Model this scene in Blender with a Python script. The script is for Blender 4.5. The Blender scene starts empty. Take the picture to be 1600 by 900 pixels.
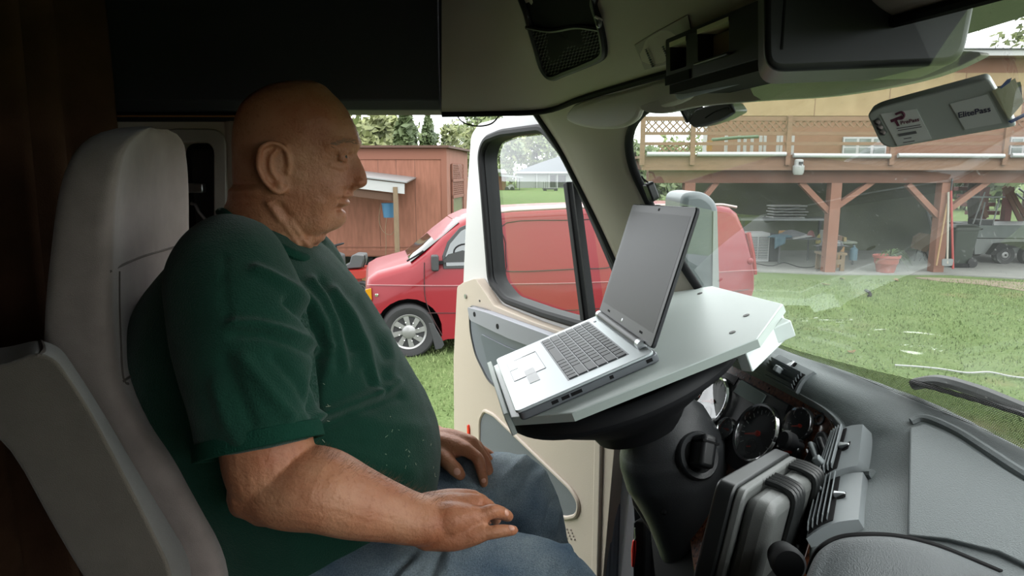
import bpy, bmesh, math, random
from math import sin, cos, pi, radians, atan2, sqrt, exp, hypot
from mathutils import Vector as V, Matrix, noise as mnoise
C = bpy.context.scene.collection
SC = bpy.context.scene
random.seed(4)

# ------------------------------------------------------------------ camera, sky, exposure
FPX = 1050.0                      # focal length in pixels of the 1600 x 900 frame
PITCH = math.atan(180 / FPX)
CAMZ = 2.5
cd = bpy.data.cameras.new('camera'); cam = bpy.data.objects.new('camera', cd); C.objects.link(cam)
cd.sensor_width = 36; cd.lens = 36 * FPX / 1600; cd.clip_start = .02; cd.clip_end = 400
cam.location = (0, 0, CAMZ); cam.rotation_euler = (pi / 2 - PITCH, 0, 0)
SC.camera = cam

wd = bpy.data.worlds.new('world'); SC.world = wd; wd.use_nodes = True
nt = wd.node_tree; nt.nodes.clear()
_o = nt.nodes.new('ShaderNodeOutputWorld'); _b = nt.nodes.new('ShaderNodeBackground')
_tc = nt.nodes.new('ShaderNodeTexCoord'); _s = nt.nodes.new('ShaderNodeSeparateXYZ'); _r = nt.nodes.new('ShaderNodeValToRGB')
nt.links.new(_tc.outputs['Generated'], _s.inputs[0]); nt.links.new(_s.outputs['Z'], _r.inputs[0])
_r.color_ramp.elements[0].position = 0.0; _r.color_ramp.elements[0].color = (.92, .97, 1, 1)
_r.color_ramp.elements[1].position = 0.8; _r.color_ramp.elements[1].color = (1, 1, 1, 1)
nt.links.new(_r.outputs[0], _b.inputs[0]); _b.inputs[1].default_value = 1.45
nt.links.new(_b.outputs[0], _o.inputs[0])
sl = bpy.data.lights.new('overcast_sun', 'SUN'); sl.energy = .8; sl.angle = radians(60)
so = bpy.data.objects.new('overcast_sun', sl); C.objects.link(so); so.rotation_euler = (radians(28), radians(22), 0)
SC.view_settings.view_transform = 'Standard'; SC.view_settings.look = 'None'
SC.view_settings.gamma = 1; SC.view_settings.use_curve_mapping = False
SC.view_settings.exposure = 1.75
SC.render.film_transparent = False
try:
    SC.cycles.max_bounces = 12; SC.cycles.diffuse_bounces = 7; SC.cycles.transparent_max_bounces = 24
    SC.cycles.use_denoising = True; SC.cycles.sample_clamp_indirect = 6
    SC.cycles.caustics_reflective = False; SC.cycles.caustics_refractive = False
except Exception: pass

# ------------------------------------------------------------------ measuring helpers
_cp, _sp = cos(PITCH), sin(PITCH)
def ray(px, py):
    u = (px - 800) / FPX; v = (450 - py) / FPX
    return V((u, v * _sp + _cp, v * _cp - _sp))
O0 = V((0, 0, CAMZ))
def A(px, py, Y):                 # the point at depth Y (metres to the left of the truck's passenger seat)
    d = ray(px, py); return O0 + d * (Y / d.y)
def AZ(px, py, z):
    d = ray(px, py); return O0 + d * ((z - CAMZ) / d.z)
def AX(px, py, x):
    d = ray(px, py); return O0 + d * (x / d.x)
def proj(p):
    y, z = p[1], p[2] - CAMZ
    d = y * _cp - z * _sp
    return 800 + FPX * p[0] / d, 450 - FPX * (z * _cp + y * _sp) / d
class Fr:                         # a local frame: origin and axes
    def __init__(s, o, ex, ey):
        s.o = V(o); s.ex = V(ex).normalized(); s.ez = s.ex.cross(V(ey)).normalized(); s.ey = s.ez.cross(s.ex)
    def __call__(s, x, y, z=0): return s.o + s.ex * x + s.ey * y + s.ez * z
    def pix(s, px, py, off=0):
        d = ray(px, py); P0 = s.o + s.ez * off
        P = O0 + d * ((P0 - O0).dot(s.ez) / d.dot(s.ez)) - P0
        return (P.dot(s.ex), P.dot(s.ey))
    def at(s, x, y, z=0, rot=0):
        return Fr(s(x, y, z), s.ex * cos(rot) + s.ey * sin(rot), s.ey * cos(rot) - s.ex * sin(rot))
WORLD = Fr((0, 0, 0), (1, 0, 0), (0, 1, 0))
def lerp(a, b, t): return a + (b - a) * t
def tab(x, xs, ys):
    if x <= xs[0]: return ys[0]
    for i in range(1, len(xs)):
        if x <= xs[i]:
            t = (x - xs[i - 1]) / (xs[i] - xs[i - 1]); return ys[i - 1] + (ys[i] - ys[i - 1]) * t
    return ys[-1]
def stab(x, xs, ys):              # smooth (monotone cubic) table
    n = len(xs)
    if x <= xs[0]: return ys[0]
    if x >= xs[-1]: return ys[-1]
    i = 1
    while x > xs[i]: i += 1
    def m(k):
        if k == 0: return (ys[1] - ys[0]) / (xs[1] - xs[0])
        if k == n - 1: return (ys[-1] - ys[-2]) / (xs[-1] - xs[-2])
        return (ys[k + 1] - ys[k - 1]) / (xs[k + 1] - xs[k - 1])
    h = xs[i] - xs[i - 1]; t = (x - xs[i - 1]) / h
    return ((2 * t**3 - 3 * t**2 + 1) * ys[i - 1] + (t**3 - 2 * t**2 + t) * h * m(i - 1) + (-2 * t**3 + 3 * t**2) * ys[i] + (t**3 - t**2) * h * m(i))
def spline(pts, n=8, closed=False):
    pts = [V(p) for p in pts]; out = []; L = len(pts)
    for i in range(L if closed else L - 1):
        if closed: a, b, c, d = pts[(i - 1) % L], pts[i], pts[(i + 1) % L], pts[(i + 2) % L]
        else: a, b, c, d = pts[max(i - 1, 0)], pts[i], pts[i + 1], pts[min(i + 2, L - 1)]
        for k in range(n):
            t = k / n
            out.append(.5 * ((2 * b) + (c - a) * t + (2 * a - 5 * b + 4 * c - d) * t * t + (3 * b - a - 3 * c + d) * t**3))
    if not closed: out.append(pts[-1])
    return out
def rpoly(pts, r, n=5):           # 2D polygon with rounded corners
    out = []; L = len(pts)
    for i in range(L):
        p = V(pts[i][:2]); a = V(pts[i - 1][:2]); b = V(pts[(i + 1) % L][:2])
        rr = pts[i][2] if len(pts[i]) > 2 else r
        da = (a - p); db = (b - p)
        k = min(rr, da.length * .48, db.length * .48)
        if k < 1e-6: out.append(tuple(p)); continue
        p0 = p + da.normalized() * k; p1 = p + db.normalized() * k
        for j in range(n + 1):
            t = j / n; out.append(tuple((1 - t)**2 * p0 + 2 * t * (1 - t) * p + t * t * p1))
    return out
def rrect(x0, y0, x1, y1, r, n=5): return rpoly([(x0, y0), (x1, y0), (x1, y1), (x0, y1)], r, n)
def ell(cx, cy, rx, ry, n=40): return [(cx + rx * cos(2 * pi * k / n), cy + ry * sin(2 * pi * k / n)) for k in range(n)]

# ------------------------------------------------------------------ mesh builder
class B:
    def __init__(s): s.v = []; s.f = []; s.mi = []; s.cm = 0
    def add(s, vs, fs):
        o = len(s.v); s.v += [V(p) for p in vs]
        for f in fs: s.f.append([i + o for i in f]); s.mi.append(s.cm)
        return s
    def box(s, x0, y0, z0, x1, y1, z1, F=WORLD):
        vs = [F(x, y, z) for z in (z0, z1) for y in (y0, y1) for x in (x0, x1)]
        return s.add(vs, [(0, 2, 3, 1), (4, 5, 7, 6), (0, 1, 5, 4), (2, 6, 7, 3), (0, 4, 6, 2), (1, 3, 7, 5)])
    def beam(s, p0, p1, w, h, up=(0, 0, 1)):
        p0, p1 = V(p0), V(p1); d = (p1 - p0); u = V(up)
        if abs(d.normalized().dot(u)) > .98: u = V((1, 0, 0))
        F = Fr(p0, d, u - d.normalized() * u.dot(d.normalized()))
        return s.box(0, -h / 2, -w / 2, d.length, h / 2, w / 2, F)
    def hexa(s, a, b):            # two rings of 4 points
        return s.loft([a, b])
    def loft(s, rings, cap=True, closed=False):
        n = len(rings[0]); vs = [p for r in rings for p in r]; fs = []; m = len(rings)
        for i in range(m if closed else m - 1):
            j = (i + 1) % m
            for k in range(n): fs.append((i * n + k, i * n + (k + 1) % n, j * n + (k + 1) % n, j * n + k))
        if cap and not closed:
            fs.append(tuple(reversed(range(n)))); fs.append(tuple((m - 1) * n + k for k in range(n)))
        return s.add(vs, fs)
    def grid(s, rows):
        n = len(rows[0]); vs = [p for r in rows for p in r]
        return s.add(vs, [(i * n + k, i * n + k + 1, (i + 1) * n + k + 1, (i + 1) * n + k) for i in range(len(rows) - 1) for k in range(n - 1)])
    def tube(s, pts, r, n=10, closed=False, flat=1.0, up=None, round_=False):
        pts = [V(p) for p in pts]; m = len(pts); R = r if isinstance(r, (list, tuple)) else [r] * m
        if round_ and not closed:
            d0 = (pts[0] - pts[1]).normalized(); d1 = (pts[-1] - pts[-2]).normalized()
            A0 = [(pts[0] + d0 * R[0] * sin(a), R[0] * cos(a)) for a in (1.35, 1.0, .55)]
            A1 = [(pts[-1] + d1 * R[-1] * sin(a), R[-1] * cos(a)) for a in (.55, 1.0, 1.35)]
            pts = [p for p, _ in A0] + pts + [p for p, _ in A1]; R = [q for _, q in A0] + list(R) + [q for _, q in A1]; m = len(pts)
        rings = []; nrm = V(up) if up else None
        for i in range(m):
            if closed: t = (pts[(i + 1) % m] - pts[i - 1])
            else: t = pts[min(i + 1, m - 1)] - pts[max(i - 1, 0)]
            t.normalize()
            if nrm is None:
                nrm = V((0, 0, 1)) if abs(t.z) < .9 else V((1, 0, 0))
            nn = nrm - t * nrm.dot(t)
            if nn.length < 1e-5: nn = t.orthogonal()
            nn.normalize(); bb = t.cross(nn)
            if not up: nrm = nn
            rings.append([pts[i] + nn * (R[i] * flat * cos(2 * pi * k / n)) + bb * (R[i] * sin(2 * pi * k / n)) for k in range(n)])
        return s.loft(rings, True, closed)
    def cyl(s, p0, p1, r0, r1=None, n=20):
        p0, p1 = V(p0), V(p1); r1 = r0 if r1 is None else r1
        t = (p1 - p0).normalized(); a = t.orthogonal().normalized(); b = t.cross(a)
        return s.loft([[p + a * (r * cos(2 * pi * k / n)) + b * (r * sin(2 * pi * k / n)) for k in range(n)] for p, r in ((p0, r0), (p1, r1))])
    def lathe(s, F, prof, n=32, sx=1, sy=1, cap=True):   # prof: (radius, height along F.ez)
        return s.loft([[F(r * sx * cos(2 * pi * k / n), r * sy * sin(2 * pi * k / n), z) for k in range(n)] for r, z in prof], cap)
    def ball(s, c, r, F=WORLD, nu=16, nv=10):
        rx, ry, rz = r if isinstance(r, (tuple, list)) else (r, r, r); c = V(c)
        rings = []
        for i in range(1, nv):
            a = -pi / 2 + pi * i / nv
            rings.append([c + F.ex * (rx * cos(a) * cos(2 * pi * k / nu)) + F.ey * (ry * cos(a) * sin(2 * pi * k / nu)) + F.ez * (rz * sin(a)) for k in range(nu)])
        o = len(rings) * nu; vs = [p for q in rings for p in q] + [c - F.ez * rz, c + F.ez * rz]
        fs = [(i * nu + k, i * nu + (k + 1) % nu, (i + 1) * nu + (k + 1) % nu, (i + 1) * nu + k) for i in range(len(rings) - 1) for k in range(nu)]
        fs += [(o, (k + 1) % nu, k) for k in range(nu)]; b = (len(rings) - 1) * nu
        fs += [(o + 1, b + k, b + (k + 1) % nu) for k in range(nu)]
        return s.add(vs, fs)
    def prism(s, F, pts, z0, z1):
        return s.loft([[F(p[0], p[1], z0) for p in pts], [F(p[0], p[1], z1) for p in pts]])
    def plate(s, F, loops, z0, z1):      # outline with holes, extruded
        bm = bmesh.new(); es = []
        for L in loops:
            vs = [bm.verts.new((p[0], p[1], 0)) for p in L]
            for i in range(len(vs)): es.append(bm.edges.new((vs[i], vs[(i + 1) % len(vs)])))
        bmesh.ops.triangle_fill(bm, use_beauty=True, use_dissolve=False, edges=es)
        bm.verts.index_update()
        vs = [v.co.copy() for v in bm.verts]; fs = [[v.index for v in f.verts] for f in bm.faces]
        bd = [(e.verts[0].index, e.verts[1].index) for e in bm.edges if len(e.link_faces) == 1]
        bm.free(); n = len(vs)
        al = [F(p.x, p.y, z0) for p in vs] + [F(p.x, p.y, z1) for p in vs]
        ff = [list(reversed(f)) for f in fs] + [[i + n for i in f] for f in fs] + [[a, b, b + n, a + n] for a, b in bd]
        return s.add(al, ff)
    def make(s, name, mat, par=None, smooth=35, bevel=0, seg=2, sub=0, solid=0, local=False):
        me = bpy.data.meshes.new(name); me.from_pydata([tuple(p) for p in s.v], [], s.f)
        o = bpy.data.objects.new(name, me); C.objects.link(o)
        for m in (mat if isinstance(mat, (list, tuple)) else [mat]): me.materials.append(m)
        bm = bmesh.new(); bm.from_mesh(me)
        for f, k in zip(bm.faces, s.mi): f.material_index = k
        bmesh.ops.recalc_face_normals(bm, faces=bm.faces); bm.to_mesh(me); bm.free()
        if smooth:
            me.polygons.foreach_set('use_smooth', [True] * len(me.polygons))
            if smooth < 180: me.set_sharp_from_angle(angle=radians(smooth))
        if solid: md = o.modifiers.new('s', 'SOLIDIFY'); md.thickness = solid; md.offset = 0
        if bevel:
            md = o.modifiers.new('b', 'BEVEL'); md.width = bevel; md.segments = seg; md.limit_method = 'ANGLE'; md.angle_limit = radians(30)
        if sub: md = o.modifiers.new('u', 'SUBSURF'); md.levels = sub; md.render_levels = sub
        if par is not None: adopt(o, par, local)
        return o
def wmat(o):
    m = o.matrix_basis.copy()
    return wmat(o.parent) @ o.matrix_parent_inverse @ m if o.parent else m
def adopt(o, par, local=False):
    o.parent = par
    if not local: o.matrix_parent_inverse = wmat(par).inverted()
    return o
def tag(o, label, cat, group=None, kind=None):
    o['label'] = label; o['category'] = cat
    if group: o['group'] = group
    if kind: o['kind'] = kind
    return o
def thing(name, label, cat, loc=(0, 0, 0), rz=0, group=None):
    o = bpy.data.objects.new(name, None); C.objects.link(o); o.location = loc; o.rotation_euler = (0, 0, rz); o.empty_display_size = .05
    return tag(o, label, cat, group)
def struct(o): o['kind'] = 'structure'; return o
def dup(root, loc=None, rz=None, label=None):
    def rec(o, par):
        c = o.copy(); C.objects.link(c)
        if par is not None: c.parent = par
        for ch in [q for q in bpy.data.objects if q.parent == o]: rec(ch, c)
        return c
    r = rec(root, None)
    if loc is not None: r.location = loc
    if rz is not None: r.rotation_euler = (0, 0, rz)
    if label: r['label'] = label
    return r
def text(name, s, F, size, mat, par=None, ext=.0003, font_bold=False, align='CENTER', shear=0, off=0.0):
    cu = bpy.data.curves.new(name, 'FONT'); cu.body = s; cu.size = size; cu.extrude = ext; cu.align_x = align; cu.align_y = 'CENTER'; cu.shear = shear
    cu.offset = off
    t = bpy.data.objects.new(name, cu); C.objects.link(t); bpy.context.view_layer.update()
    me = bpy.data.meshes.new_from_object(t.evaluated_get(bpy.context.evaluated_depsgraph_get())); bpy.data.objects.remove(t)
    M = Matrix(((F.ex.x, F.ey.x, F.ez.x, F.o.x), (F.ex.y, F.ey.y, F.ez.y, F.o.y), (F.ex.z, F.ey.z, F.ez.z, F.o.z), (0, 0, 0, 1)))
    me.transform(M); me.materials.clear(); me.materials.append(mat)
    o = bpy.data.objects.new(name, me); C.objects.link(o)
    if par is not None: adopt(o, par)
    return o
def bake(o):                      # apply modifiers into the mesh
    bpy.context.view_layer.update()
    me = bpy.data.meshes.new_from_object(o.evaluated_get(bpy.context.evaluated_depsgraph_get()))
    o.modifiers.clear(); o.data = me; return o

# ------------------------------------------------------------------ materials
def srgb(r, g, b):
    return tuple((c / 255 / 12.92 if c / 255 <= .04045 else ((c / 255 + .055) / 1.055)**2.4) for c in (r, g, b)) + (1,)
MATS = {}
def pm(name, col, rough=.6, metal=0, var=0, vscale=8, bump=0, bscale=60, spec=.5, coat=0, col2=None, stretch=None, detail=4, trans=0, sheen=0, sss=0):
    m = bpy.data.materials.new(name); m.use_nodes = True; n = m.node_tree; p = n.nodes['Principled BSDF']
    c = srgb(*col); p.inputs['Base Color'].default_value = c; p.inputs['Roughness'].default_value = rough; p.inputs['Metallic'].default_value = metal
    p.inputs['Specular IOR Level'].default_value = spec
    if coat: p.inputs['Coat Weight'].default_value = coat; p.inputs['Coat Roughness'].default_value = .05
    if trans: p.inputs['Transmission Weight'].default_value = trans
    if sheen: p.inputs['Sheen Weight'].default_value = sheen; p.inputs['Sheen Roughness'].default_value = .5
    if sss:
        p.inputs['Subsurface Weight'].default_value = sss; p.inputs['Subsurface Radius'].default_value = (.012, .005, .003); p.inputs['Subsurface Scale'].default_value = 1
    if var or bump or col2:
        tc = n.nodes.new('ShaderNodeTexCoord'); src = tc.outputs['Object']
        if stretch:
            mp = n.nodes.new('ShaderNodeMapping'); mp.inputs['Scale'].default_value = stretch; n.links.new(src, mp.inputs[0]); src = mp.outputs[0]
        if var or col2:
            t = n.nodes.new('ShaderNodeTexNoise'); t.inputs['Scale'].default_value = vscale; t.inputs['Detail'].default_value = detail; n.links.new(src, t.inputs['Vector'])
            r = n.nodes.new('ShaderNodeValToRGB'); n.links.new(t.outputs['Fac'], r.inputs[0])
            c2 = srgb(*col2) if col2 else c
            k = var
            r.color_ramp.elements[0].position = .3; r.color_ramp.elements[1].position = .7
            r.color_ramp.elements[0].color = tuple(x * (1 - k) for x in c[:3]) + (1,); r.color_ramp.elements[1].color = tuple(min(1, x * (1 + k)) for x in c2[:3]) + (1,)
            n.links.new(r.outputs[0], p.inputs['Base Color'])
        if bump:
            t2 = n.nodes.new('ShaderNodeTexNoise'); t2.inputs['Scale'].default_value = bscale; t2.inputs['Detail'].default_value = 3; n.links.new(src, t2.inputs['Vector'])
            bp = n.nodes.new('ShaderNodeBump'); bp.inputs['Strength'].default_value = bump; bp.inputs['Distance'].default_value = .01; n.links.new(t2.outputs['Fac'], bp.inputs['Height']); n.links.new(bp.outputs[0], p.inputs['Normal'])
    MATS[name] = m; return m
def glass(name, tint=(1, 1, 1), ior=1.5, dust=.0, dcol=(200, 205, 200), gain=1.7):
    m = bpy.data.materials.new(name); m.use_nodes = True; n = m.node_tree; n.nodes.clear()
    o = n.nodes.new('ShaderNodeOutputMaterial'); t = n.nodes.new('ShaderNodeBsdfTransparent'); g = n.nodes.new('ShaderNodeBsdfGlossy')
    g.inputs['Roughness'].default_value = 0.0; t.inputs[0].default_value = (*tint, 1)
    lw = n.nodes.new('ShaderNodeLayerWeight'); lw.inputs[0].default_value = .5
    pw = n.nodes.new('ShaderNodeMath'); pw.operation = 'POWER'; pw.inputs[1].default_value = 5; n.links.new(lw.outputs['Facing'], pw.inputs[0])
    fr = n.nodes.new('ShaderNodeMath'); fr.operation = 'MULTIPLY_ADD'; fr.inputs[1].default_value = .96; fr.inputs[2].default_value = .04; n.links.new(pw.outputs[0], fr.inputs[0])
    mu = n.nodes.new('ShaderNodeMath'); mu.operation = 'MULTIPLY'; mu.use_clamp = True; mu.inputs[1].default_value = gain; n.links.new(fr.outputs[0], mu.inputs[0])
    mx = n.nodes.new('ShaderNodeMixShader'); n.links.new(mu.outputs[0], mx.inputs[0]); n.links.new(t.outputs[0], mx.inputs[1]); n.links.new(g.outputs[0], mx.inputs[2])
    last = mx
    if dust:
        d = n.nodes.new('ShaderNodeBsdfDiffuse'); d.inputs[0].default_value = srgb(*dcol)
        tr = n.nodes.new('ShaderNodeBsdfTranslucent'); tr.inputs[0].default_value = srgb(*dcol)
        ad = n.nodes.new('ShaderNodeMixShader'); ad.inputs[0].default_value = .5; n.links.new(d.outputs[0], ad.inputs[1]); n.links.new(tr.outputs[0], ad.inputs[2])
        tc = n.nodes.new('ShaderNodeTexCoord'); nz = n.nodes.new('ShaderNodeTexNoise'); nz.inputs['Scale'].default_value = 220; nz.inputs['Detail'].default_value = 2
        n.links.new(tc.outputs['Object'], nz.inputs['Vector'])
        n2 = n.nodes.new('ShaderNodeTexNoise'); n2.inputs['Scale'].default_value = 5; mp = n.nodes.new('ShaderNodeMapping'); mp.inputs['Scale'].default_value = (1, 1.5, 5); mp.inputs['Rotation'].default_value = (.8, 0, 0)
        n.links.new(tc.outputs['Object'], mp.inputs[0]); n.links.new(mp.outputs[0], n2.inputs['Vector'])
        rr = n.nodes.new('ShaderNodeMapRange'); rr.inputs[1].default_value = .66; rr.inputs[2].default_value = .8; rr.inputs[3].default_value = 0; rr.inputs[4].default_value = .25
        n.links.new(nz.outputs['Fac'], rr.inputs[0])
        r2 = n.nodes.new('ShaderNodeMapRange'); r2.inputs[1].default_value = .3; r2.inputs[2].default_value = .75; r2.inputs[3].default_value = dust * .4; r2.inputs[4].default_value = dust * 1.6
        n.links.new(n2.outputs['Fac'], r2.inputs[0])
        sm = n.nodes.new('ShaderNodeMath'); sm.operation = 'ADD'; sm.use_clamp = True; n.links.new(rr.outputs[0], sm.inputs[0]); n.links.new(r2.outputs[0], sm.inputs[1])
        m2 = n.nodes.new('ShaderNodeMixShader'); n.links.new(sm.outputs[0], m2.inputs[0]); n.links.new(mx.outputs[0], m2.inputs[1]); n.links.new(ad.outputs[0], m2.inputs[2]); last = m2
    n.links.new(last.outputs[0], o.inputs[0]); MATS[name] = m; return m

M_DARKVINYL = pm('dark_vinyl', (46, 48, 52), .55, bump=.12, bscale=500, spec=.35)
M_HEADLINER = pm('grey_headliner', (190, 185, 172), .7, bump=.12, bscale=450)
M_VISOR = pm('visor_vinyl', (196, 192, 184), .65, bump=.1, bscale=400)
M_PILLAR = pm('pillar_trim', (164, 156, 144), .6, bump=.1, bscale=500)
M_BEIGE = pm('beige_trim', (182, 170, 156), .55, bump=.08, bscale=400)
M_TAUPE = pm('taupe_trim', (150, 142, 134), .6, bump=.08, bscale=400)
M_DOORGREY = pm('door_grey_plastic', (112, 116, 126), .5, bump=.08, bscale=500)
M_DASH = pm('dash_plastic', (114, 121, 122), .5, bump=.22, bscale=700, spec=.45)
M_DASHSMOOTH = pm('dash_smooth_plastic', (118, 124, 126), .45, spec=.5)
M_BLACK = pm('black_plastic', (26, 27, 29), .45, spec=.5)
M_BLACKM = pm('black_matte', (18, 18, 19), .8, spec=.2)
M_RUBBER = pm('black_rubber', (22, 23, 25), .65, spec=.3)
M_SEAT = pm('seat_fabric', (140, 128, 122), .95, var=.08, vscale=30, bump=.25, bscale=700, sheen=.3, spec=.1)
M_ARM = pm('armrest_fabric', (98, 91, 82), .95, var=.08, vscale=20, bump=.25, bscale=600, sheen=.3, spec=.1)
M_WHITEPAINT = pm('white_paint', (196, 196, 198), .35, spec=.5)
M_CHROME = pm('chrome', (225, 226, 228), .12, 1)
M_STEEL = pm('brushed_steel', (170, 172, 174), .35, 1)
M_WOODTRIM = pm('burl_wood_trim', (72, 38, 26), .25, var=.35, vscale=30, col2=(112, 66, 44), stretch=(1, 6, 6), coat=.6)
M_BOARD = pm('white_melamine', (200, 210, 206), .4, spec=.45)
M_BOARDEDGE = pm('board_edge', (158, 168, 162), .55)
M_CURTAIN = pm('curtain_cloth', (70, 50, 36), .95, var=.4, vscale=6, bump=.2, bscale=300, spec=.1)
M_CARPET = pm('cab_floor_mat', (40, 38, 36), .95, bump=.3, bscale=200)
M_RED = pm('red_plastic', (205, 40, 34), .35)
M_GLASS = glass('door_glass', (.93, .97, .95))
M_WIND = glass('windshield_glass', (.95, .98, .965), dust=.05, gain=2.2)
M_GAUGEGLASS = glass('gauge_glass', (1, 1, 1), gain=2.6)

def frit_mat():
    m = bpy.data.materials.new('dotted_border'); m.use_nodes = True; n = m.node_tree; n.nodes.clear()
    o = n.nodes.new('ShaderNodeOutputMaterial'); t = n.nodes.new('ShaderNodeBsdfTransparent'); d = n.nodes.new('ShaderNodeBsdfDiffuse'); d.inputs[0].default_value = (.012, .012, .012, 1)
    tc = n.nodes.new('ShaderNodeTexCoord'); sx = n.nodes.new('ShaderNodeSeparateXYZ'); n.links.new(tc.outputs['Object'], sx.inputs[0])
    def sn(out):
        a = n.nodes.new('ShaderNodeMath'); a.operation = 'MULTIPLY'; a.inputs[1].default_value = 2300; n.links.new(out, a.inputs[0])
        c = n.nodes.new('ShaderNodeMath'); c.operation = 'SINE'; n.links.new(a.outputs[0], c.inputs[0]); return c
    a = n.nodes.new('ShaderNodeMath'); a.operation = 'ADD'; n.links.new(sn(sx.outputs['Y']).outputs[0], a.inputs[0]); n.links.new(sn(sx.outputs['Z']).outputs[0], a.inputs[1])
    r = n.nodes.new('ShaderNodeMath'); r.operation = 'GREATER_THAN'; r.inputs[1].default_value = -.15; n.links.new(a.outputs[0], r.inputs[0])
    x = n.nodes.new('ShaderNodeMixShader'); n.links.new(r.outputs[0], x.inputs[0]); n.links.new(t.outputs[0], x.inputs[1]); n.links.new(d.outputs[0], x.inputs[2]); n.links.new(x.outputs[0], o.inputs[0]); return m
M_FRIT = frit_mat()
M_COWL = pm('cowl_plastic', (50, 52, 54), .42, bump=.15, bscale=600)
# ================================================================== THE CAB SHELL
from mathutils.bvhtree import BVHTree
def bvh(o):
    bpy.context.view_layer.update()
    return BVHTree.FromObject(o, bpy.context.evaluated_depsgraph_get())
def hit(bv, px, py, lift=0.0):
    p, n, i, d = bv.ray_cast(O0, ray(px, py).normalized())
    if p is None:
        return None
    return p - ray(px, py).normalized() * lift
def hitloop(bv, pts, lift, n=6, closed=True, sm=True):
    q = [hit(bv, *p) for p in pts]; q = [p for p in q if p is not None]
    if sm: q = spline(q, n, closed)
    return [p + (O0 - p).normalized() * lift for p in q]

YL = 1.6                                    # inner face of the driver's side
F_L = Fr((0, YL, 0), (1, 0, 0), (0, 0, 1))  # ez points to the camera
def wl(px, py): return F_L.pix(px, py)
FLOOR, ROOF = 1.2, 3.15
struct(B().box(-2.0, -.6, FLOOR - .06, .8, YL + .1, FLOOR).make('floor', M_CARPET))
struct(B().box(-2.05, -.65, ROOF, .55, YL + .1, ROOF + .06).make('ceiling', M_DARKVINYL))
struct(B().box(-2.05, -.65, FLOOR, -1.99, YL + .1, ROOF).make('wall_rear', M_DARKVINYL))
b = B()
b.plate(Fr((0, -.6, 0), (1, 0, 0), (0, 0, 1)), [[(-2.05, FLOOR), (.72, FLOOR), (.72, 2.15), (.42, 2.75), (.42, ROOF), (-2.05, ROOF)], rpoly([(.24, 2.08), (.66, 2.08), (.66, 2.2), (.47, 2.6), (.24, 2.6)], .04)], -.03, .03)
struct(b.make('wall_right', M_TAUPE))
# the driver's side: beige rear panel with a recess, then the dark padded header above the door opening
x_b = wl(372, 300)[0]; z_h = wl(700, 174)[1]; z_h2 = z_h - .01
b = B(); rec = [wl(x, y) for x, y in ((272, 222), (336, 222), (336, 420), (272, 420))]
b.plate(F_L, [[(-2.0, FLOOR), (x_b, FLOOR), (x_b, z_h2), (-2.0, z_h2)], rpoly(rec, .03)], -.06, 0)
b.tube([F_L(x_b, z, -.02) for z in (FLOOR, 1.8, z_h2)], .03, 12)
wl_o = struct(b.make('wall_left', M_BEIGE, bevel=.004))
b = B(); b.prism(F_L, rpoly([(p[0] + dx, p[1] + dz) for p, dx, dz in zip(rec, (-.02, .02, .02, -.02), (.02, .02, -.02, -.02))], .04), -.09, -.062)
trim = b.make('recess_panel', M_BLACKM, wl_o)
b = B(); b.plate(F_L, [rpoly([(p[0] + dx, p[1] + dz) for p, dx, dz in zip(rec, (-.03, .03, .03, -.03), (.03, .03, -.03, -.03))], .04), rpoly(rec, .03)], 0, .008)
b.make('recess_frame', M_TAUPE, wl_o, bevel=.003)
# belt mechanism in the recess
t = thing('belt_reel', 'black seat belt reel in the dark recess behind the man', 'belt reel', F_L(*wl(300, 300), -.05))
F = F_L.at(*wl(298, 300), -.055)
b = B(); b.box(-.012, -.1, -.005, .05, .1, .02, F); b.make('housing', M_BLACK, t, bevel=.006)
F2 = F_L.at(*wl(300, 296), -.02)
b = B(); b.box(-.012, -.008, 0, .025, .014, .02, F2); b.make('latch', M_STEEL, t, bevel=.003)
b = B(); b.tube([F_L(*wl(x, y), -.01) for x, y in ((295, 318), (302, 320), (308, 332), (320, 346), (330, 352))], .004, 8); b.make('lever', M_STEEL, t)
b = B(); b.box(-.03, -.012, 0, .06, .002, .012, F_L.at(*wl(300, 362), -.03)); b.make('red_catch', M_RED, t, bevel=.002)

b = B()
prof = [(z_h - .004, 0), (z_h, .03), (z_h + .02, .05), (z_h + .1, .062), (z_h + .3, .06), (ROOF - .08, .05), (ROOF, 0), (ROOF, -.06), (z_h - .004, -.06)]
for xa, xb in ((-2.0, wl(689, 90)[0]), (wl(691, 90)[0], wl(858, 100)[0])):
    b.loft([[F_L(x, z, y) for z, y in prof] for x in (xa, xb)])
hd = struct(b.make('trim_1', M_DARKVINYL, bevel=.003))
b = B(); b.tube([F_L(-2.0, z_h - .012, .004), F_L(-.6, z_h - .012, .004), F_L(-.47, z_h - .010, .004)], .012, 10)
struct(b.make('trim_2', M_RUBBER))
b = B(); b.tube([F_L(-2.0, z_h - .012, .017), F_L(-.47, z_h - .012, .017)], .0022, 6)
struct(b.make('trim_3', pm('tan_piping', (150, 96, 52), .6)))

# windshield
def wsx(y, z): return .645 - .19 * (y - .4)**2 - (z - 2.18) * .56
def ws_hit(px, py, off=0):
    Y = 1.0
    for i in range(60):
        p = A(px, py, Y); e = wsx(p.y, p.z) - off - p.x
        Y += .5 * e / max(.15, (px - 800) / FPX + .38 * (Y - .4) + .1)
        Y = max(.05, min(1.9, Y))
    return A(px, py, Y)
b = B(); b.grid([[V((wsx(y, z), y, z)) for y in [-.5 + 2.06 * k / 30 for k in range(31)]] for z in [2.12 + .6 * j / 12 for j in range(13)]])
ws = struct(b.make('window_1', M_WIND, smooth=180))
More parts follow.
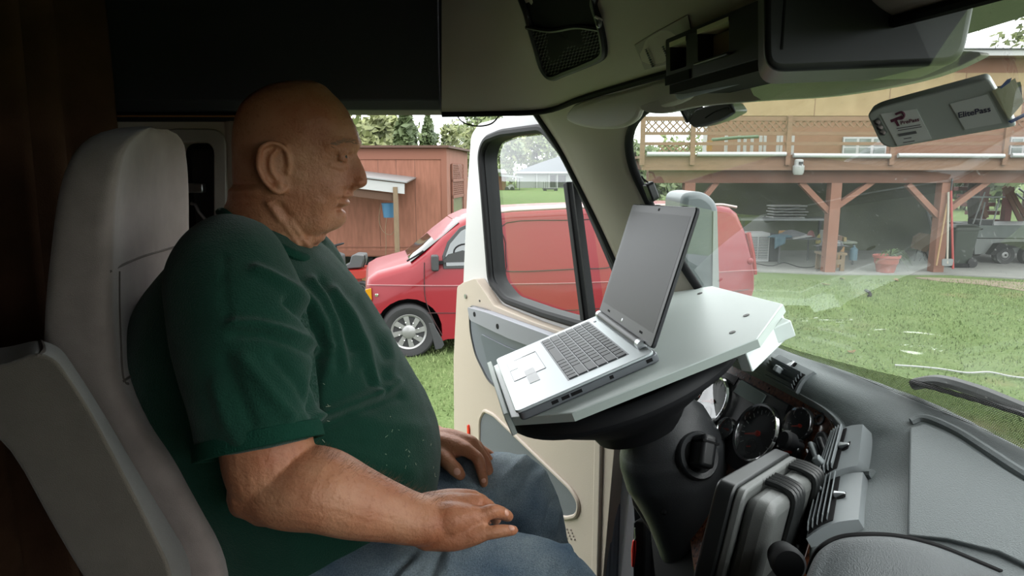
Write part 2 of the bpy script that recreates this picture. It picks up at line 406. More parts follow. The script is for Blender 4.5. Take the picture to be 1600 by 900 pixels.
# black border dots band along the glass edge + lower wire-mesh band
edge = [(1060, 150), (1005, 178), (984, 212), (988, 258), (1012, 312), (1042, 372), (1084, 440), (1150, 530)]
ep = spline([ws_hit(x, y, .006) for x, y in edge], 8)
b = B(); b.tube(ep, .009, 8, flat=.4); struct(b.make('trim_4', M_RUBBER))
fr_lo = [(1160, 516), (1230, 548), (1330, 584), (1438, 624), (1560, 684), (1700, 752), (1850, 830)]; fr_hi = [(1160, 514), (1235, 544), (1338, 572), (1470, 604), (1600, 646), (1740, 706), (1900, 790)]
b = B(); b.grid([spline([ws_hit(x, y + (6 if j == 0 else 0), .004) for x, y in (fr_lo if j == 0 else fr_hi)], 6) for j in (0, 1)])
struct(b.make('trim_13', M_FRIT, smooth=0))
# A-pillar trim
rear = [(822, 150), (842, 180), (876, 232), (906, 290), (936, 350), (966, 415), (1003, 492), (1040, 590)]
rp = spline([F_L(*wl(x, y), .0) for x, y in rear], 8)
n = min(len(rp), len(ep)); rows = []
for i in range(n):
    a, c = rp[i], ep[i]; r = []
    for k in range(9):
        t_ = k / 8; p = a.lerp(c, t_); bul = sin(pi * t_) * .018
        r.append(p + V((-.5, -.8, 0)) * bul)
    rows.append(r)
b = B(); b.grid(rows); struct(b.make('trim_5', M_PILLAR, smooth=180, solid=.004))
b = B(); b.tube([p + V((0, .004, 0)) for p in rp], .011, 10); struct(b.make('trim_6', M_RUBBER))
# outer door jamb and cowl side
b = B(); jb = [(968, 690), (990, 700), (1010, 900), (1010, 1000), (972, 1000)]
b.prism(F_L, [wl(x, y) for x, y in ((966, 640), (1000, 640), (996, 760), (985, 900), (984, 1100), (964, 1100))], -.05, .005)
struct(b.make('trim_7', M_WHITEPAINT, bevel=.003))
b = B(); b.tube(spline([F_L(*wl(x, y), .012) for x, y in ((960, 640), (963, 700), (961, 800), (957, 900), (955, 1000))], 5), .016, 10)
b.tube(spline([F_L(*wl(x, y), .02) for x, y in ((952, 640), (956, 700), (953, 800), (948, 900), (946, 1000))], 5), .006, 8)
struct(b.make('trim_8', M_DOORGREY))
# firewall behind the dash, front wall under the windshield
struct(B().box(.74, -.6, FLOOR, .8, YL + .05, 1.8).make('wall_front', M_DARKVINYL))

# overhead console above the windshield
rows = [
 [(690, 176, 1.54), (760, 175, 1.54), (850, 171, 1.5), (905, 152, 1.38), (970, 132, 1.22), (1040, 112, 1.07), (1150, 85, .92), (1260, 60, .8), (1420, 20, .64), (1700, -60, .45)],
 [(690, 150, 1.535), (760, 145, 1.52), (845, 135, 1.45), (900, 118, 1.33), (962, 98, 1.18), (1028, 75, 1.04), (1135, 45, .9), (1240, 20, .78), (1400, -20, .62), (1680, -100, .44)],
 [(690, 70, 1.53), (765, 62, 1.47), (830, 45, 1.36), (885, 22, 1.24), (945, 0, 1.11), (1010, -25, .99), (1100, -50, .87), (1210, -80, .75), (1380, -130, .6), (1660, -230, .43)],
 [(690, -60, 1.52), (765, -80, 1.4), (820, -110, 1.25), (870, -150, 1.12), (920, -180, 1.0), (980, -220, .9), (1070, -260, .8), (1180, -300, .7), (1350, -380, .57), (1640, -500, .42)]]
g = [spline([A(*p) for p in r], 5) for r in rows]
cols = [spline([g[j][i] for j in range(4)], 5) for i in range(len(g[0]))]
b = B(); b.grid(cols)
con = struct(b.make('trim_9', M_HEADLINER, smooth=180)); cv = bvh(con)
# underside of the console down to the glass header
b = B()
bot = g[0]; b.grid([[p + V((0, 0, -.002)) for p in bot], [V((wsx(p.y, 2.72) + .0, p.y, 2.72)) for p in bot]])
b.grid([[V((wsx(p.y, 2.66) + .0, p.y, 2.66)) for p in bot], [V((wsx(p.y, 2.75) + .06, p.y, 2.75)) for p in bot]])
struct(b.make('trim_10', M_HEADLINER, smooth=180))
b = B(); b.box(.3, -.6, 2.68, .6, YL + .1, 2.74); b.box(.44, -.6, 2.7, .52, YL + .1, ROOF); struct(b.make('trim_11', M_DARKVINYL))
b = B(); b.tube([p + V((0, 0, -.004)) for p in bot], .006, 8); struct(b.make('trim_12', M_BLACKM))

# net pocket in the overhead console
t = thing('net_pocket', 'black netted storage pocket let into the overhead panel', 'storage pocket', hit(cv, 880, 60))
out = [(816, -25), (824, 25), (838, 75), (848, 108), (862, 121), (885, 113), (915, 101), (938, 90), (944, 76), (938, 40), (928, 8), (920, -25)]
L = hitloop(cv, out, .006)
b = B(); b.tube(L, .007, 8, closed=True); b.make('pocket_frame', M_BLACK, t)
cen = sum(L, V()) / len(L); Lr = [p + (O0 - p).normalized() * -.004 for p in L]
b = B(); b.add([cen + (O0 - cen).normalized() * .003] + Lr, [(0, i + 1, (i + 1) % len(Lr) + 1) for i in range(len(Lr))]); b.make('pocket_lining', M_BLACKM, t, smooth=0)
from_poly = [(822, 40), (850, 112), (862, 119), (938, 90), (942, 76), (936, 46), (900, 40), (860, 46)]
def inside(x, y, P):
    c = False
    for i in range(len(P)):
        (xa, ya), (xb, yb) = P[i - 1], P[i]
        if (ya > y) != (yb > y) and x < (xb - xa) * (y - ya) / (yb - ya) + xa: c = not c
    return c
b = B(); s_ = 6.2
for i in range(-2, 30):
    for j in range(-2, 24):
        cx = 815 + i * s_ * .87 + (j % 2) * s_ * .43 + j * 1.2; cy = 20 + j * s_ * .75 - i * 1.3
        if not inside(cx, cy, from_poly): continue
        pts = [hit(cv, cx + s_ * .5 * sin(k * pi / 3), cy + s_ * .5 * cos(k * pi / 3)) for k in range(6)]
        if any(p is None for p in pts): continue
        b.tube([p + (O0 - p).normalized() * .010 for p in pts], .0008, 4, closed=True)
b.make('net', pm('black_net', (30, 30, 30), .5), t)
b = B(); b.tube(hitloop(cv, [(823, 42), (860, 48), (900, 42), (936, 46)], .013, closed=False), .004, 6); b.make('net_hem', M_BLACK, t)
# zip pull dangling at the pocket corner
t = thing('zip_pull', 'small steel clip hanging at the net pocket edge', 'clip', hit(cv, 934, 30))
b = B(); pp = hitloop(cv, [(922, -20), (926, 10), (931, 28)], .02, closed=False); b.tube(pp, .002, 6); b.make('cord', M_BLACK, t)
q = hit(cv, 929, 26, .022); b = B(); b.beam(q, q + V((.013, 0, -.006)), .01, .003); b.make('tab', pm('pale_tab', (205, 200, 190), .5), t, bevel=.001)
q = hit(cv, 936, 37, .022); b = B(); b.ball(q, (.005, .004, .007)); b.make('ring', M_STEEL, t)

# map light panel with bumps
t = thing('map_light', 'grey map light panel with dotted lens beside the overhead bin', 'map light', hit(cv, 1015, 80))
L = hitloop(cv, [(991, 70), (1020, 52), (1075, 22), (1085, 70), (1060, 96), (1007, 109)], .004, sm=False)
b = B(); b.loft([L, [p + (p - O0).normalized() * .006 for p in L]]); b.make('panel', M_TAUPE, t, bevel=.002)
for dx in (0, 27):
    b = B(); L = [hit(cv, 1009 + k * 1.4 + dx, 77 + k * 3.3 - dx * .15, .006) for k in range(9)]; n_ = (O0 - L[4]).normalized(); u_ = (L[8] - L[0]).normalized(); F = Fr(L[4], n_.cross(u_), u_)
    ring = [((L[k] - L[4]).dot(F.ex), (L[k] - L[4]).dot(F.ey)) for k in range(9)]
    rs = []
    for k in range(33):
        t_ = k / 4; i0 = min(int(t_), 7); p = L[i0].lerp(L[i0 + 1], t_ - i0); r_ = .0009 + .0016 * max(0, cos(2 * pi * t_)); rs.append((p, r_))
    b.tube([p for p, _ in rs], [q for _, q in rs], 8); b.make('dotted_ridge', M_DASHSMOOTH, t)

# cable loop at the door header
b = B(); b.tube(spline([A(x, y, 1.56) for x, y in ((712, 176), (722, 190), (745, 197), (768, 193), (782, 178))], 8), .0016, 6)
tag(b.make('cable_loop', M_BLACKM), 'thin dark cable loop hanging below the dark door header', 'cable')

# sun visors
def visor(name, label, pts, th, M, group=None):
    P = [A(*p) for p in pts]; P = spline(P, 4, True)
    d = V((.35, .1, .0)).normalized() * th
    b = B(); c = sum(P, V()) / len(P)
    b.loft([P, [p + d for p in P]])
    o = b.make(name, M, bevel=.005, smooth=40); return tag(o, label, 'sun visor', group)
yy = lambda px: 1.42 - (px - 885) * .0021
visor('sun_visor', 'grey folded sun visor over the A pillar, left of the small mirror', [(x, y, yy(x)) for x, y in ((884, 184), (893, 168), (908, 158), (975, 138), (1042, 118), (1080, 112), (1075, 150), (1035, 168), (1000, 170), (990, 186), (968, 199), (930, 201), (896, 194))], .014, M_VISOR)
y2 = lambda px: 1.14 - (px - 1000) * .00088
visor('sun_visor', 'long grey sun visor hanging under the big black overhead bin', [(x, y, y2(x)) for x, y in ((1000, 166), (1040, 152), (1062, 142), (1200, 105), (1350, 85), (1515, 80), (1512, 97), (1430, 127), (1300, 150), (1180, 158), (1090, 166), (1040, 176), (1014, 176))], .012, M_VISOR)
b = B(); b.tube([A(1064, 146, 1.0), A(1130, 128, .93), A(1215, 104, .85)], .009, 12, round_=True)
tag(b.make('visor_rod', M_DOORGREY), 'grey visor roller rod below the small overhead bin', 'visor rod')

# overhead bins: small one with cubby and lens, big smooth one
t = thing('overhead_bin', 'small black overhead radio bin with open cubby and amber lens', 'overhead bin', A(1110, 80, .9))
c0, c1 = A(1040, 62, .98), A(1196, -22, .76); e0, e1 = A(1041, 134, .98), A(1199, 88, .76)
FB = Fr(e0, e1 - e0, c0 - e0); Wb = (e1 - e0).length; Hb = (c0 - e0).dot(FB.ey)
b = B(); hole = rrect(.012, Hb * .28, .056, Hb * .86, .003)
b.plate(FB, [rrect(0, 0, Wb, Hb, .004), hole, rrect(.085, Hb * .30, .155, Hb * .88, .004)], -.1, 0)
b.make('shell', M_BLACK, t, bevel=.003)
b = B(); b.box(.002, .002, -.11, Wb - .002, Hb - .002, -.1, FB); b.box(.002, -.012, -.1, Wb + .012, .0, -.004, FB); b.make('back_panel', M_BLACKM, t)
b = B(); b.box(.09, Hb * .36, -.03, .15, Hb * .8, -.018, FB); b.make('amber_lens', pm('amber_lens', (150, 138, 104), .15), t, bevel=.002)
b = B(); b.box(.012, Hb * .8, -.06, .056, Hb * .9, .001, FB); b.box(.085, Hb * .84, -.04, .155, Hb * .93, .001, FB); b.make('lit_strip', pm('lit_strip', (236, 240, 196), .5), t)  # pale colour paints in the light on the tops of both openings
b = B(); b.box(.083, Hb * .22, 0, .16, Hb * .27, .006, FB); b.make('ledge', M_BLACK, t, bevel=.002)
b = B(); b.box(.0, 0, 0, .066, Hb * .2, .002, FB); b.make('lower_plate', M_DASHSMOOTH if False else M_BLACKM, t)

b = B(); F = Fr(A(1194, 112, .66), (1, 0, 0), (0, 0, 1))
pl = [F.pix(x, y) for x, y in ((1194, 112), (1506, 100), (1530, -20), (1550, -120), (1194, -120))]
rp_ = rpoly([(pl[0][0], pl[0][1], .02), (pl[1][0], pl[1][1], .02), pl[2] + (.01,), pl[3] + (.01,), pl[4] + (.01,)], .02, 6)
b.loft([[F(p[0], p[1], 0) for p in rp_], [F(p[0] + .03, p[1], -.10) for p in rp_]])
o = b.make('overhead_bin', M_BLACK, bevel=.008, seg=3); tag(o, 'big smooth black overhead bin above the windshield', 'overhead bin')
b = B(); b.box(.014, .02, 0, .016, .3, .001, F.at(pl[0][0], pl[0][1])); b.make('seam', M_BLACKM, o)

# small mirror at the windshield head
t = thing('spot_mirror', 'small black wedge shaped mirror at the top of the windshield', 'mirror', A(1100, 185, 1.1))
P = [A(*p) for p in ((1072, 190, 1.12), (1088, 170, 1.12), (1130, 160, 1.05), (1142, 163, 1.04), (1150, 176, 1.04), (1128, 188, 1.07), (1100, 197, 1.1), (1084, 200, 1.12))]
b = B(); b.loft([P, [p + V((.03, .03, .004)) for p in P]]); b.make('housing', M_BLACK, t, bevel=.004)
P = [A(*p) for p in ((1061, 166, 1.16), (1090, 162, 1.16), (1092, 168, 1.15), (1074, 191, 1.13))]
b = B(); b.loft([P, [p + V((.003, .003, 0)) for p in P]]); b.make('mirror_glass', pm('mirror_glass', (210, 215, 215), .03, 1), t)
b = B(); b.tube([A(1060, 164, 1.155), A(1067, 178, 1.14), A(1074, 191, 1.125)], .0022, 6); b.make('mirror_rim', M_BLACK, t)
b = B(); b.tube(spline([A(1102, 184, 1.08), A(1118, 174, 1.065), A(1137, 168, 1.035), A(1140, 172, 1.03)], 4), .0012, 6); b.make('slot', M_BLACKM, t)
b = B(); b.tube([A(1095, 172, 1.13), A(1086, 160, 1.14), A(1090, 140, 1.13)], .006, 8); b.make('arm', M_BLACK, t)

# GPS puck on the pillar
t = thing('antenna_puck', 'small black antenna puck stuck beside the windshield edge', 'antenna', ws_hit(1018, 298))
F = Fr(ws_hit(1018, 299, .012), (.3, -.9, 0), (-.45, 0, .9))
b = B(); b.prism(F, rrect(-.011, -.02, .011, .02, .008), -.008, .01); b.make('puck', M_BLACK, t, bevel=.003)
b = B(); b.tube(spline([F(0, .02, 0), F(-.006, .03, .004), F(-.016, .034, 0), F(-.02, .02, -.004)], 5), .0015, 6); b.make('cable', M_BLACKM, t)

# outside mirror on the driver's side
t = thing('wing_mirror', 'tall grey outside mirror housing seen beyond the windshield', 'mirror', A(1095, 460, 2.0))
F = Fr(A(1095, 400, 1.9), (1, 0, 0), (0, 0, 1))
pl = [F.pix(x, y) for x, y in ((1064, 480), (1064, 330), (1066, 302), (1100, 298), (1124, 318), (1125, 400), (1124, 480))]
b = B(); b.prism(F, [p for p in rpoly(pl, .05, 6)], -.22, 0); b.make('housing', pm('mirror_housing', (76, 85, 87), .4), t, bevel=.02, seg=3)
b = B(); pl2 = [F.pix(x, y) for x, y in ((1112, 480), (1114, 330), (1120, 330), (1124, 480))]; b.prism(F, pl2, .001, .004); b.make('pale_edge', pm('mirror_edge', (126, 132, 130), .4), t)
b = B(); b.tube([F.at(0, -.1)(0, 0, -.1), F.at(-.05, -.22)(0, 0, .0), V((.32, 1.66, 2.12))], .02, 10); b.make('mirror_arm', M_BLACK, t)

# ------------------------------------------------------------------ the open driver's door
hx = .25; DA = (V((hx, 1.62, 0)) - V((-.17, 2.43, 0)))
FD = Fr((-.17, 2.43, 0), DA, (0, 0, 1))        # ez points into the cab
d = lambda *p, off=0: [FD.pix(x, y, off) for x, y in p]
door = thing('door_1', 'white truck door swung wide open with beige and grey lining', 'door', (hx, 1.62, 1.0)); door['kind'] = 'structure'
outer = d((724, 1000), (724, 440), (730, 300), (736, 212), (748, 193), (775, 186), (838, 176), (870, 190), (1010, 480), (1000, 620), (960, 1000))
hole = d((757, 300), (752, 240), (760, 218), (785, 208), (850, 200), (890, 250), (990, 480), (985, 510), (910, 508), (850, 490), (790, 468), (768, 440))
b = B(); b.plate(FD, [rpoly(outer, .02), rpoly(hole, .03)], -.05, 0); b.make('door_frame', M_WHITEPAINT, door, bevel=.006)
hl = [FD(p[0], p[1], .002) for p in rpoly(hole, .03)]
b = B(); b.tube(hl, .013, 8, closed=True); b.make('window_seal', M_RUBBER, door)
b = B(); hs_ = rpoly(hole, .03); mx_ = sum(p[0] for p in hs_) / len(hs_); my_ = sum(p[1] for p in hs_) / len(hs_); b.plate(FD, [[(p[0], p[1]) for p in hs_], [(mx_ + (p[0] - mx_) * .95, my_ + (p[1] - my_) * .965) for p in hs_]], -.049, -.003); b.make('glass_run', M_RUBBER, door)
b = B(); b.add([FD(p[0], p[1], -.026) for p in rpoly(hole, .03)], [list(range(len(rpoly(hole, .03))))]); b.make('pane', M_GLASS, door)
b = B(); q = d((884, 285), (912, 505)); b.beam(FD(*q[0], -.01), FD(*q[1], -.01), .022, .028, FD.ez); b.make('divider', M_RUBBER, door, bevel=.004)
b = B(); q = d((893, 285), (921, 505)); b.beam(FD(*q[0], -.012), FD(*q[1], -.012), .006, .02, FD.ez); b.make('channel', M_RUBBER, door)
pan = d((724, 1000), (722, 560), (728, 447), (738, 440), (757, 434), (768, 450), (786, 476), (850, 502), (910, 522), (1000, 540), (985, 620), (950, 1000))
b = B(); b.prism(FD, rpoly(pan, .012), .001, .035); lin = b.make('inner_lining', M_BEIGE, door, bevel=.01, seg=3)
arm = d((735, 478), (760, 484), (800, 502), (860, 524), (905, 540), (930, 560), (905, 640), (850, 632), (800, 622), (765, 595), (745, 555), (737, 520), off=.036)
b = B(); b.prism(FD, rpoly(arm, .03), .03, .040); b.make('armrest_bowl', pm('door_bowl', (104, 109, 120), .45), lin, bevel=.004)
ring = rpoly(arm, .03)
b = B(); b.tube([FD(p[0], p[1], .039) for p in ring], .005, 6, closed=True); b.make('bowl_edge', M_BLACK, lin)
bar = d((736, 479), (765, 487), (862, 522), (905, 540), (890, 560), (850, 546), (800, 528), (740, 500), off=.05)
b = B(); b.prism(FD, rpoly(bar, .012), .036, .065); hb = b.make('grab_bar', pm('door_bar', (140, 142, 150), .5), lin, bevel=.008, seg=3)
b = B()
for x, y in ((741, 491), (777, 510)):
    q = FD.pix(x, y, .066); b.cyl(FD(*q, .060), FD(*q, .0665), .0085, n=14)
b.make('screw_hole', M_BLACKM, hb)
bowl = d((750, 520), (790, 540), (840, 560), (850, 600), (800, 605), (766, 580), off=.04)
b = B(); b.prism(FD, rpoly(bowl, .03), .040, .043); b.make('bowl_floor', pm('door_bowl_floor', (92, 98, 110), .4), lin, bevel=.002)
poc = d((750, 655), (757, 641), (772, 648), (893, 764), (906, 786), (902, 806), (885, 810), (820, 785), (750, 740), off=.036)
b = B(); b.prism(FD, rpoly(poc, .02), .02, .037); b.make('map_pocket', pm('door_pocket', (98, 102, 110), .5, bump=.1, bscale=400), lin, bevel=.002)
b = B(); b.tube([FD(p[0], p[1], .036) for p in rpoly(poc, .02)], .007, 8, closed=True); b.make('pocket_lip', M_BEIGE, lin)
q = FD.pix(733, 675, .036); b = B(); b.prism(FD.at(*q), rpoly([(-.008, -.03), (.008, -.03), (.008, .015), (.002, .03), (-.008, .025)], .006), .034, .042); b.make('red_reflector', pm('red_lens', (225, 50, 30), .15), lin, bevel=.002)
q = FD.pix(749, 466, .036); b = B(); F = FD.at(*q, .025)
FU = Fr(F.o, F.ex, -F.ez)
b.lathe(FU, [(.012, -.012), (.012, -.006), (.006, -.004), (.006, .008), (.0085, .010), (.0085, .016), (.005, .02)], 14); b.make('lock_knob', M_BLACK, lin)
q = FD.pix(728, 463, .036); b = B(); b.cyl(FD(*q, .034), FD(*q, .04), .008, n=12); b.make('screw', M_STEEL, lin)
q = FD.pix(934, 832, .036); b = B(); b.cyl(FD(*q, .034), FD(*q, .0365), .011, n=14); b.make('bolt_hole', M_BLACKM, lin)
b = B()
for i in range(3):
    for j in range(4):
        q = FD.pix(880 + i * 6 + j * 2, 826 + j * 5 + i, .036); b.ball(FD(*q, .036), .003, nu=6, nv=4)
b.make('speaker_dots', M_TAUPE, lin)
b = B(); q = d((938, 560), (928, 1000), off=.04); b.beam(FD(*q[0], .038), FD(*q[1], .038), .03, .012, FD.ez); b.make('moulding', M_BEIGE, lin, bevel=.005)
# ================================================================== DASHBOARD
# instrument plane (found from the two big round gauges)
C1 = V((.408, 1.321, 2.038)); C2 = V((.446, 1.163, 2.032))
NC = V((-.87, -.22, .45)).normalized()
_ex = (C2 - C1); _ex -= NC * _ex.dot(NC); _ex.normalize()
FC = Fr(C1, _ex, NC.cross(_ex))             # ex to the right of the driver, ey up, ez to the driver
if FC.ez.dot(NC) < 0: FC.ey = -FC.ey; FC.ez = -FC.ez
cpx = lambda *p, off=0: [FC.pix(x, y, off) for x, y in p]
dash = thing('dashboard', 'grey moulded truck dashboard with wood trim, vents and round gauges', 'dashboard', (.55, 1.0, FLOOR))
# upper pad: from the windshield line over the brow to the wood trim and the centre stack
Wp = [(1080, 478), (1165, 518), (1232, 550), (1330, 583), (1438, 622), (1500, 650), (1560, 682), (1640, 722), (1700, 752), (1800, 805), (1950, 880), (2300, 1080)]
Ep = [(1080, 540), (1134, 562), (1193, 590), (1252, 621), (1290, 645), (1312, 672), (1314, 700), (1292, 754), (1278, 800), (1266, 850), (1262, 900), (1230, 1050)]
rows = []
for i, ((wx, wy), (qx, qy)) in enumerate(zip(Wp, Ep)):
    c = FC(*FC.pix(qx, qy, .012), .012) if i <= 6 else AZ(qx, qy, 2.048)
    ze = c.z; r = [c + V((.03, .0, -.06)), c]
    for t_ in (.06, .14, .25, .4, .6, .8, 1):
        r.append(AZ(lerp(qx, wx, t_), lerp(qy, wy, t_), ze + (2.17 - ze) * (1 - (1 - t_)**1.7)))
    r += [r[-1] + V((.03, .01, -.05)), r[-1] + V((.04, .02, -.3))]
    rows.append(r)
cols = [spline([r[i] for r in rows], 8) for i in range(len(rows[0]))]
gd = [spline([cols[i][k] for i in range(len(cols))], 4) for k in range(len(cols[0]))]
b = B(); b.grid(gd)
pad = b.make('upper_pad', M_DASH, dash, smooth=180); pv = bvh(pad)
# body below: a closed block behind the instrument plane down to the floor
b = B()
blk = cpx((1040, 540), (1134, 560), (1282, 636), (1310, 690), (1290, 756), (1262, 900), (1225, 1100), (1040, 1100), (1010, 800))
b.prism(FC, blk, -.12, -.006)
b.box(.38, .2, FLOOR, .74, 1.45, 1.9)
b.make('lower_body', M_BLACKM, dash)
# wood trim
wood = cpx((1075, 560), (1134, 560), (1193, 588), (1282, 636), (1305, 662), (1313, 690), (1307, 720), (1290, 756), (1266, 810), (1240, 880), (1190, 1000), (1100, 1000), (1060, 700))
b = B(); b.prism(FC, rpoly(wood, .012), -.01, .004); wd_ = b.make('wood_trim', M_WOODTRIM, dash, bevel=.003)
chr_ = spline([FC(*FC.pix(x, y, .006), .006) for x, y in ((1284, 643), (1297, 651), (1307, 668), (1311, 690), (1308, 712), (1302, 730))], 6)
b = B(); b.tube(chr_, .0022, 8); b.make('chrome_edge', M_CHROME, wd_)
b = B(); q = FC.pix(1282, 656, .004); b.lathe(FC.at(*q, .004), [(.009, 0), (.009, .003), (.006, .003), (.006, -.001)], 20); b.make('round_socket', M_BLACK, wd_)
blackp = cpx((1080, 625), (1090, 604), (1126, 580), (1144, 585), (1250, 640), (1256, 648), (1240, 690), (1222, 702), (1200, 735), (1150, 735), (1100, 690), (1075, 660), off=.005)
b = B(); b.prism(FC, rpoly(blackp, .01), .0, .010); clus = b.make('cluster_panel', M_BLACK, dash, bevel=.003)
b = B(); q = cpx((1158, 593), (1197, 617), (1186, 636), (1145, 612), off=.012); b.prism(FC, rpoly(q, .002), .009, .012); b.make('display_window', pm('display_glass', (150, 160, 158), .08, spec=.8), clus, bevel=.001)
b = B()
for P in (((1120, 575), (1153, 590), (1146, 602), (1114, 584)), ((1232, 632), (1238, 634), (1232, 648), (1226, 646))):
    b = B(); b.prism(FC, rpoly(cpx(*P, off=.012), .002), .009, .0115); b.make('warning_light', pm('smoked_window', (14, 14, 15), .2), clus)
M_FACE = pm('gauge_face', (62, 67, 69), .35); M_TICK = pm('gauge_marks', (205, 210, 210), .6); M_NEEDLE = pm('gauge_needle', (215, 60, 40), .5)  # dial face lightened in place of a pale reflection in the glass
def gauge(px, py, R, ang, sub=False):
    x, y = FC.pix(px, py, .014); F = FC.at(x, y, .010)
    g = B(); g.lathe(F, [(R * .98, -.004), (R * 1.04, .0), (R * 1.05, .008), (R * 1.0, .012), (R * .93, .010), (R * .90, .001)], 44, cap=False); go = g.make('gauge', M_CHROME, dash)
    g = B(); g.prism(F, ell(0, 0, R * .95, R * .95), -.004, .001); g.make('dial', M_FACE, go)
    g = B(); nt_ = 21 if R > .04 else 9
    for k in range(nt_):
        a = radians(225 - 270 * k / (nt_ - 1)); big = k % 2 == 0
        F2 = F.at(0, 0, 0, a); g.box(R * (.68 if big else .76), -R * .014, .001, R * .84, R * .014, .0016, F2)
    g.make('tick_marks', M_TICK, go)
    g = B(); F2 = F.at(0, 0, 0, radians(ang)); g.loft([[F2(-R * .12, -R * .05, .002), F2(-R * .12, R * .05, .002), F2(-R * .12, R * .05, .004), F2(-R * .12, -R * .05, .004)], [F2(R * .62, -R * .018, .002), F2(R * .62, R * .018, .002), F2(R * .62, R * .018, .003), F2(R * .62, -R * .018, .003)]])
    g.lathe(F, [(R * .1, .001), (R * .1, .005), (R * .06, .006)], 16); g.make('needle', M_NEEDLE, go)
    if sub:
        F3 = F.at(0, -R * .5); g = B(); g.lathe(F3, [(R * .26, .001), (R * .28, .003), (R * .23, .003), (R * .22, .0015)], 24)
        g.make('small_dial', M_BLACK, go)
        g = B(); F4 = F3.at(0, 0, 0, radians(ang)); g.box(0, -.001, .003, R * .18, .001, .004, F4); g.make('small_needle', M_NEEDLE, go)
    g = B(); g.add([F(p[0], p[1], .008) for p in ell(0, 0, R * .94, R * .94)], [list(range(40))]); g.make('glass', M_GAUGEGLASS, go)
gauge(1111.5, 627, .052, 200, True); gauge(1183, 677, .053, 205, True)
gauge(1136, 671, .022, 190); gauge(1249, 665, .030, 205); gauge(1086, 613, .024, 200); gauge(1100, 584, .022, 200); gauge(1234, 706, .024, 200)

# air vents: curved patches lying in the pad; P = driver edge far, driver edge near, windshield edge near, windshield edge far
def vent(P, slats, s0, s1, along, tab_uv, knob_uv, lift=.006):
    c = [hit(pv, *p) for p in P]; n_ = (c[1] - c[0]).cross(c[3] - c[0]).normalized()
    if n_.dot(O0 - c[0]) < 0: n_ = -n_
    def f(u, v, h=0.0): return c[0].lerp(c[1], u).lerp(c[3].lerp(c[2], u), v) + n_ * (h + lift + .006 * sin(pi * v))
    def patch(u0, v0, u1, v1, h0, h1, n=6):
        g = B(); top_ = []
        ring = [(lerp(u0, u1, k / n), v0) for k in range(n)] + [(u1, lerp(v0, v1, k / n)) for k in range(n)] + [(lerp(u1, u0, k / n), v1) for k in range(n)] + [(u0, lerp(v1, v0, k / n)) for k in range(n)]
        g.loft([[f(u, v, h0) for u, v in ring], [f(u, v, h1) for u, v in ring]], cap=False)
        g.grid([[f(lerp(u0, u1, i / n), lerp(v0, v1, k / n), h1) for i in range(n + 1)] for k in range(n + 1)]); return g
    pod = patch(0, 0, 1, 1, -.03, 0).make('air_vent', M_DASHSMOOTH, dash, smooth=50)
    patch(.05, s0, .95, s1, -.001, .0012).make('vent_opening', M_BLACKM, pod)
    for k in range(slats):
        t_ = (k + .5) / slats; g = B(); m_ = 7; e = (s1 - s0) / slats * .40
        if along == 'u':
            v = lerp(s0, s1, t_); r = [[f(lerp(.06, .94, i / m_), v - e, .002), f(lerp(.06, .94, i / m_), v + e, .009), f(lerp(.06, .94, i / m_), v + e, .0115), f(lerp(.06, .94, i / m_), v - e, .0045)] for i in range(m_ + 1)]
        g.loft(r); g.make('slat', M_DASHSMOOTH, pod)
    u, v = tab_uv; q = f(u, v, .008); F = Fr(q, c[1] - c[0], c[3] - c[0])
    if F.ez.dot(n_) < 0: F.ez = -F.ez
    g = B(); g.box(-.005, -.006, 0, .005, .006, .014, F); g.make('thumb_tab', M_DASHSMOOTH, pod, bevel=.002)
    u, v = knob_uv; F.o = f(u, v, .0); g = B(); g.box(-.008, -.009, 0, .008, .005, .0012, F); g.make('knob_well', M_BLACKM, pod)
    g = B(); g.loft([[F(-.005, -.009, .001), F(.005, -.009, .001), F(.005, -.007, .009), F(-.005, -.007, .009)], [F(-.002, .006, .001), F(.002, .006, .001), F(.002, .006, .003), F(-.002, .006, .003)]]); g.make('vent_wheel', M_STEEL, pod, bevel=.001)
vent([(1198, 590), (1248, 617), (1276, 584), (1222, 557)], 5, .06, .74, 'u', (.5, .4), (.5, .88), .008)
vent([(1140, 562), (1168, 575), (1190, 547), (1162, 534)], 4, .08, .76, 'u', (.5, .4), (.5, .9), .008)
vent([(1318, 694), (1290, 772), (1355, 742), (1362, 677)], 5, .04, .56, 'u', (.8, .2), (.5, .68), .018)
vent([(1286, 772), (1268, 856), (1350, 826), (1356, 750)], 5, .04, .56, 'u', (.35, .2), (.5, .66), .012)
b = B(); b.tube(hitloop(pv, [(1288, 770), (1310, 752), (1340, 743), (1364, 741)], .004, closed=False), .007, 8); b.make('vent_bridge', M_DASH, dash)

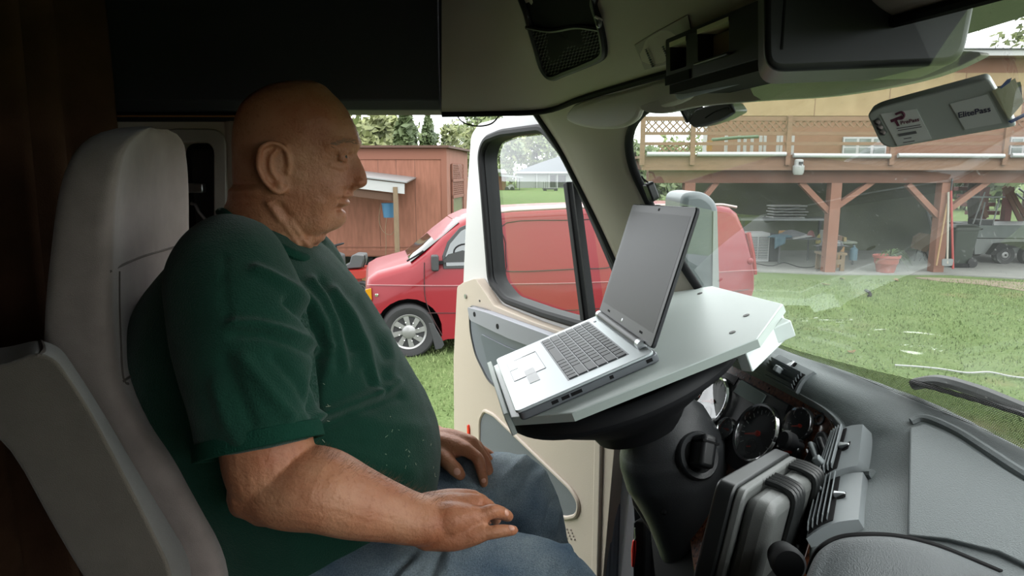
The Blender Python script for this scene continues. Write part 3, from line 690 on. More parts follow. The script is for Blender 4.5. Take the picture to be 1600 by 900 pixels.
# passenger side raised panel with its shadowed groove, and the rounded pad in front of it
L = hitloop(pv, [(1422, 668), (1446, 662), (1490, 682), (1540, 714), (1600, 752), (1700, 812), (1760, 900), (1640, 900), (1560, 862), (1480, 842), (1418, 836)], .0, n=4, sm=False)
L = [q for i, p in enumerate(L) for q in (p.lerp(L[i - 1], .12), p, p.lerp(L[(i + 1) % len(L)], .12))]
b = B(); b.loft([[p - V((0, 0, .01)) for p in L], [p + (O0 - p).normalized() * .007 for p in L]]); b.make('airbag_panel', M_DASH, dash, bevel=.004, seg=3)
b = B(); b.tube(hitloop(pv, [(1424, 660), (1448, 655), (1494, 674), (1545, 706), (1605, 745), (1700, 802)], .001, closed=False), .0065, 8); b.make('panel_lip', M_DASH, dash)
pr = [((1262, 905), 2.095, .02), ((1276, 872), 2.125, .028), ((1305, 852), 2.135, .035), ((1345, 846), 2.140, .04), ((1400, 848), 2.140, .045), ((1460, 862), 2.135, .05), ((1530, 890), 2.125, .055), ((1640, 940), 2.115, .06), ((1800, 1030), 2.105, .06)]
top_ = spline([AZ(x, y, z) for (x, y), z, r in pr], 6)
b = B()
rows = []
for i, p in enumerate(top_):
    dn = V((-.045, -.06, -.02)); rows.append([p + V((.02, .03, -.02)), p + V((.004, .006, .002)), p + dn * .25 + V((0, 0, .008)), p + dn * .9 + V((0, 0, -.0)), p + dn * 1.7 + V((0, 0, -.03)), p + dn * 2.4 + V((0, 0, -.1)), p + dn * 2.6 + V((0, 0, -.4))])
cc = [spline([r[i] for r in rows], 1) for i in range(7)]
b.grid([spline([cc[i][k] for i in range(7)], 4) for k in range(len(top_))])
b.make('passenger_pad', pm('dark_pad', (70, 75, 77), .5, bump=.22, bscale=700), dash, smooth=180)  # blackish grey plastic, with the shade of its averted face put into the colour
b = B(); b.tube([p + V((.006, .01, .0)) for p in top_], .004, 8); b.make('pad_seam', M_BLACKM, dash)

# centre stack: radio slot with switches, levers and a knob
def onC(px, py, off): return FC(*FC.pix(px, py, off), off)
stk = thing('switch_panel', 'black switch panel with rockers and knob beside the wood trim', 'switch panel', onC(1262, 740, .01))
b = B(); b.prism(FC, rpoly(cpx((1262, 715), (1280, 676), (1290, 674), (1297, 690), (1292, 735), (1258, 790), (1240, 790), (1238, 752), off=.006), .006), .003, .012); b.make('panel', M_BLACK, stk, bevel=.003)
for k in range(5):
    u = k / 4; x, y = lerp(1256, 1243, u), lerp(742, 775, u)
    b = B(); b.box(-.02, -.007, .012, .02, .007, .024, FC.at(*FC.pix(x + 10, y - 4, .012), 0, .35)); b.make('rocker_switch', M_DASHSMOOTH if k % 2 else M_BLACK, stk, bevel=.002)
b = B(); b.beam(onC(1281, 684, .02), onC(1292, 718, .02), .01, .012, FC.ez); b.make('slider', M_BLACK, stk, bevel=.003)
b = B(); b.beam(onC(1268, 692, .022), onC(1285, 738, .022), .008, .014, FC.ez); b.make('slider', M_DASHSMOOTH, stk, bevel=.003)
q = onC(1252, 698, .012); F = Fr(q, FC.ex, FC.ey); b = B(); b.lathe(F, [(.007, 0), (.007, .02), (.015, .022), (.016, .036), (.012, .04)], 18); b.make('knob', M_BLACK, stk)
b = B(); b.box(-.012, -.012, .012, .012, .012, .03, FC.at(*FC.pix(1277, 748, .02), 0, .35)); b.make('grey_button', pm('grey_button', (150, 154, 155), .4), stk, bevel=.003)
b = B(); b.beam(onC(1250, 640 + 130, .015), onC(1216, 860, .015), .05, .004, FC.ez); b.make('dark_slot', M_BLACKM, stk)
# two grey paddles of the lower stack
t = thing('brake_valve', 'grey ribbed paddle knobs low on the centre stack', 'control knob', onC(1250, 840, .02))
for k in range(2):
    b = B(); F = FC.at(*FC.pix(1257 - 18 * k, 828 + 6 * k, .02), .004, -1.25)
    b.tube([F(-.05, 0, 0), F(-.045, 0, .012), F(.045, 0, .012), F(.05, 0, 0)], .009, 10); b.make('paddle', M_DASHSMOOTH, t)
    for j in range(3):
        b = B(); b.tube([F(-.025 + .025 * j + .0006 * c, .009 * sin(c * 2 * pi / 12), .012 + .0095 * cos(c * 2 * pi / 12)) for c in range(12)], .0012, 5, closed=True); b.make('rib', M_BLACKM, t)
b = B(); b.box(-.01, -.07, 0, .01, .07, .02, FC.at(*FC.pix(1262, 852, .03), .02, .25)); b.make('wood_side', M_WOODTRIM, t, bevel=.002)

# ================================================================== STEERING WHEEL, DESK, LAPTOP
R_ = Matrix(((.91877799, -.11376866, -.37802605), (.11709978, .99301796, -.01424669), (.37700749, -.03117722, .92568533)))
FL = Fr((.00582964, 1.05018319, 2.11401887), R_.col[0], R_.col[1])     # laptop base: ex to the hinge, ey across, ez up
Wl, Dl, Ll = .36, .25, .243
st = thing('steering_wheel', 'black steering wheel carrying the white desk board', 'steering wheel', FL(.22, .17, -.1))
FW = FL.at(.21, .17, -.085)
b = B(); b.lathe(FW, [(.218 + .019 * cos(2 * pi * k / 14), .02 + .017 * sin(2 * pi * k / 14)) for k in range(15)], 60, cap=False); b.make('rim', M_RUBBER, st)
for k in range(4):
    a = .6 + k * pi / 2; b = B(); F = FW.at(0, 0, 0, a)
    b.loft([[F(.05, -.03, -.03), F(.05, .03, -.03), F(.05, .03, .0), F(.05, -.03, .0)], [F(.21, -.018, .008), F(.21, .018, .008), F(.21, .018, .028), F(.21, -.018, .028)]]); b.make('spoke', M_BLACK, st, bevel=.004)
b = B(); b.lathe(FW, [(.0, .018), (.09, .018), (.115, .008), (.12, -.01), (.1, -.05), (.08, -.07)], 40); b.make('hub', M_RUBBER, st)
b = B(); b.lathe(FW.at(.0, -.0, 0), [(.205, .012), (.2, -.005), (.17, -.03), (.13, -.055), (.10, -.075), (.09, -.1)], 40); b.make('back_cover', M_RUBBER, st)
co = thing('steering_column', 'dark grey steering column cowl below the wheel', 'steering column', FW(0, 0, -.3))
ctr = [(1045, 688, 1.24), (1050, 705, 1.24), (1062, 740, 1.235), (1072, 775, 1.23), (1080, 815, 1.225), (1088, 860, 1.22), (1095, 920, 1.215)]
rad = [.096, .106, .108, .096, .082, .072, .066]
b = B(); b.tube(spline([A(*p) for p in ctr], 5), [tab(i / 30, [k / 6 for k in range(7)], rad) for i in range(31)], 32, up=(0, 1, 0), round_=True, flat=.85); cw = b.make('cowl', M_COWL, co, smooth=180)
cwb = bvh(cw)
b = B(); q = hit(cwb, 1086, 712); nn = (O0 - q).normalized(); F = Fr(q - nn * .012, (1, .1, -.1), (0, .3, 1))
F = Fr(q - nn * .01, (1, .25, 0), (-.1, .4, .9))
b.lathe(F, [(.045, -.01), (.045, .012), (.041, .018), (.032, .016), (.028, -.004)], 32, sx=.9, sy=1.0); b.make('ignition_bezel', M_COWL, co)
b = B(); b.lathe(F, [(.029, .0), (.029, .012), (.02, .014)], 24); b.make('lock_barrel', M_BLACKM, co)
b = B(); b.box(-.016, -.030, .012, .014, .030, .058, F.at(0, .006, 0, -.35)); b.make('key_grip', M_BLACK, co, bevel=.008, seg=3)
b = B(); b.box(-.0168, .014, .02, .0148, .018, .0588, F.at(0, .006, 0, -.35)); b.make('key_seam', M_BLACKM, co)
b = B(); q = hit(cwb, 1038, 800); b.ball(q, .006); b.make('cowl_screw', M_BLACKM, co)

# lower left dash end: grey bin and tan flap beside the column, with the dark end panel
t = thing('lower_dash_panel', 'tan and grey dash end panel left of the column', 'dash panel', A(1010, 800, 1.5))
b = B(); P = [A(x, y, 1.5) for x, y in ((985, 742), (1000, 730), (1050, 760), (1100, 830), (1100, 1000), (1010, 1000), (992, 860))]
b.loft([P, [p + V((.12, .02, 0)) for p in P]]); b.make('end_panel', M_DARKVINYL, t, bevel=.006)
b = B(); P = [A(x, y, 1.46) for x, y in ((984, 742), (1000, 734), (1024, 760), (1030, 790), (1018, 808), (986, 776))]
b.loft([P, [p + V((.05, .03, 0)) for p in P]]); b.make('bin', M_DOORGREY, t, bevel=.006)
b = B(); P = [A(x, y, 1.44) for x, y in ((985, 773), (1016, 808), (1040, 845), (1057, 878), (1052, 888), (1032, 860), (1012, 826), (988, 790))]
b.loft([P, [p + V((.02, .02, 0)) for p in P]]); fl = b.make('tan_flap', M_TAUPE, t, bevel=.003)
b = B(); P = [A(x, y, 1.437) for x, y in ((1018, 812), (1030, 832), (1026, 832), (1015, 815))]; b.loft([P, [p + V((.004, .004, 0)) for p in P]]); b.make('flap_slot', M_BLACKM, fl)
b = B(); P = [A(x, y, 1.437) for x, y in ((1042, 868), (1050, 880), (1048, 881), (1041, 871))]; b.loft([P, [p + V((.004, .004, 0)) for p in P]]); b.make('flap_slot', M_BLACKM, fl)
t = thing('handle_strap', 'black grab strap at the door hinge with a red pull tag', 'strap', A(998, 850, 1.48))
b = B(); P = [A(x, y, 1.47) for x, y in ((989, 818), (993, 813), (1006, 814), (1008, 820), (1005, 1000), (988, 1000))]; b.loft([P, [p + V((.02, .02, 0)) for p in P]]); b.make('strap', M_BLACK, t, bevel=.004)
b = B(); b.tube([A(992, 825, 1.455), A(993, 840, 1.455), A(990, 846, 1.455)], .002, 6); b.make('steel_clip', M_STEEL, t)
b = B(); b.tube([A(991, 846, 1.455), A(990, 860, 1.455), A(989, 884, 1.455)], [.0045, .006, .0035], 10, round_=True); b.make('red_tag', M_RED, t)

# desk board
bt = -.022
bd = thing('desk_board', 'white desk board with chamfered corners clamped on the steering wheel', 'desk board', FL(.25, .17, bt))
poly = [(-.012, .395), (-.012, .046), (.082, -.046), (.393, -.073), (.493, .024), (.479, .291), (.40, .40), (.08, .43)]
b = B(); b.prism(FL, poly, bt - .016, bt); bo = b.make('board', [M_BOARD], bd, bevel=.0015)
b = B()
for i in range(len(poly)):
    p, q = poly[i], poly[(i + 1) % len(poly)]
    b.add([FL(p[0], p[1], bt - .0155), FL(q[0], q[1], bt - .0155), FL(q[0], q[1], bt - .0015), FL(p[0], p[1], bt - .0015)], [(0, 1, 2, 3)])
for v in b.v: pass
cxy = V((.24, .18)); 
b.v = [p + FL.ex * (.0006 * (1 if (p - FL.o).dot(FL.ex) > .24 else -1)) + FL.ey * (.0006 * (1 if (p - FL.o).dot(FL.ey) > .18 else -1)) for p in b.v]
b.make('edge_band', M_BOARDEDGE, bo, smooth=0)
b = B(); b.box(-.022, .04, bt - .03, -.012, .40, bt + .012, FL); b.make('front_lip', M_BOARDEDGE, bd, bevel=.002)
b = B(); b.prism(FL, [(.36, -.05), (.49, .03), (.475, .0), (.37, -.07)], bt - .05, bt - .016); b.make('under_cleat', M_BOARD, bd, bevel=.002)
b = B(); b.box(.40, -.02, bt - .045, .478, .26, bt - .016, FL); b.make('under_block', M_BOARD, bd, bevel=.002)
M_SCREW = pm('screw_head', (60, 58, 55), .4, .6)
for x, y in ((.444, .275), (.433, .042), (.383, -.006)):
    b = B(); b.lathe(FL.at(x, y, bt), [(.0055, 0), (.0055, .001), (.002, .0015)], 14); b.make('screw', M_SCREW, bd)

# laptop
M_LAP = pm('laptop_silver', (186, 194, 196), .38, .35); M_LAPSIDE = pm('laptop_side', (96, 100, 104), .4, .3); M_KEY = pm('laptop_key', (58, 60, 64), .5); M_BEZEL = pm('laptop_bezel', (48, 49, 53), .45)
lp = thing('laptop', 'open silver laptop with a blank grey screen on the white board', 'laptop', FL(.12, .18, 0))
b = B(); b.prism(FL, rrect(0, 0, Dl, Wl, .012), -.005, 0); base = b.make('base', M_LAP, lp, bevel=.0015)
b = B(); b.prism(FL, rrect(.003, .002, Dl + .006, Wl - .002, .012), -.021, -.005); lo = b.make('lower_shell', M_LAPSIDE, lp, bevel=.003)
for x0, x1 in ((.06, .072), (.078, .092), (.095, .115), (.165, .172), (.232, .243)):
    b = B(); b.box(x0, .0015, -.015, x1, .0026, -.009, FL); b.make('port', M_BLACKM, lo)
# keyboard well and keys
kx0, kx1, ky0, ky1 = .104, .214, .040, .338
b = B(); b.box(kx0 - .002, ky0 - .002, -.001, kx1 + .002, ky1 + .002, .0004, FL); kb = b.make('keyboard', M_LAPSIDE, base)
rowsk = [[1.5] + [1] * 4 + [1]] 
U = (ky1 - ky0) / 15.0; ph = (kx1 - kx0) / 6
layout = [[1.2, 1, 1, 1, 5, 1, 1, 1, .9, .9, .9], [2.2] + [1] * 10 + [2.8], [1.7] + [1] * 11 + [2.3], [1.4] + [1] * 12 + [1.6], [1] * 13 + [2], [.94] * 16]
kme = {}
for r, ks in enumerate(layout):
    y = ky1
    s_ = (ky1 - ky0) / sum(ks)
    for w in ks:
        ww = w * s_; key = (round(ww, 4))
        cx = kx0 + (r + .5) * ph; hx_ = ph / 2 - .0012; hy_ = ww / 2 - .0012
        F = FL.at(cx, y - ww / 2, .0004)
        g = B(); g.loft([[F(-hx_, -hy_, 0), F(hx_, -hy_, 0), F(hx_, hy_, 0), F(-hx_, hy_, 0)], [F(-hx_ + .0004, -hy_ + .0004, .0018), F(hx_ - .0004, -hy_ + .0004, .0018), F(hx_ - .0004, hy_ - .0004, .0018), F(-hx_ + .0004, hy_ - .0004, .0018)]])
        g.make('key', M_KEY, kb, smooth=0); y -= ww
b = B(); b.box(.018, .155, .0, .082, .285, .0006, FL); tp = b.make('touchpad', pm('touchpad', (200, 205, 208), .3, .2), base)
b = B(); b.tube([FL(x, y, .0006) for x, y in ((.018, .155), (.082, .155), (.082, .285), (.018, .285))], .0005, 4, closed=True); b.make('touchpad_outline', M_LAPSIDE, base)
b = B(); b.box(.018, .225, .0006, .034, .285, .0012, FL); b.make('touchpad_button', M_LAP, tp)
M_STICK = pm('paper_sticker', (240, 242, 244), .5)
b = B(); b.box(.042, .105, .0, .062, .19, .0009, FL); b.make('pale_sticker', M_STICK, base)
b = B(); b.box(.052, .288, .0, .082, .346, .0008, FL); b.make('pale_sticker', M_STICK, base)
b = B(); b.box(.222, .315, .0, .227, .322, .001, FL); b.make('power_button', M_LAPSIDE, base)
# hinge bar
b = B(); b.tube([FL(.243, .056, .004), FL(.243, .36 - .03, .004)], .0085, 16); hb_ = b.make('hinge_bar', M_BEZEL, lp)
for y0, y1 in ((.040, .058), (.328, .345)):
    b = B(); b.tube([FL(.243, y0, .004), FL(.243, y1, .004)], .0088, 16); b.make('hinge_cap', M_STEEL, lp)
# screen
FSn = Fr(FL(Dl, 0, .004), FL.ex * cos(.88783) + FL.ez * sin(.88783), FL.ey)    # ex up the screen, ey across, ez away from the viewer
if FSn.ez.dot(FL.ex) > 0: sg = -1
else: sg = 1
b = B(); b.prism(FSn, rrect(.0, 0, Ll, Wl, .010), -.004 * 1, .004); scr = b.make('screen_lid', M_BEZEL, lp, bevel=.002)
fz = .0042 * sg
b = B(); b.box(.024, .014, min(fz, fz * .5), Ll - .016, Wl - .014, max(fz, fz * .5), FSn); b.make('display', pm('display_panel', (62, 62, 64), .42, spec=.22), scr)
b = B(); b.box(Ll - .011, Wl * .5 - .004, min(fz, fz * .5) , Ll - .006, Wl * .5 + .004, max(fz, fz * .5) * 1.05, FSn); b.make('webcam', M_BLACKM, scr)
for y in (.06, .20, .30):
    b = B(); b.box(Ll - .004, y - .012, -.004, Ll + .0008, y + .012, .003, FSn); b.make('rubber_bump', M_BLACKM, scr)
for y in (.07, .29):
    b = B(); b.box(.012, y - .008, min(fz, .5 * fz), .016, y + .008, max(fz, .5 * fz) * 1.06, FSn); b.make('hinge_mark', M_BLACKM, scr)
b = B(); b.ball(FSn(.013, .19, fz), (.004, .004, .0006), FSn, 14, 6); b.make('badge', M_STEEL, scr)

# ================================================================== RUGGED TERMINAL ON ITS MOUNT
tm = thing('data_terminal', 'rugged dark grey terminal seen from behind on a mount by the dash', 'terminal', A(1150, 850, .75))
FT = Fr(A(1121, 749, .74), A(1213, 698, .93) - A(1121, 749, .74), A(1047, 930, .68) - A(1121, 749, .74))   # ex far, ey down the screen
Wt = (A(1213, 698, .93) - A(1121, 749, .74)).length
if FT.ez.dot(V((1, 0, 0))) < 0: sz = -1
else: sz = 1
M_TERM = pm('terminal_case', (92, 94, 92), .42, bump=.1, bscale=600); M_TERMD = pm('terminal_front', (26, 28, 28), .4)
def zz(a): return a * sz
b = B(); b.prism(FT, rrect(-.002, 0, Wt, .30, .014), zz(0), zz(.022)); b.make('front_bezel', M_TERMD, tm, bevel=.003)
b = B(); b.prism(FT, rrect(.0, .002, Wt - .002, .29, .016), zz(.022), zz(.034)); b.make('top_band', M_TERM, tm, bevel=.003)
b = B(); b.prism(FT, rrect(.006, .008, Wt - .008, .28, .02), zz(.034), zz(.070)); bk = b.make('back_case', M_TERM, tm, bevel=.012, seg=3)
for xc in (.09, .195):
    for j in range(4):
        b = B(); b.tube(spline([FT(xc - .017 + j * .0125, .003, zz(.036)), FT(xc - .017 + j * .0125, .003, zz(.058)), FT(xc - .017 + j * .0125, .012, zz(.072)), FT(xc - .017 + j * .0125, .06, zz(.073)), FT(xc - .017 + j * .0125, .15, zz(.072))], 4), .0046, 8); b.make('fin', M_TERMD, bk)
b = B(); b.box(.06, .12, min(zz(.068), zz(.076)), .12, .17, max(zz(.068), zz(.076)), FT); b.make('label_plate', pm('label_plate', (130, 134, 132), .5), bk)
for k in range(7):
    b = B(); b.box(.062, .124 + .006 * k, min(zz(.076), zz(.0765)), .085, .1265 + .006 * k, max(zz(.076), zz(.0765)), FT); b.make('label_line', M_BLACKM, bk)
b = B(); b.prism(FT, rrect(.02, .10, .16, .25, .012), zz(.066), zz(.082)); mp_ = b.make('mount_plate', M_TERMD, tm, bevel=.004)
for k in range(6):
    b = B(); b.ball(FT(.165, .10 + .022 * k, zz(.074)), .006, nu=10, nv=6); b.make('mount_bolt', M_STEEL, tm)
b = B(); b.lathe(Fr(FT(.12, .19, zz(.082)), FT.ex, FT.ey * sz), [(.03, 0), (.03, .012), (.02, .016), (.014, .024), (.014, .04)], 24); b.make('ball_socket', M_TERMD, tm)
b = B(); b.tube([FT(.12, .19, zz(.115)), A(1215, 880, .74), A(1225, 960, .74)], [.018, .02, .02], 14, round_=True); b.make('mount_arm', M_RUBBER, tm)
b = B(); q = A(1231, 880, .66); F = Fr(q, (1, -.2, 0), (0, .3, 1)); b.lathe(F, [(.016, -.03), (.018, -.008), (.018, .004), (.015, .009), (.006, .010)], 28); tag(b.make('mount_knob', M_RUBBER), 'round black mount knob at the foot of the terminal', 'knob')

# ================================================================== TRANSPONDER ON THE WINDSHIELD
M_TRANS = pm('transponder_shell', (186, 192, 186), .45); M_INK = pm('dark_ink', (52, 50, 78), .6); M_INKP = pm('plum_ink', (104, 52, 74), .6)
tr = thing('toll_transponder', 'grey toll transponder with printed stickers on the windshield', 'transponder', A(1470, 180, .62))
p00 = A(1379, 234, .66); p10 = A(1590, 196, .60); p01 = A(1354, 172, .66)
FTr = Fr(p00, p10 - p00, p01 - p00)          # face towards the camera
if FTr.ez.dot(O0 - p00) < 0: FTr.ez = -FTr.ez
q = [FTr.pix(x, y) for x, y in ((1380, 234), (1590, 197), (1545, 122), (1372, 168), (1354, 178))]
b = B(); b.prism(FTr, rpoly([q[0] + (.012,), q[1] + (.004,), q[2] + (.004,), q[3] + (.01,), q[4] + (.008,)], .01), -.032, 0); b.make('shell', M_TRANS, tr, bevel=.004, seg=3)
q2 = [FTr.pix(x, y) for x, y in ((1372, 164), (1545, 118), (1568, 112), (1548, 124), (1380, 171))]
def tpoly(pts, z0, z1, name, m, par): 
    g = B(); g.prism(FTr, [FTr.pix(*p) for p in pts], z0, z1); return g.make(name, m, par)
s1 = tpoly(((1376, 178), (1432, 170), (1456, 217), (1402, 227)), .0002, .0008, 'logo_sticker', pm('sticker_grey', (226, 228, 224), .5), tr)
s2 = tpoly(((1484, 162), (1543, 147), (1566, 192), (1508, 202)), .0002, .0008, 'name_sticker', pm('sticker_grey2', (216, 220, 215), .5), tr)
def tline(px, py, ang=None):
    x, y = FTr.pix(px, py, .001); return x, y
def tframe(p, q):
    a = FTr.pix(*p, .0009); c = FTr.pix(*q, .0009); an = atan2(c[1] - a[1], c[0] - a[0]); return FTr.at((a[0] + c[0]) / 2, (a[1] + c[1]) / 2, .0009, an), hypot(c[0] - a[0], c[1] - a[1])
F, w = tframe((1409, 192), (1434, 187)); text('wordmark', 'PrePass', F, w * .38, M_INKP, s1, .0002, off=.00008)
F, w = tframe((1496, 181), (1549, 170)); text('wordmark', 'ElitePass', F, w * .28, M_INK, s2, .0002, off=.00012)
tpoly(((1391, 187), (1409, 180), (1411, 184), (1393, 191)), .001, .0013, 'logo_bar', M_INKP, s1)
tpoly(((1397, 187), (1401, 186), (1406, 196), (1402, 197)), .001, .0013, 'logo_stem', M_INKP, s1)
lb = B(); F, w = tframe((1398, 184), (1409, 182)); lb.tube(spline([F(-.002, .003, 0), F(.003, .004, 0), F(.005, .001, 0), F(.003, -.002, 0), F(-.001, -.001, 0)], 4), .0011, 6); lb.make('logo_loop', M_INKP, s1)
tpoly(((1403, 209), (1431, 204), (1433, 208), (1405, 213)), .001, .0012, 'barcode', pm('grey_ink', (110, 110, 112), .6), s1)
for a_, c_ in (((1401, 200), (1438, 194)), ((1403, 203), (1440, 197)), ((1412, 216), (1424, 214)), ((1411, 222), (1429, 219))):
    tpoly((a_, c_, (c_[0] + .5, c_[1] + 1.2), (a_[0] + .5, a_[1] + 1.2)), .001, .0012, 'print_line', MATS['grey_ink'], s1)
w_ = tpoly(((1367, 187), (1374, 184), (1386, 206), (1382, 212), (1376, 208)), .0002, .0012, 'screw_well', pm('transponder_well', (120, 126, 122), .5), tr)
for x, y in ((1371, 191), (1375, 199), (1379, 207)):
    b = B(); b.lathe(FTr.at(*FTr.pix(x, y, .001), .001), [(.0028, 0), (.0026, .001), (.001, .0014)], 12); b.make('screw', M_CHROME, w_)
tpoly(((1550, 142), (1586, 122), (1600, 158), (1576, 187)), .0004, .0016, 'masking_tape', pm('masking_tape', (186, 184, 152), .6), tr)
tpoly(((1562, 136), (1573, 124), (1581, 121), (1578, 128), (1564, 138)), .0016, .002, 'blue_tape', pm('blue_tape', (30, 66, 128), .5), tr)
tpoly(((1575, 189), (1600, 176), (1604, 180), (1580, 192)), .0016, .002, 'blue_tape', MATS['blue_tape'], tr)
b = B(); F = FTr.at(.08, .02, -.032); b.box(-.03, -.008, -.02, .03, .008, 0, F); b.make('velcro_pad', M_BLACKM, tr)

# wiper beyond the glass
t = thing('windshield_wiper', 'black windshield wiper resting low outside the glass', 'wiper', AZ(1520, 620, 2.2))
def wp(x, y, off=.03): return ws_hit(x, y, -off)
b = B(); b.tube(spline([wp(1430, 600), wp(1470, 596), wp(1530, 612), wp(1600, 640), wp(1700, 680)], 6), .009, 8); b.make('wiper_arm', M_BLACK, t)
b = B(); b.tube(spline([wp(1425, 597, .015), wp(1480, 612, .015), wp(1550, 632, .015), wp(1620, 655, .015), wp(1700, 690, .015)], 6), .006, 8, flat=.5); b.make('blade', M_RUBBER, t)
b = B(); b.tube(spline([wp(1478, 598, .03), wp(1490, 594, .045), wp(1500, 602, .03)], 4), .005, 8); b.make('blade_clip', M_BLACK, t)
t2 = thing('windshield_wiper', 'tip of a black wiper outside the glass behind the desk board', 'wiper', ws_hit(1215, 530))
b = B(); b.tube(spline([wp(1192, 545), wp(1205, 532), wp(1217, 529), wp(1224, 522), wp(1228, 522)], 4), [.004] * 8 + [.007] * 9, 8); b.make('wiper_arm', M_BLACK, t2)

# ================================================================== SEAT, ARMREST, CURTAIN, BELT GUIDE
se = thing('driver_seat', 'tall taupe fabric driver seat with raised armrest', 'seat', (-.45, 1.17, FLOOR))
YN, YF = .93, 1.43
def bx(px, py, Y): return A(px, py, Y)
# backrest: rings over height; each ring rounded, front to +x
front = [(1100, -.08), (1000, -.13)]
zs = []
prof = [ # py, front px (near edge), back px, half width scale
 (183, 175, 130, .10), (190, 180, 110, .22), (205, 178, 94, .34), (230, 173, 82, .43), (270, 171, 72, .49), (330, 170, 66, .53), (400, 170, 62, .55), (470, 173, 60, .57), (540, 180, 58, .58), (600, 196, 60, .60), (660, 235, 74, .62), (720, 285, 100, .64), (790, 330, 130, .65), (860, 362, 190, .66), (930, 372, 220, .66)]
prof = [(stab(y, [p[0] for p in prof], [p[1] for p in prof]), stab(y, [p[0] for p in prof], [p[2] for p in prof]), y, stab(y, [p[0] for p in prof], [p[3] for p in prof])) for y in [183 + (930 - 183) * (k / 44)**1.25 for k in range(45)]]
rings = []
ycs = 1.18
for fx, kx, y, hw in prof:
    hw = hw * .42; yn = ycs - hw
    a = A(fx, y, .95); c = A(kx, y, .95); z = a.z; x0, x1 = c.x, a.x
    dp = x1 - x0; r = min(.05, dp * .45, hw * .6); ring = []
    P = rpoly([(x0, ycs - hw, r * .9), (x1, ycs - hw, r * .55), (x1 - .02, ycs - hw * .55, .03), (x1 - .02, ycs + hw * .55, .03), (x1, ycs + hw, r * .55), (x0, ycs + hw, r * .9)], .03, 6)
    rings.append([V((p[0] - .22 * max(0, p[1] - .97), p[1], z)) for p in P])
b = B(); b.loft(rings); bk = b.make('backrest', M_SEAT, se, smooth=60)
sv = bvh(bk)
M_SEAM = pm('seat_seam', (84, 76, 70), .9)
for nm, pts in (('seam', [(172, 424), (196, 412), (225, 400), (255, 391), (280, 384)]), ('seam', [(186, 424), (186, 470), (188, 530), (192, 590), (200, 600)]), ('seam', [(192, 596), (204, 588), (216, 580)])):
    q = hitloop(sv, pts, .0, closed=False)
    if len(q) > 2: b = B(); b.tube(q, .0022, 6); b.make(nm, M_SEAM, bk)
b = B(); b.box(-.5, .93, 1.58, -.06, 1.43, 1.725); b.make('seat_cushion', M_SEAT, se, bevel=.05, seg=4)
b = B(); b.box(-.45, .98, FLOOR, -.1, 1.38, 1.58); b.make('seat_base', M_BLACK, se, bevel=.02)
# armrest
Ya = .80
FA = Fr(A(60, 530, Ya), (1, 0, 0), (0, 0, 1))
FA2 = Fr(A(60, 530, Ya + .09), (1, 0, 0), (0, 0, 1))
near = [(-160, 580, .02), (0, 574, .03), (58, 550, .02), (88, 562, .03), (136, 632, .1), (205, 762, .1), (270, 896, .03), (268, 960, .03), (160, 950, .03), (92, 838, .1), (0, 668, .1), (-160, 600, .02)]
far_ = [(-160, 548, .02), (0, 544, .03), (62, 529, .02), (96, 542, .03), (150, 624, .1), (212, 730, .1), (300, 874, .03), (300, 945, .03), (170, 930, .03), (96, 830, .1), (10, 660, .1), (-160, 590, .02)]
rn = rpoly([FA.pix(x, y) + (r,) for x, y, r in near], .03, 4); rf = rpoly([FA2.pix(x, y) + (r,) for x, y, r in far_], .03, 4)
b = B(); b.loft([[FA2(p[0], p[1], 0) for p in rf], [FA(p[0], p[1], 0) for p in rn]])
arm_o = b.make('armrest', M_ARM, se, smooth=60, bevel=.014, seg=4)
av = bvh(arm_o)
ql = hitloop(av, [(64, 534), (68, 546), (62, 556)], .0, closed=False)
if len(ql) > 2: b = B(); b.tube(ql, .003, 6); b.make('armrest_notch', M_SEAM, arm_o)

# belt guide above the seat
b = B(); P = spline([A(x, y, 1.5) for x, y in ((116, 96), (130, 93), (146, 104), (158, 140), (166, 185), (140, 190), (126, 160), (113, 120))], 4, True)
b.loft([P, [p + V((.0, .04, 0)) for p in P]]); o = b.make('belt_guide', M_BLACKM, bevel=.006); tag(o, 'black seat belt guide on the wall above the seat top', 'belt guide')
b = B(); b.box(-.005, -.005, 0, .005, .005, .001, Fr(A(121, 107, 1.498), (1, 0, 0), (0, 0, 1))); b.make('pale_mark', M_STICK, o)
# curtain
rows = []
for k in range(90):
    t_ = k / 89; y = .25 + 1.32 * t_; x = -1.02 + .028 * sin(t_ * 74) + .016 * sin(t_ * 33 + 1) + .1 * t_
    rows.append([V((x + .015 * sin(z * 2 + t_ * 9), y, z)) for z in (1.5, 1.8, 2.1, 2.4, 2.7, 3.0, 3.14)])
b = B(); b.grid(rows); tag(b.make('sleeper_curtain', M_CURTAIN, smooth=180, solid=.004), 'dark brown pleated curtain hanging behind the seat', 'curtain')
b = B(); b.tube([V((-.96, .2, 3.12)), V((-.96, YL - .06, 3.12))], .012, 10); tag(b.make('curtain_rail', M_BLACK), 'black rail along the ceiling carrying the brown curtain', 'curtain rail')
# outdoor surfaces: colours dimmed to offset the exposure, which is raised for the cab
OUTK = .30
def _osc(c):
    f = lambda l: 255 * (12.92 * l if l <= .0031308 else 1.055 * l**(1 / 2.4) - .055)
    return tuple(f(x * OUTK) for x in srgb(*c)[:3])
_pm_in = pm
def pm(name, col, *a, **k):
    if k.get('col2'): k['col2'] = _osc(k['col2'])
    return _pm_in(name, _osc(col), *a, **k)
M_WHITEPAINT = pm('outdoor_white', (232, 234, 232), .5); M_STICK = pm('outdoor_pale', (226, 228, 224), .6)
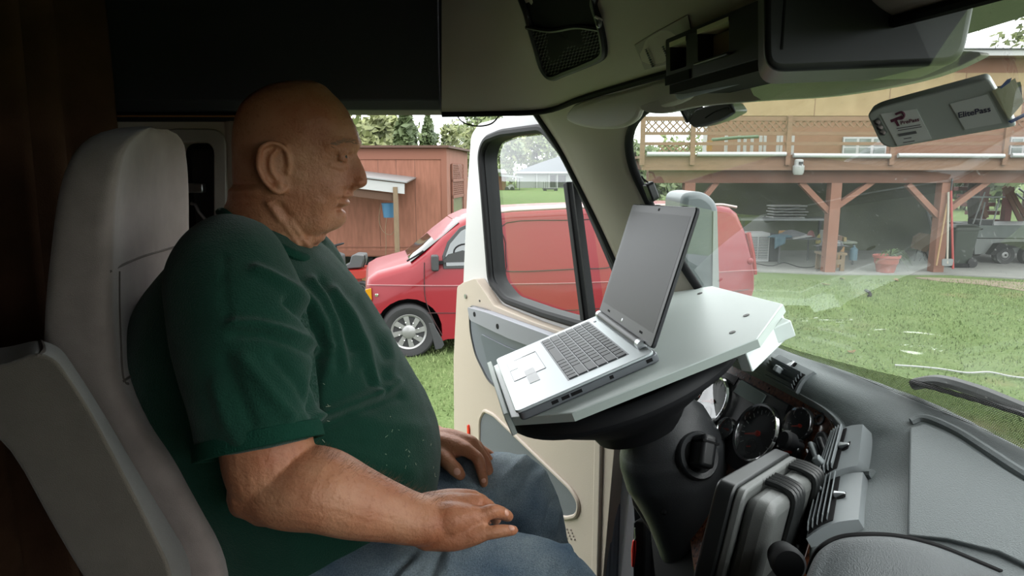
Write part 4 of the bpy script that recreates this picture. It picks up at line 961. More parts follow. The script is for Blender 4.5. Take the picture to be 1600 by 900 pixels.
# ================================================================== OUTDOORS
def ground_mat():
    m = bpy.data.materials.new('lawn'); m.use_nodes = True; n = m.node_tree; p = n.nodes['Principled BSDF']; p.inputs['Roughness'].default_value = .95; p.inputs['Specular IOR Level'].default_value = .1
    tc = n.nodes.new('ShaderNodeTexCoord')
    def noise(sc, det=5): 
        t = n.nodes.new('ShaderNodeTexNoise'); t.inputs['Scale'].default_value = sc; t.inputs['Detail'].default_value = det; n.links.new(tc.outputs['Object'], t.inputs['Vector']); return t
    def ramp(src, stops):
        r = n.nodes.new('ShaderNodeValToRGB'); e = r.color_ramp.elements
        while len(e) < len(stops): e.new(.5)
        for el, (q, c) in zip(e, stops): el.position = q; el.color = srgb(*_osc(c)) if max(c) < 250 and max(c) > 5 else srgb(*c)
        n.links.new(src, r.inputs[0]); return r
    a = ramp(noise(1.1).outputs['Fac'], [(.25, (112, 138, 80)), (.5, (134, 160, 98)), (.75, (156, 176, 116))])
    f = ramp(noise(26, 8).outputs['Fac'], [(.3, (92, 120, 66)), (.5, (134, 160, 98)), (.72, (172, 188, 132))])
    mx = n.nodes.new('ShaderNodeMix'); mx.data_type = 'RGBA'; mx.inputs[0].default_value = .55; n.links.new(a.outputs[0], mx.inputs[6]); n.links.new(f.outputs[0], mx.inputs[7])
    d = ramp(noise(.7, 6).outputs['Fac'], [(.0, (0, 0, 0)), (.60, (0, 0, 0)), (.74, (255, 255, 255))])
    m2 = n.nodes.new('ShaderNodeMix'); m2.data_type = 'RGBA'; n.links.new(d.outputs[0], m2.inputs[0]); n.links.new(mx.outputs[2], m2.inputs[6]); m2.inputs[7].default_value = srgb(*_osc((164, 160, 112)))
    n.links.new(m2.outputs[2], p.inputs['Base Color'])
    bp = n.nodes.new('ShaderNodeBump'); bp.inputs['Strength'].default_value = .5; bp.inputs['Distance'].default_value = .05; n.links.new(noise(40, 6).outputs['Fac'], bp.inputs['Height']); n.links.new(bp.outputs[0], p.inputs['Normal'])
    return m
M_LAWN = ground_mat()
struct(B().add([V((-160, -60, 0)), V((160, -60, 0)), V((160, 260, 0)), V((-160, 260, 0))], [(0, 1, 2, 3)]).make('ground', M_LAWN, smooth=0))
M_CONC = pm('concrete', (176, 178, 170), .9, var=.14, vscale=1.5, bump=.1, bscale=40)
G = lambda px, py, z=0: AZ(px, py, z)
DY = 16.6
b = B(); pts = [G(1150, 424), G(1200, 426), G(1300, 430), G(1480, 430), G(1600, 437), G(1900, 452)]
pts += [V((30, 23, 0)), V((pts[0].x - .4, 23, 0))]
b.prism(WORLD, [(p.x, p.y) for p in pts], -.05, .03); struct(b.make('floor_slab', M_CONC))
M_DIRT = pm('bare_dirt', (176, 160, 132), .95, var=.15, vscale=3)
b = B(); b.prism(WORLD, [(p.x, p.y) for p in spline([G(x, y) for x, y in ((1430, 434), (1500, 436), (1600, 442), (1760, 450), (1760, 474), (1620, 458), (1540, 446), (1470, 440))], 4, True)], -.02, .012); struct(b.make('path', M_DIRT))
# grass blades over the near lawn: uncountable
rnd = random.Random(7); vs = []; fs = []
M_BLADE = pm('grass_blades', (146, 176, 106), .9, var=.12, vscale=3, col2=(186, 204, 142), spec=.1)
for i in range(42000):
    Y = 5.5 + 10.2 * rnd.random()**.8; X = lerp(-1.6, 12.5, rnd.random()) if rnd.random() < .8 else lerp(-2.4, .6, rnd.random())
    if abs(X) > Y: continue
    h = .02 + .045 * rnd.random(); a = rnd.random() * pi; w = .006 + .006 * rnd.random(); lx, ly = (rnd.random() - .5) * .05, (rnd.random() - .5) * .05
    o = len(vs); vs += [V((X - w * cos(a), Y - w * sin(a), 0)), V((X + w * cos(a), Y + w * sin(a), 0)), V((X + lx, Y + ly, h))]; fs.append((o, o + 1, o + 2))
g_ = B().add(vs, fs).make('grass', M_BLADE, smooth=0); tag(g_, 'short mown green grass blades on the lawn', 'grass', kind='stuff')

# ------------------------------------------------------------------ red van
M_VAN = pm('van_red_paint', (176, 14, 36), .42, coat=.18, spec=.28); M_TYRE = pm('tyre_rubber', (52, 53, 54), .85, bump=.2, bscale=60); M_HUB = pm('hub_silver', (208, 208, 206), .3, .4)
M_VGLASS = pm('van_glass', (62, 78, 72), .05, spec=.9, coat=1); M_GREYPL = pm('grey_plastic', (66, 68, 70), .6)
av_ = atan2(1.15, 5.55); P0 = A(572, 530, 8.85)
FV = Fr((P0.x, 8.85, 0), (cos(av_), sin(av_), 0), (0, 0, 1))
vp = lambda *p, off=0: [FV.pix(x, y, off) for x, y in p]
van = thing('van', 'red panel van parked on the lawn beyond the open truck door', 'van', FV(2.5, 0, -.95))
wc = FV.pix(639, 529); wr = .375; wc = (wc[0], wr - .02)
def arch(cx, cz, r, n=14, a0=200, a1=-20): return [(cx + r * cos(radians(lerp(a0, a1, k / n))), cz + r * sin(radians(lerp(a0, a1, k / n)))) for k in range(n + 1)]
topo = vp((573, 488), (571, 466), (571, 448), (575, 436), (590, 427), (642, 413), (664, 396), (691, 371), (722, 346), (745, 336), (800, 329), (880, 325), (980, 322), (1080, 320), (1130, 320), (1152, 324), (1164, 334), (1174, 365), (1181, 400), (1184, 430), (1184, 452), (1181, 462))
zb = FV.pix(715, 529)[1]
rx = topo[-1][0] - 1.15
outl = list(topo) + [(topo[-1][0] - .05, zb + .05), (rx + .47, zb)] + list(reversed(arch(rx, wr, .45))) + [(rx - .47, zb)] + [(wc[0] + .53, zb)] + list(reversed(arch(wc[0], wc[1], .46))) + [(wc[0] - .50, zb + .14)]
top_n = len(topo)
def inset(P, d):
    n_ = len(P); ar = sum(P[i - 1][0] * P[i][1] - P[i][0] * P[i - 1][1] for i in range(n_)); s_ = 1 if ar > 0 else -1; out = []
    for i, p in enumerate(P):
        if i >= top_n: out.append(p); continue
        t_ = (V(P[(i + 1) % n_]) - V(P[i - 1])).normalized(); dd = d * (1.0 if 7 < i < 17 else .6); out.append((p[0] - t_.y * dd * s_, p[1] + t_.x * dd * s_))
    return out
def belly(p, k):      # tumblehome: the upper body leans inward
    return max(0, p[1] - .95) * k
b = B(); n_o = len(outl); rings = []
for z, dd in ((0, .14), (-.02, .09), (-.06, .045), (-.12, .015), (-.24, 0), (-1.66, 0), (-1.78, .015), (-1.84, .045), (-1.88, .09), (-1.9, .14)):
    sgn = -1 if z > -.95 else 1
    rings.append([FV(p[0], p[1], z + sgn * belly(p, .10)) for p in inset(outl, dd)])
b.loft(rings); vb = b.make('body', M_VAN, van, smooth=40)
def side(px, py, lift=.004):
    x, z = FV.pix(px, py, 0)
    for _ in range(4):
        o = -max(0, z - .95) * .10; x, z = FV.pix(px, py, o)
    return FV(x, z, -max(0, z - .95) * .10 + lift)
def sline(pts, r, m, name, closed=False, n=6, par=vb, lift=.003):
    g = B(); g.tube(spline([side(x, y, lift) for x, y in pts], n, closed), r, 6, closed=closed); return g.make(name, m, par)
def spoly(pts, m, name, th=.012, lift=.002, par=vb, n=4, rd=True):
    L = [side(x, y, lift) for x, y in pts]
    if rd:
        q = []
        for i, p in enumerate(L): q += [p.lerp(L[i - 1], .15), p, p.lerp(L[(i + 1) % len(L)], .15)]
        L = q
    g = B(); g.loft([[p - FV.ez * .02 for p in L], [p + FV.ez * th for p in L]]); return g.make(name, m, par, bevel=.004)
M_CUT = pm('panel_gap', (70, 8, 16), .6); M_PIN = pm('pinstripe', (232, 170, 172), .4)
sline([(663, 410), (663, 440), (665, 468), (675, 495), (691, 524)], .006, M_CUT, 'door_gap', n=4)
sline([(782, 340), (784, 400), (786, 440), (790, 480), (794, 520)], .006, M_CUT, 'door_gap', n=3)
sline([(573, 445), (663, 446), (723, 446), (784, 444), (953, 440), (1124, 425), (1183, 422)], .006, M_PIN, 'pinstripe', n=4)
sline([(792, 348), (900, 344), (960, 343), (960, 380), (958, 415), (900, 420), (800, 424), (792, 415), (790, 380)], .007, M_CUT, 'pressed_panel', True, 4)
sline([(664, 489), (725, 489), (790, 488), (960, 480), (1170, 452)], .006, M_CUT, 'lower_crease', n=3)
spoly([(693, 420), (691, 400), (699, 378), (718, 356), (735, 348), (772, 343), (772, 418)], M_GREYPL, 'window_rubber', .006)
vw = spoly([(697, 416), (696, 400), (703, 381), (720, 361), (736, 353), (768, 348), (768, 414)], M_VGLASS, 'side_window', .010)
g = B(); c = side(727, 388, .016)
g.tube([c + FV.ex * (.16 * cos(a)) + FV.ey * (.11 * sin(a) - .05) for a in [k * 2 * pi / 20 for k in range(20)]], .012, 6, closed=True); g.make('cab_steering_wheel', M_BLACKM, vw)
g = B(); g.prism(FV.at(*FV.pix(712, 400, -.05), -.02), [(-.2, -.08), (.35, -.08), (.35, .02), (.1, .08), (-.1, .03)], .02, .03); g.make('cab_dashboard', M_GREYPL, vw)
L = [side(x, y, 0) for x, y in ((643, 412), (690, 374), (719, 349))]
g = B(); g.grid([[p - FV.ez * .1 + V((-.008, 0, .008)) for p in L], [p - FV.ez * 1.5 + V((-.008, 0, .008)) for p in L]]); g.make('windscreen', M_VGLASS, van, solid=.01)
g = B(); g.tube([side(x, y, -.04) + V((0, 0, .03)) for x, y in ((636, 412), (650, 404), (662, 396))], .012, 6); g.make('wiper', M_BLACKM, van)
g = B(); q = side(679, 410, .05); F = Fr(q, FV.ex, FV.ey); g.prism(F, rrect(-.05, -.11, .05, .11, .03), -.05, .06); mr = g.make('door_mirror', M_GREYPL, van, bevel=.02, seg=3)
g = B(); g.box(.03, -.02, -.06, .12, .02, .0, F); g.make('mirror_stalk', M_BLACKM, mr)
spoly([(571, 452), (580, 450), (581, 468), (577, 474), (572, 472)], pm('amber_lamp', (240, 170, 30), .15), 'corner_lamp', .02)
spoly([(586, 459), (591, 459), (591, 463), (586, 463)], M_CHROME, 'badge', .008, rd=False)
F = Fr(FV(topo[0][0] - .06, .5, -.0), FV.ex, FV.ey); g = B()
bp = vp((568, 490), (588, 488), (594, 500), (592, 514), (572, 512)); zz0 = [(p[0], p[1]) for p in bp]
g.prism(FV, rpoly(zz0, .02), -1.88, .02); bmp = g.make('front_bumper', M_CHROME, van, bevel=.02)
g = B(); q = vp((571, 506), (592, 508), (594, 530), (590, 532), (574, 516)); g.prism(FV, q, -1.8, .0); g.make('bumper_valance', M_GREYPL, bmp)
g = B(); g.prism(FV, vp((669, 504), (676, 504), (690, 528), (694, 538), (690, 544), (680, 546)), -.2, .03); g.make('mud_flap', M_GREYPL, van, bevel=.008)
g = B(); q = [(topo[-1][0] - .35, zb + .12), (topo[-1][0] + .06, zb + .14), (topo[-1][0] + .06, zb + .3), (topo[-1][0] - .02, zb + .3), (topo[-1][0] - .35, zb + .2)]; g.prism(FV, q, -1.85, .01); g.make('rear_bumper', M_GREYPL, van, bevel=.02)
g = B(); q = [FV(topo[k][0] + .004, topo[k][1], -.1) for k in (17, 18, 19)]; g.tube(q, .045, 8); g.make('tail_lamp', pm('tail_lamp', (190, 40, 44), .15), van)
g = B(); q = side(1172, 408, .0); g.ball(q, (.05, .02, .05)); g.make('fuel_cap', M_VAN, van)
g = B(); g.tube([FV(topo[k][0], topo[k][1] - .0, -.02) for k in range(9, 16)], .02, 8); g.make('roof_edge_sheen', pm('pale_sheen', (226, 196, 190), .3, coat=.5), van)  # pale edge tube paints the sky reflected along the curved roof
def wheel(cx, cz, z0, par, R=.375, F=FV, hub=True):
    Fw = F.at(cx, cz, z0)
    g = B(); g.lathe(Fw, [(R * .62, .0), (R * .68, .02), (R * .9, .03), (R * .97, .01), (R, -.02), (R, -.18), (R * .96, -.22), (R * .6, -.22)], 44); w = g.make('wheel', M_TYRE, par)
    g = B(); g.lathe(Fw, [(R * .66, .012), (R * .64, .022), (R * .58, .01), (R * .55, -.02), (.001, -.03)], 44, cap=False); h = g.make('wheel_cover', M_HUB, w)
    g = B()
    for k in range(8):
        a = k * pi / 4; F2 = Fw.at(0, 0, 0, a)
        g.loft([[F2(R * .2, -.028, -.01), F2(R * .2, .028, -.01), F2(R * .2, .028, .012), F2(R * .2, -.028, .012)], [F2(R * .58, .0, -.02), F2(R * .58, .075, -.02), F2(R * .58, .075, .012), F2(R * .58, .0, .012)]])
    g.lathe(Fw, [(R * .27, -.01), (R * .25, .02), (R * .18, .035), (.001, .04)], 24); g.make('spokes', M_HUB, h)
    for k in range(8):
        a = k * pi / 4 + .3; g = B(); g.ball(Fw(R * .36 * cos(a), R * .36 * sin(a), .016), .011, nu=8, nv=6); g.make('wheel_nut', M_CHROME, h)
    g = B(); g.lathe(Fw, [(R * .57, -.06), (.001, -.06)], 24, cap=False); g.make('dark_disc', M_BLACKM, w)
for cx in (wc[0], rx): wheel(cx, wc[1], .0, van); wheel(cx, wc[1], -1.68, van)
g = B(); g.box(wc[0] - .45, .25, -1.6, wc[0] + .5, .85, -.35, FV); g.box(wc[0] + .5, .24, -1.6, rx, .4, -.3, FV); g.make('underbody', M_BLACKM, van)

# ------------------------------------------------------------------ sheds on the left
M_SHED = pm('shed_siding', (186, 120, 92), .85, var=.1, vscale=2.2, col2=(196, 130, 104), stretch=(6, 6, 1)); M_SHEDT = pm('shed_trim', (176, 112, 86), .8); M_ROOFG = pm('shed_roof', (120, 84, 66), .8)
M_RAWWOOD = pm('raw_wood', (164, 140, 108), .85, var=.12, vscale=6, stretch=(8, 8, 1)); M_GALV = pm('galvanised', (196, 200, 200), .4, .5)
SY = 18.2; FS = Fr((0, SY, 0), (1, 0, 0), (0, 0, 1))
sp = lambda *p, off=0: [FS.pix(x, y, off) for x, y in p]
shed = thing('shed', 'terracotta painted wooden shed with lattice side window behind the van', 'shed', (-3.5, SY, 0))
x0 = -7.5; x1 = sp((697, 300))[0][0]; zt = sp((640, 231))[0][1]; xr = sp((731, 300))[0][0] + 3.0 * .14
g = B(); g.box(x0, SY, .25, x1, SY + 3.6, zt); sb = g.make('walls', M_SHED, shed)
g = B()
for px in (592, 620, 649): X = sp((px, 300))[0][0]; g.box(X - .004, SY - .004, .3, X + .004, SY, zt - .3)
g.make('panel_joint', M_ROOFG, sb)
g = B(); g.box(x0, SY - .025, zt - .30, x1 + .02, SY, zt - .02); g.make('frieze_board', M_SHEDT, sb)
g = B(); g.box(x1 - .12, SY - .03, .25, x1 + .03, SY, zt); g.make('corner_board', M_SHEDT, sb)
g = B(); g.box(x0, SY - .03, .28, x1, SY, .42); g.box(x0, SY - .02, .5, x1, SY, .53); g.make('base_board', M_SHEDT, sb)
# far side face seen obliquely: a return wall to the right
xs = sp((697, 300))[0][0]; fr_ = A(731, 300, SY + 3.6); 
g = B(); g.loft([[V((xs, SY, .25)), V((xs, SY, zt + .06)), V((xs, SY + .05, zt + .06)), V((xs, SY + .05, .25))], [V((fr_.x, SY + 3.6, .25)), V((fr_.x, SY + 3.6, zt)), V((fr_.x - .05, SY + 3.6, zt)), V((fr_.x - .05, SY + 3.6, .25))]]); side_w = g.make('side_wall', M_SHED, shed)
FSs = Fr((xs, SY, 0), V((fr_.x - xs, 3.6, 0)), (0, 0, 1))
def ss(px, py): return FSs.pix(px, py, .02)
a0 = ss(706, 300)[0]; a1 = ss(723, 300)[0]; w0 = ss(706, 352)[1]; w1 = ss(706, 308)[1]; w2 = ss(706, 282)[1]; w3 = ss(706, 256)[1]
g = B(); g.box(a0, w0, .015, a1, w1, .03, FSs); g.make('window_pane', pm('dim_pane', (150, 140, 125), .2), side_w)
g = B()
for z in (w0, w1, w2): g.box(a0 - .05, z - .04, .02, a1 + .05, z + .04, .06, FSs)
for a in (a0, a1): g.box(a - .05, w0, .02, a + .05, w3, .06, FSs)
g.make('window_frame', M_SHEDT, side_w)
g = B(); g.box(a0, w2, .005, a1, w3, .012, FSs); g.make('lattice_back', M_STICK, side_w)
g = B(); st_ = .16
for k in range(-12, 14):
    for sgn in (1, -1):
        pts = []
        for t_ in (0, 1):
            zz_ = lerp(w1, w3, t_); x_ = a0 + k * st_ + sgn * (zz_ - w1) * 1.4; pts.append((x_, zz_))
        (xa, za), (xb, zb_) = pts
        # clip to the opening
        ts = sorted([(a0 - xa) / (xb - xa), (a1 - xa) / (xb - xa)]); t0, t1 = max(0, ts[0]), min(1, ts[1])
        if t1 - t0 > .05: g.beam(FSs(lerp(xa, xb, t0), lerp(za, zb_, t0), .04), FSs(lerp(xa, xb, t1), lerp(za, zb_, t1), .04), .05, .01, FSs.ez)
g.make('lattice', M_SHEDT, side_w)
g = B(); g.loft([[V((x0, SY - .15, zt)), V((x1 + .1, SY - .15, zt)), V((fr_.x + .15, SY + 3.7, zt)), V((x0, SY + 3.7, zt))], [V((x0, SY - .15, zt + .06)), V((x1 + .1, SY - .15, zt + .06)), V((fr_.x + .15, SY + 3.7, zt + .06)), V((x0, SY + 3.7, zt + .06))]]); g.make('roof', M_ROOFG, shed)
g = B()
for X in (x1 - .3, x1 - 2.2, x1 - 4): g.box(X - .15, SY + .1, 0, X + .15, SY + .4, .26)
g.make('footing', M_BLACKM, shed)
# lean-to
LYY = 16.6; FLn = Fr((0, LYY, 0), (1, 0, 0), (0, 0, 1)); lq = lambda *p: [FLn.pix(x, y) for x, y in p]
lt = thing('lean_to', 'open lean-to roof with white fascia on a bare timber post', 'lean-to', (lq((620, 405))[0][0], LYY, 0))
g = B(); p = lq((632, 287), (632, 303), (470, 284), (470, 268)); g.prism(FLn, [p[0], p[1], p[2], p[3]], -.02, .02); g.make('fascia', M_WHITEPAINT, lt)
g = B(); r0 = lq((636, 286), (470, 266)); g.loft([[FLn(r0[0][0], r0[0][1], .06), FLn(r0[1][0], r0[1][1], .06), FLn(r0[1][0], r0[1][1] + .1, -1.6), FLn(r0[0][0], r0[0][1] + .1, -1.6)], [FLn(r0[0][0], r0[0][1] + .03, .06), FLn(r0[1][0], r0[1][1] + .03, .06), FLn(r0[1][0], r0[1][1] + .13, -1.6), FLn(r0[0][0], r0[0][1] + .13, -1.6)]]); g.make('roof_sheet', M_GALV, lt)
g = B(); p = lq((618, 304), (618, 315), (470, 297), (470, 284)); g.prism(FLn, p, -.1, -.04); g.make('beam', pm('beam_wood', (112, 78, 54), .85), lt)
for px in (621, 480): g = B(); X = lq((px, 400))[0][0]; g.box(X - .055, LYY - .05, 0, X + .055, LYY + .05, lq((px, 292))[0][1]); g.make('post', M_RAWWOOD, lt)
bu = thing('hanging_bucket', 'blue bucket hanging under the lean-to with a cord below', 'bucket', FLn(*lq((603, 330))[0], -.3))
g = B(); q = lq((604, 341))[0]; F = Fr(FLn(q[0], q[1], -.3), (1, 0, 0), (0, 1, 0)); g.lathe(F, [(.13, 0), (.17, .34), (.175, .36), (.165, .36)], 24); g.make('pail', pm('blue_plastic', (92, 152, 196), .4), bu)
g = B(); g.tube(spline([FLn(*p, -.18) for p in lq((602, 341), (600, 360), (601, 380), (600, 408))], 4), .008, 5); g.make('cord', M_RAWWOOD, bu)
g = B(); g.tube(spline([FLn(*p, -.18) for p in lq((592, 322), (590, 345), (596, 362), (608, 368), (615, 360))], 5), .007, 5); g.make('loop_cord', M_RAWWOOD, bu)
# lawn mower
MY = 13.6; FM = Fr((0, MY, 0), (1, 0, 0), (0, 0, 1)); mq = lambda *p, off=0: [FM.pix(x, y, off) for x, y in p]
mo = thing('riding_mower', 'red riding mower with grey seat beside the shed', 'mower', (mq((545, 440))[0][0], MY, 0))
M_MRED = pm('mower_red', (214, 44, 36), .35, coat=.4)
g = B(); g.prism(FM, rpoly(mq((500, 428), (528, 423), (574, 421), (577, 428), (570, 434), (520, 436)), .02), -.7, .1); g.make('fender', M_MRED, mo, bevel=.02)
g = B(); g.prism(FM, rpoly(mq((535, 432), (566, 432), (564, 452), (532, 450)), .02), -.6, .02); g.make('body', M_MRED, mo, bevel=.02)
g = B(); g.prism(FM, rpoly(mq((536, 421), (536, 415), (545, 412), (548, 400), (553, 398), (566, 399), (567, 408), (564, 419)), .03), -.5, -.05); g.make('seat', pm('mower_seat', (92, 96, 98), .5), mo, bevel=.02)
for px, R in ((538, .2), (500, .2), (566, .16)):
    X = mq((px, 440))[0][0]; g = B(); g.lathe(FM.at(X, R, .12), [(R * .5, 0), (R * .9, .02), (R, -.03), (R, -.15), (R * .9, -.19), (R * .5, -.19)], 24); w_ = g.make('wheel', M_TYRE, mo)
    g = B(); g.lathe(FM.at(X, R, .12), [(R * .55, .004), (R * .3, -.02), (.001, -.01)], 18, cap=False); g.make('rim', M_STICK, w_)
g = B(); q = FM(*mq((518, 386))[0], -.3); F = Fr(q, (1, 0, .25), (0, 1, 0)); g.lathe(F, [(.17 + .018 * cos(2 * pi * k / 8), .018 * sin(2 * pi * k / 8)) for k in range(9)], 24, cap=False); g.tube([q, q + V((.06, 0, -.4))], .025, 8); g.make('steering_wheel', M_BLACKM, mo)
g = B(); g.prism(FM, rpoly(mq((485, 440), (488, 404), (512, 396), (528, 402), (530, 432)), .03), -.6, -.1); g.make('hood', M_GREYPL, mo, bevel=.02)
g = B(); g.tube([FM(*p, -.1) for p in mq((566, 418), (569, 410), (568, 400))], .012, 6); g.make('lever', M_BLACKM, mo)

# ------------------------------------------------------------------ the timber deck and house across the lawn
M_DECK = pm('deck_brown', (172, 132, 104), .85, var=.1, vscale=3, stretch=(1, 1, 6)); M_DECKSHADE = pm('deck_shaded', (140, 92, 70), .85, var=.1, vscale=3); M_POST = pm('post_terracotta', (184, 128, 104), .85, var=.08, vscale=4)  # the darker deck brown has the shade on beam and joists painted in
M_PLY = pm('tan_plywood', (206, 176, 126), .8, var=.06, vscale=2.5, col2=(214, 186, 138)); M_HOUSE = pm('house_siding', (172, 124, 94), .85, var=.05, vscale=3)
FD2 = Fr((0, DY, 0), (1, 0, 0), (0, 0, 1)); dq = lambda *p, off=0: [FD2.pix(x, y, off) for x, y in p]
def dz(y, px=1300): return FD2.pix(px, y)[1]
def dx(x, y=260): return FD2.pix(x, y)[0]
dk = thing('timber_deck', 'raised brown timber deck with lattice railing on braced posts', 'deck', (dx(1300), DY, 0))
XL, XR = dx(1003), dx(2150)
zf = dz(243); zr = dz(266); 
g = B(); g.box(XL, DY - .02, dz(252), XR, DY + .02, zf + .02); g.make('upper_fascia', M_DECK, dk)
g = B(); g.box(XL, DY - .04, zr, XR, DY + .02, dz(251)); g.make('rim_board', M_DECK, dk)
g = B(); g.box(XL, DY + .02, zf - .06, XR, DY + 3.05, zf); g.make('deck_boards', M_DECK, dk)
zb2 = dz(286)
g = B(); g.box(XL + .2, DY + .15, zb2, XR, DY + .45, zr + .02); g.make('support_beam', M_DECKSHADE, dk)
g = B()
for k in range(40): X = XL + .2 + k * .45; g.box(X, DY + .3, zr + .02, X + .05, DY + 3.0, zf - .06)
g.make('joists', M_DECKSHADE, dk)
for px in (1077, 1305, 1477, 1760): X = dx(px, 380); g = B(); g.box(X - .13, DY + .15, 0.03, X + .13, DY + .41, zb2); g.make('post', M_POST, dk)
for px, y0, x2, y2_ in ((1077, 345, 1130, 278), (1303, 332, 1258, 285), (1303, 332, 1372, 284), (1477, 340, 1428, 288), (1477, 340, 1560, 280), (1760, 340, 1690, 288)):
    g = B(); p = dq((px, y0), (x2, y2_)); g.beam(FD2(*p[0], -.28), FD2(*p[1], -.28), .13, .15, FD2.ez); g.make('brace', M_POST, dk)
rps = (1003, 1081, 1230, 1392, 1568, 1740)
for px in rps: X = dx(px, 230); g = B(); g.box(X - .055, DY - .1, dz(258), X + .055, DY - .02, dz(181)); g.make('rail_post', M_DECK, dk)
for y0, y1, nm in ((182, 189, 'top_rail'), (206, 211, 'rail'), (222, 227, 'rail')):
    g = B(); g.box(XL, DY - .03, dz(y1), XR, DY + .03, dz(y0)); g.make(nm, M_DECK, dk)
def lattice(xa, xb, za, zb_, name='lattice_panel'):
    g = B(); s_ = .17; h = zb_ - za; k = xa - h
    while k < xb:
        for sgn in (1, -1):
            p0_, p1_ = ((k, za), (k + h, zb_)) if sgn == 1 else ((k + h, za), (k, zb_))
            t0 = max(0, (min(p0_[0], p1_[0]) < xa) * 0.0); 
            def cl(p, q):
                (x_a, z_a), (x_b, z_b) = p, q; ts = sorted([(xa - x_a) / (x_b - x_a), (xb - x_a) / (x_b - x_a)]); a_, c_ = max(0, ts[0]), min(1, ts[1]); return a_, c_
            a_, c_ = cl(p0_, p1_)
            if c_ - a_ > .02: g.beam(V((lerp(p0_[0], p1_[0], a_), DY + .012 * sgn, lerp(p0_[1], p1_[1], a_))), V((lerp(p0_[0], p1_[0], c_), DY + .012 * sgn, lerp(p0_[1], p1_[1], c_))), .035, .01, (0, -1, 0))
        k += s_
    return g.make(name, M_DECK, dk)
for a, c in zip(rps[:-1], rps[1:]): lattice(dx(a), dx(c), dz(206 if a < 1100 else 199), dz(189))
lattice(dx(1028), dx(1078), dz(238), dz(227))
for a, c in zip(rps[:-1], rps[1:]):
    g = B(); g.tube([V((dx(a) + .09, DY - .1, dz(241 if a < 1200 else 243))), V((dx(c) - .09, DY - .1, dz(241 if a < 1200 else 244)))], .055, 12); g.make('white_pipe', pm('white_pipe', (236, 240, 240), .35) if 'white_pipe' not in MATS else MATS['white_pipe'], dk)
# house wall behind the deck
HY = 19.8; FH = Fr((0, HY, 0), (1, 0, 0), (0, 0, 1)); hq = lambda *p: [FH.pix(x, y) for x, y in p]
hz = lambda y: FH.pix(1300, y)[1]; hxx = lambda x: FH.pix(x, 200)[0]
ho = thing('house', 'brown house wall with tan plywood band and white windows above the deck', 'house', (hxx(1350), HY, 0))
g = B(); g.box(hxx(1103), HY, zf - .4, XR + 6, HY + .15, hz(86)); hw_ = g.make('wall', M_HOUSE, ho)
g = B(); g.box(hxx(1158), HY - .03, hz(181), hxx(1592), HY, hz(114)); g.make('plywood_band', M_PLY, hw_)
g = B()
for px in (1158, 1270, 1385, 1500, 1592): g.box(hxx(px) - .01, HY - .036, hz(181), hxx(px) + .01, HY - .03, hz(114))
g.make('plywood_joint', M_DECK, hw_)
g = B(); g.box(hxx(1099), HY - .05, zf, hxx(1105), HY, hz(86)); g.make('corner_board', M_WHITEPAINT, hw_)
for xa, xb in ((1318, 1386), (1580, 1640)):
    g = B(); g.box(hxx(xa), HY - .06, hz(250), hxx(xb), HY, hz(214)); wf = g.make('window_frame', M_WHITEPAINT, hw_)
    nn_ = 3
    for k in range(nn_):
        for (ya, yb) in ((246, 231), (228, 217)):
            g = B(); X0 = lerp(hxx(xa), hxx(xb), (k + .12) / nn_); X1 = lerp(hxx(xa), hxx(xb), (k + .9) / nn_); g.box(X0, HY - .075, hz(ya), X1, HY - .06, hz(yb)); g.make('pane', pm('house_pane', (134, 146, 138), .1, spec=.8) if 'house_pane' not in MATS else MATS['house_pane'], wf)
g = B(); g.box(hxx(1090), HY - .45, hz(91), XR + 6, HY + .1, hz(82)); g.make('gutter', M_WHITEPAINT, ho)
g = B(); g.loft([[V((hxx(1085), HY - .5, hz(82))), V((hxx(1085), HY - .5, hz(80))), V((hxx(1085), HY + 5, hz(80) + .7)), V((hxx(1085), HY + 5, hz(82) + .6))], [V((XR + 6, HY - .5, hz(82))), V((XR + 6, HY - .5, hz(80))), V((XR + 6, HY + 5, hz(80) + .7)), V((XR + 6, HY + 5, hz(82) + .6))]]); g.make('roof', pm('house_roof', (70, 72, 76), .8), ho)
# pale balusters stacked on the deck, a green pole
for px in (1135, 1155, 1164.5, 1175.5, 1189, 1195.5, 1216, 1221, 1239):
    X = FD2.pix(px, 225)[0] * (DY + .9) / DY
    g = B(); g.box(X - .035, DY + .9, zf, X + .035, DY + .95, FD2.pix(px, 212)[1] + .05); o = g.make('white_picket', M_STICK, bevel=.004); tag(o, 'white picket standing behind the deck railing', 'picket', 'white pickets behind the deck railing')
g = B(); g.tube([A(1112, 218.5, DY + .5), A(1150, 215, DY + .5), A(1185, 213.5, DY + .5)], .04, 8); tag(g.make('green_pole', pm('green_pole', (120, 158, 120), .6)), 'pale green pole lying along the deck railing', 'pole')
g = B(); g.box(-.06, 0, -.02, .06, .25, .06, FD2.at(*dq((1115, 235))[0], -.4)); tag(g.make('yellow_block', pm('yellow_block', (226, 160, 60), .6)), 'small yellow orange block on the deck behind the railing', 'block')
# flood lamp
fl = thing('yard_lamp', 'white jar shaped yard lamp hanging from the deck beam', 'lamp', FD2(*dq((1244, 262))[0], .1))
q = dq((1244, 262))[0]; F = Fr(FD2(q[0], q[1], .14), (1, 0, 0), (0, 1, 0))
g = B(); g.lathe(F, [(.07, .2), (.1, .18), (.1, .06), (.13, .05), (.13, .02)], 20); g.make('lamp_head', M_WHITEPAINT, fl)
g = B(); g.lathe(F, [(.135, .02), (.125, -.12), (.1, -.17), (.001, -.18)], 20); g.make('lens', pm('lamp_lens', (236, 240, 236), .25), fl)
g = B(); g.box(-.04, -.15, .08, .04, -.02, .14, F); g.make('bracket', M_GREYPL, fl)
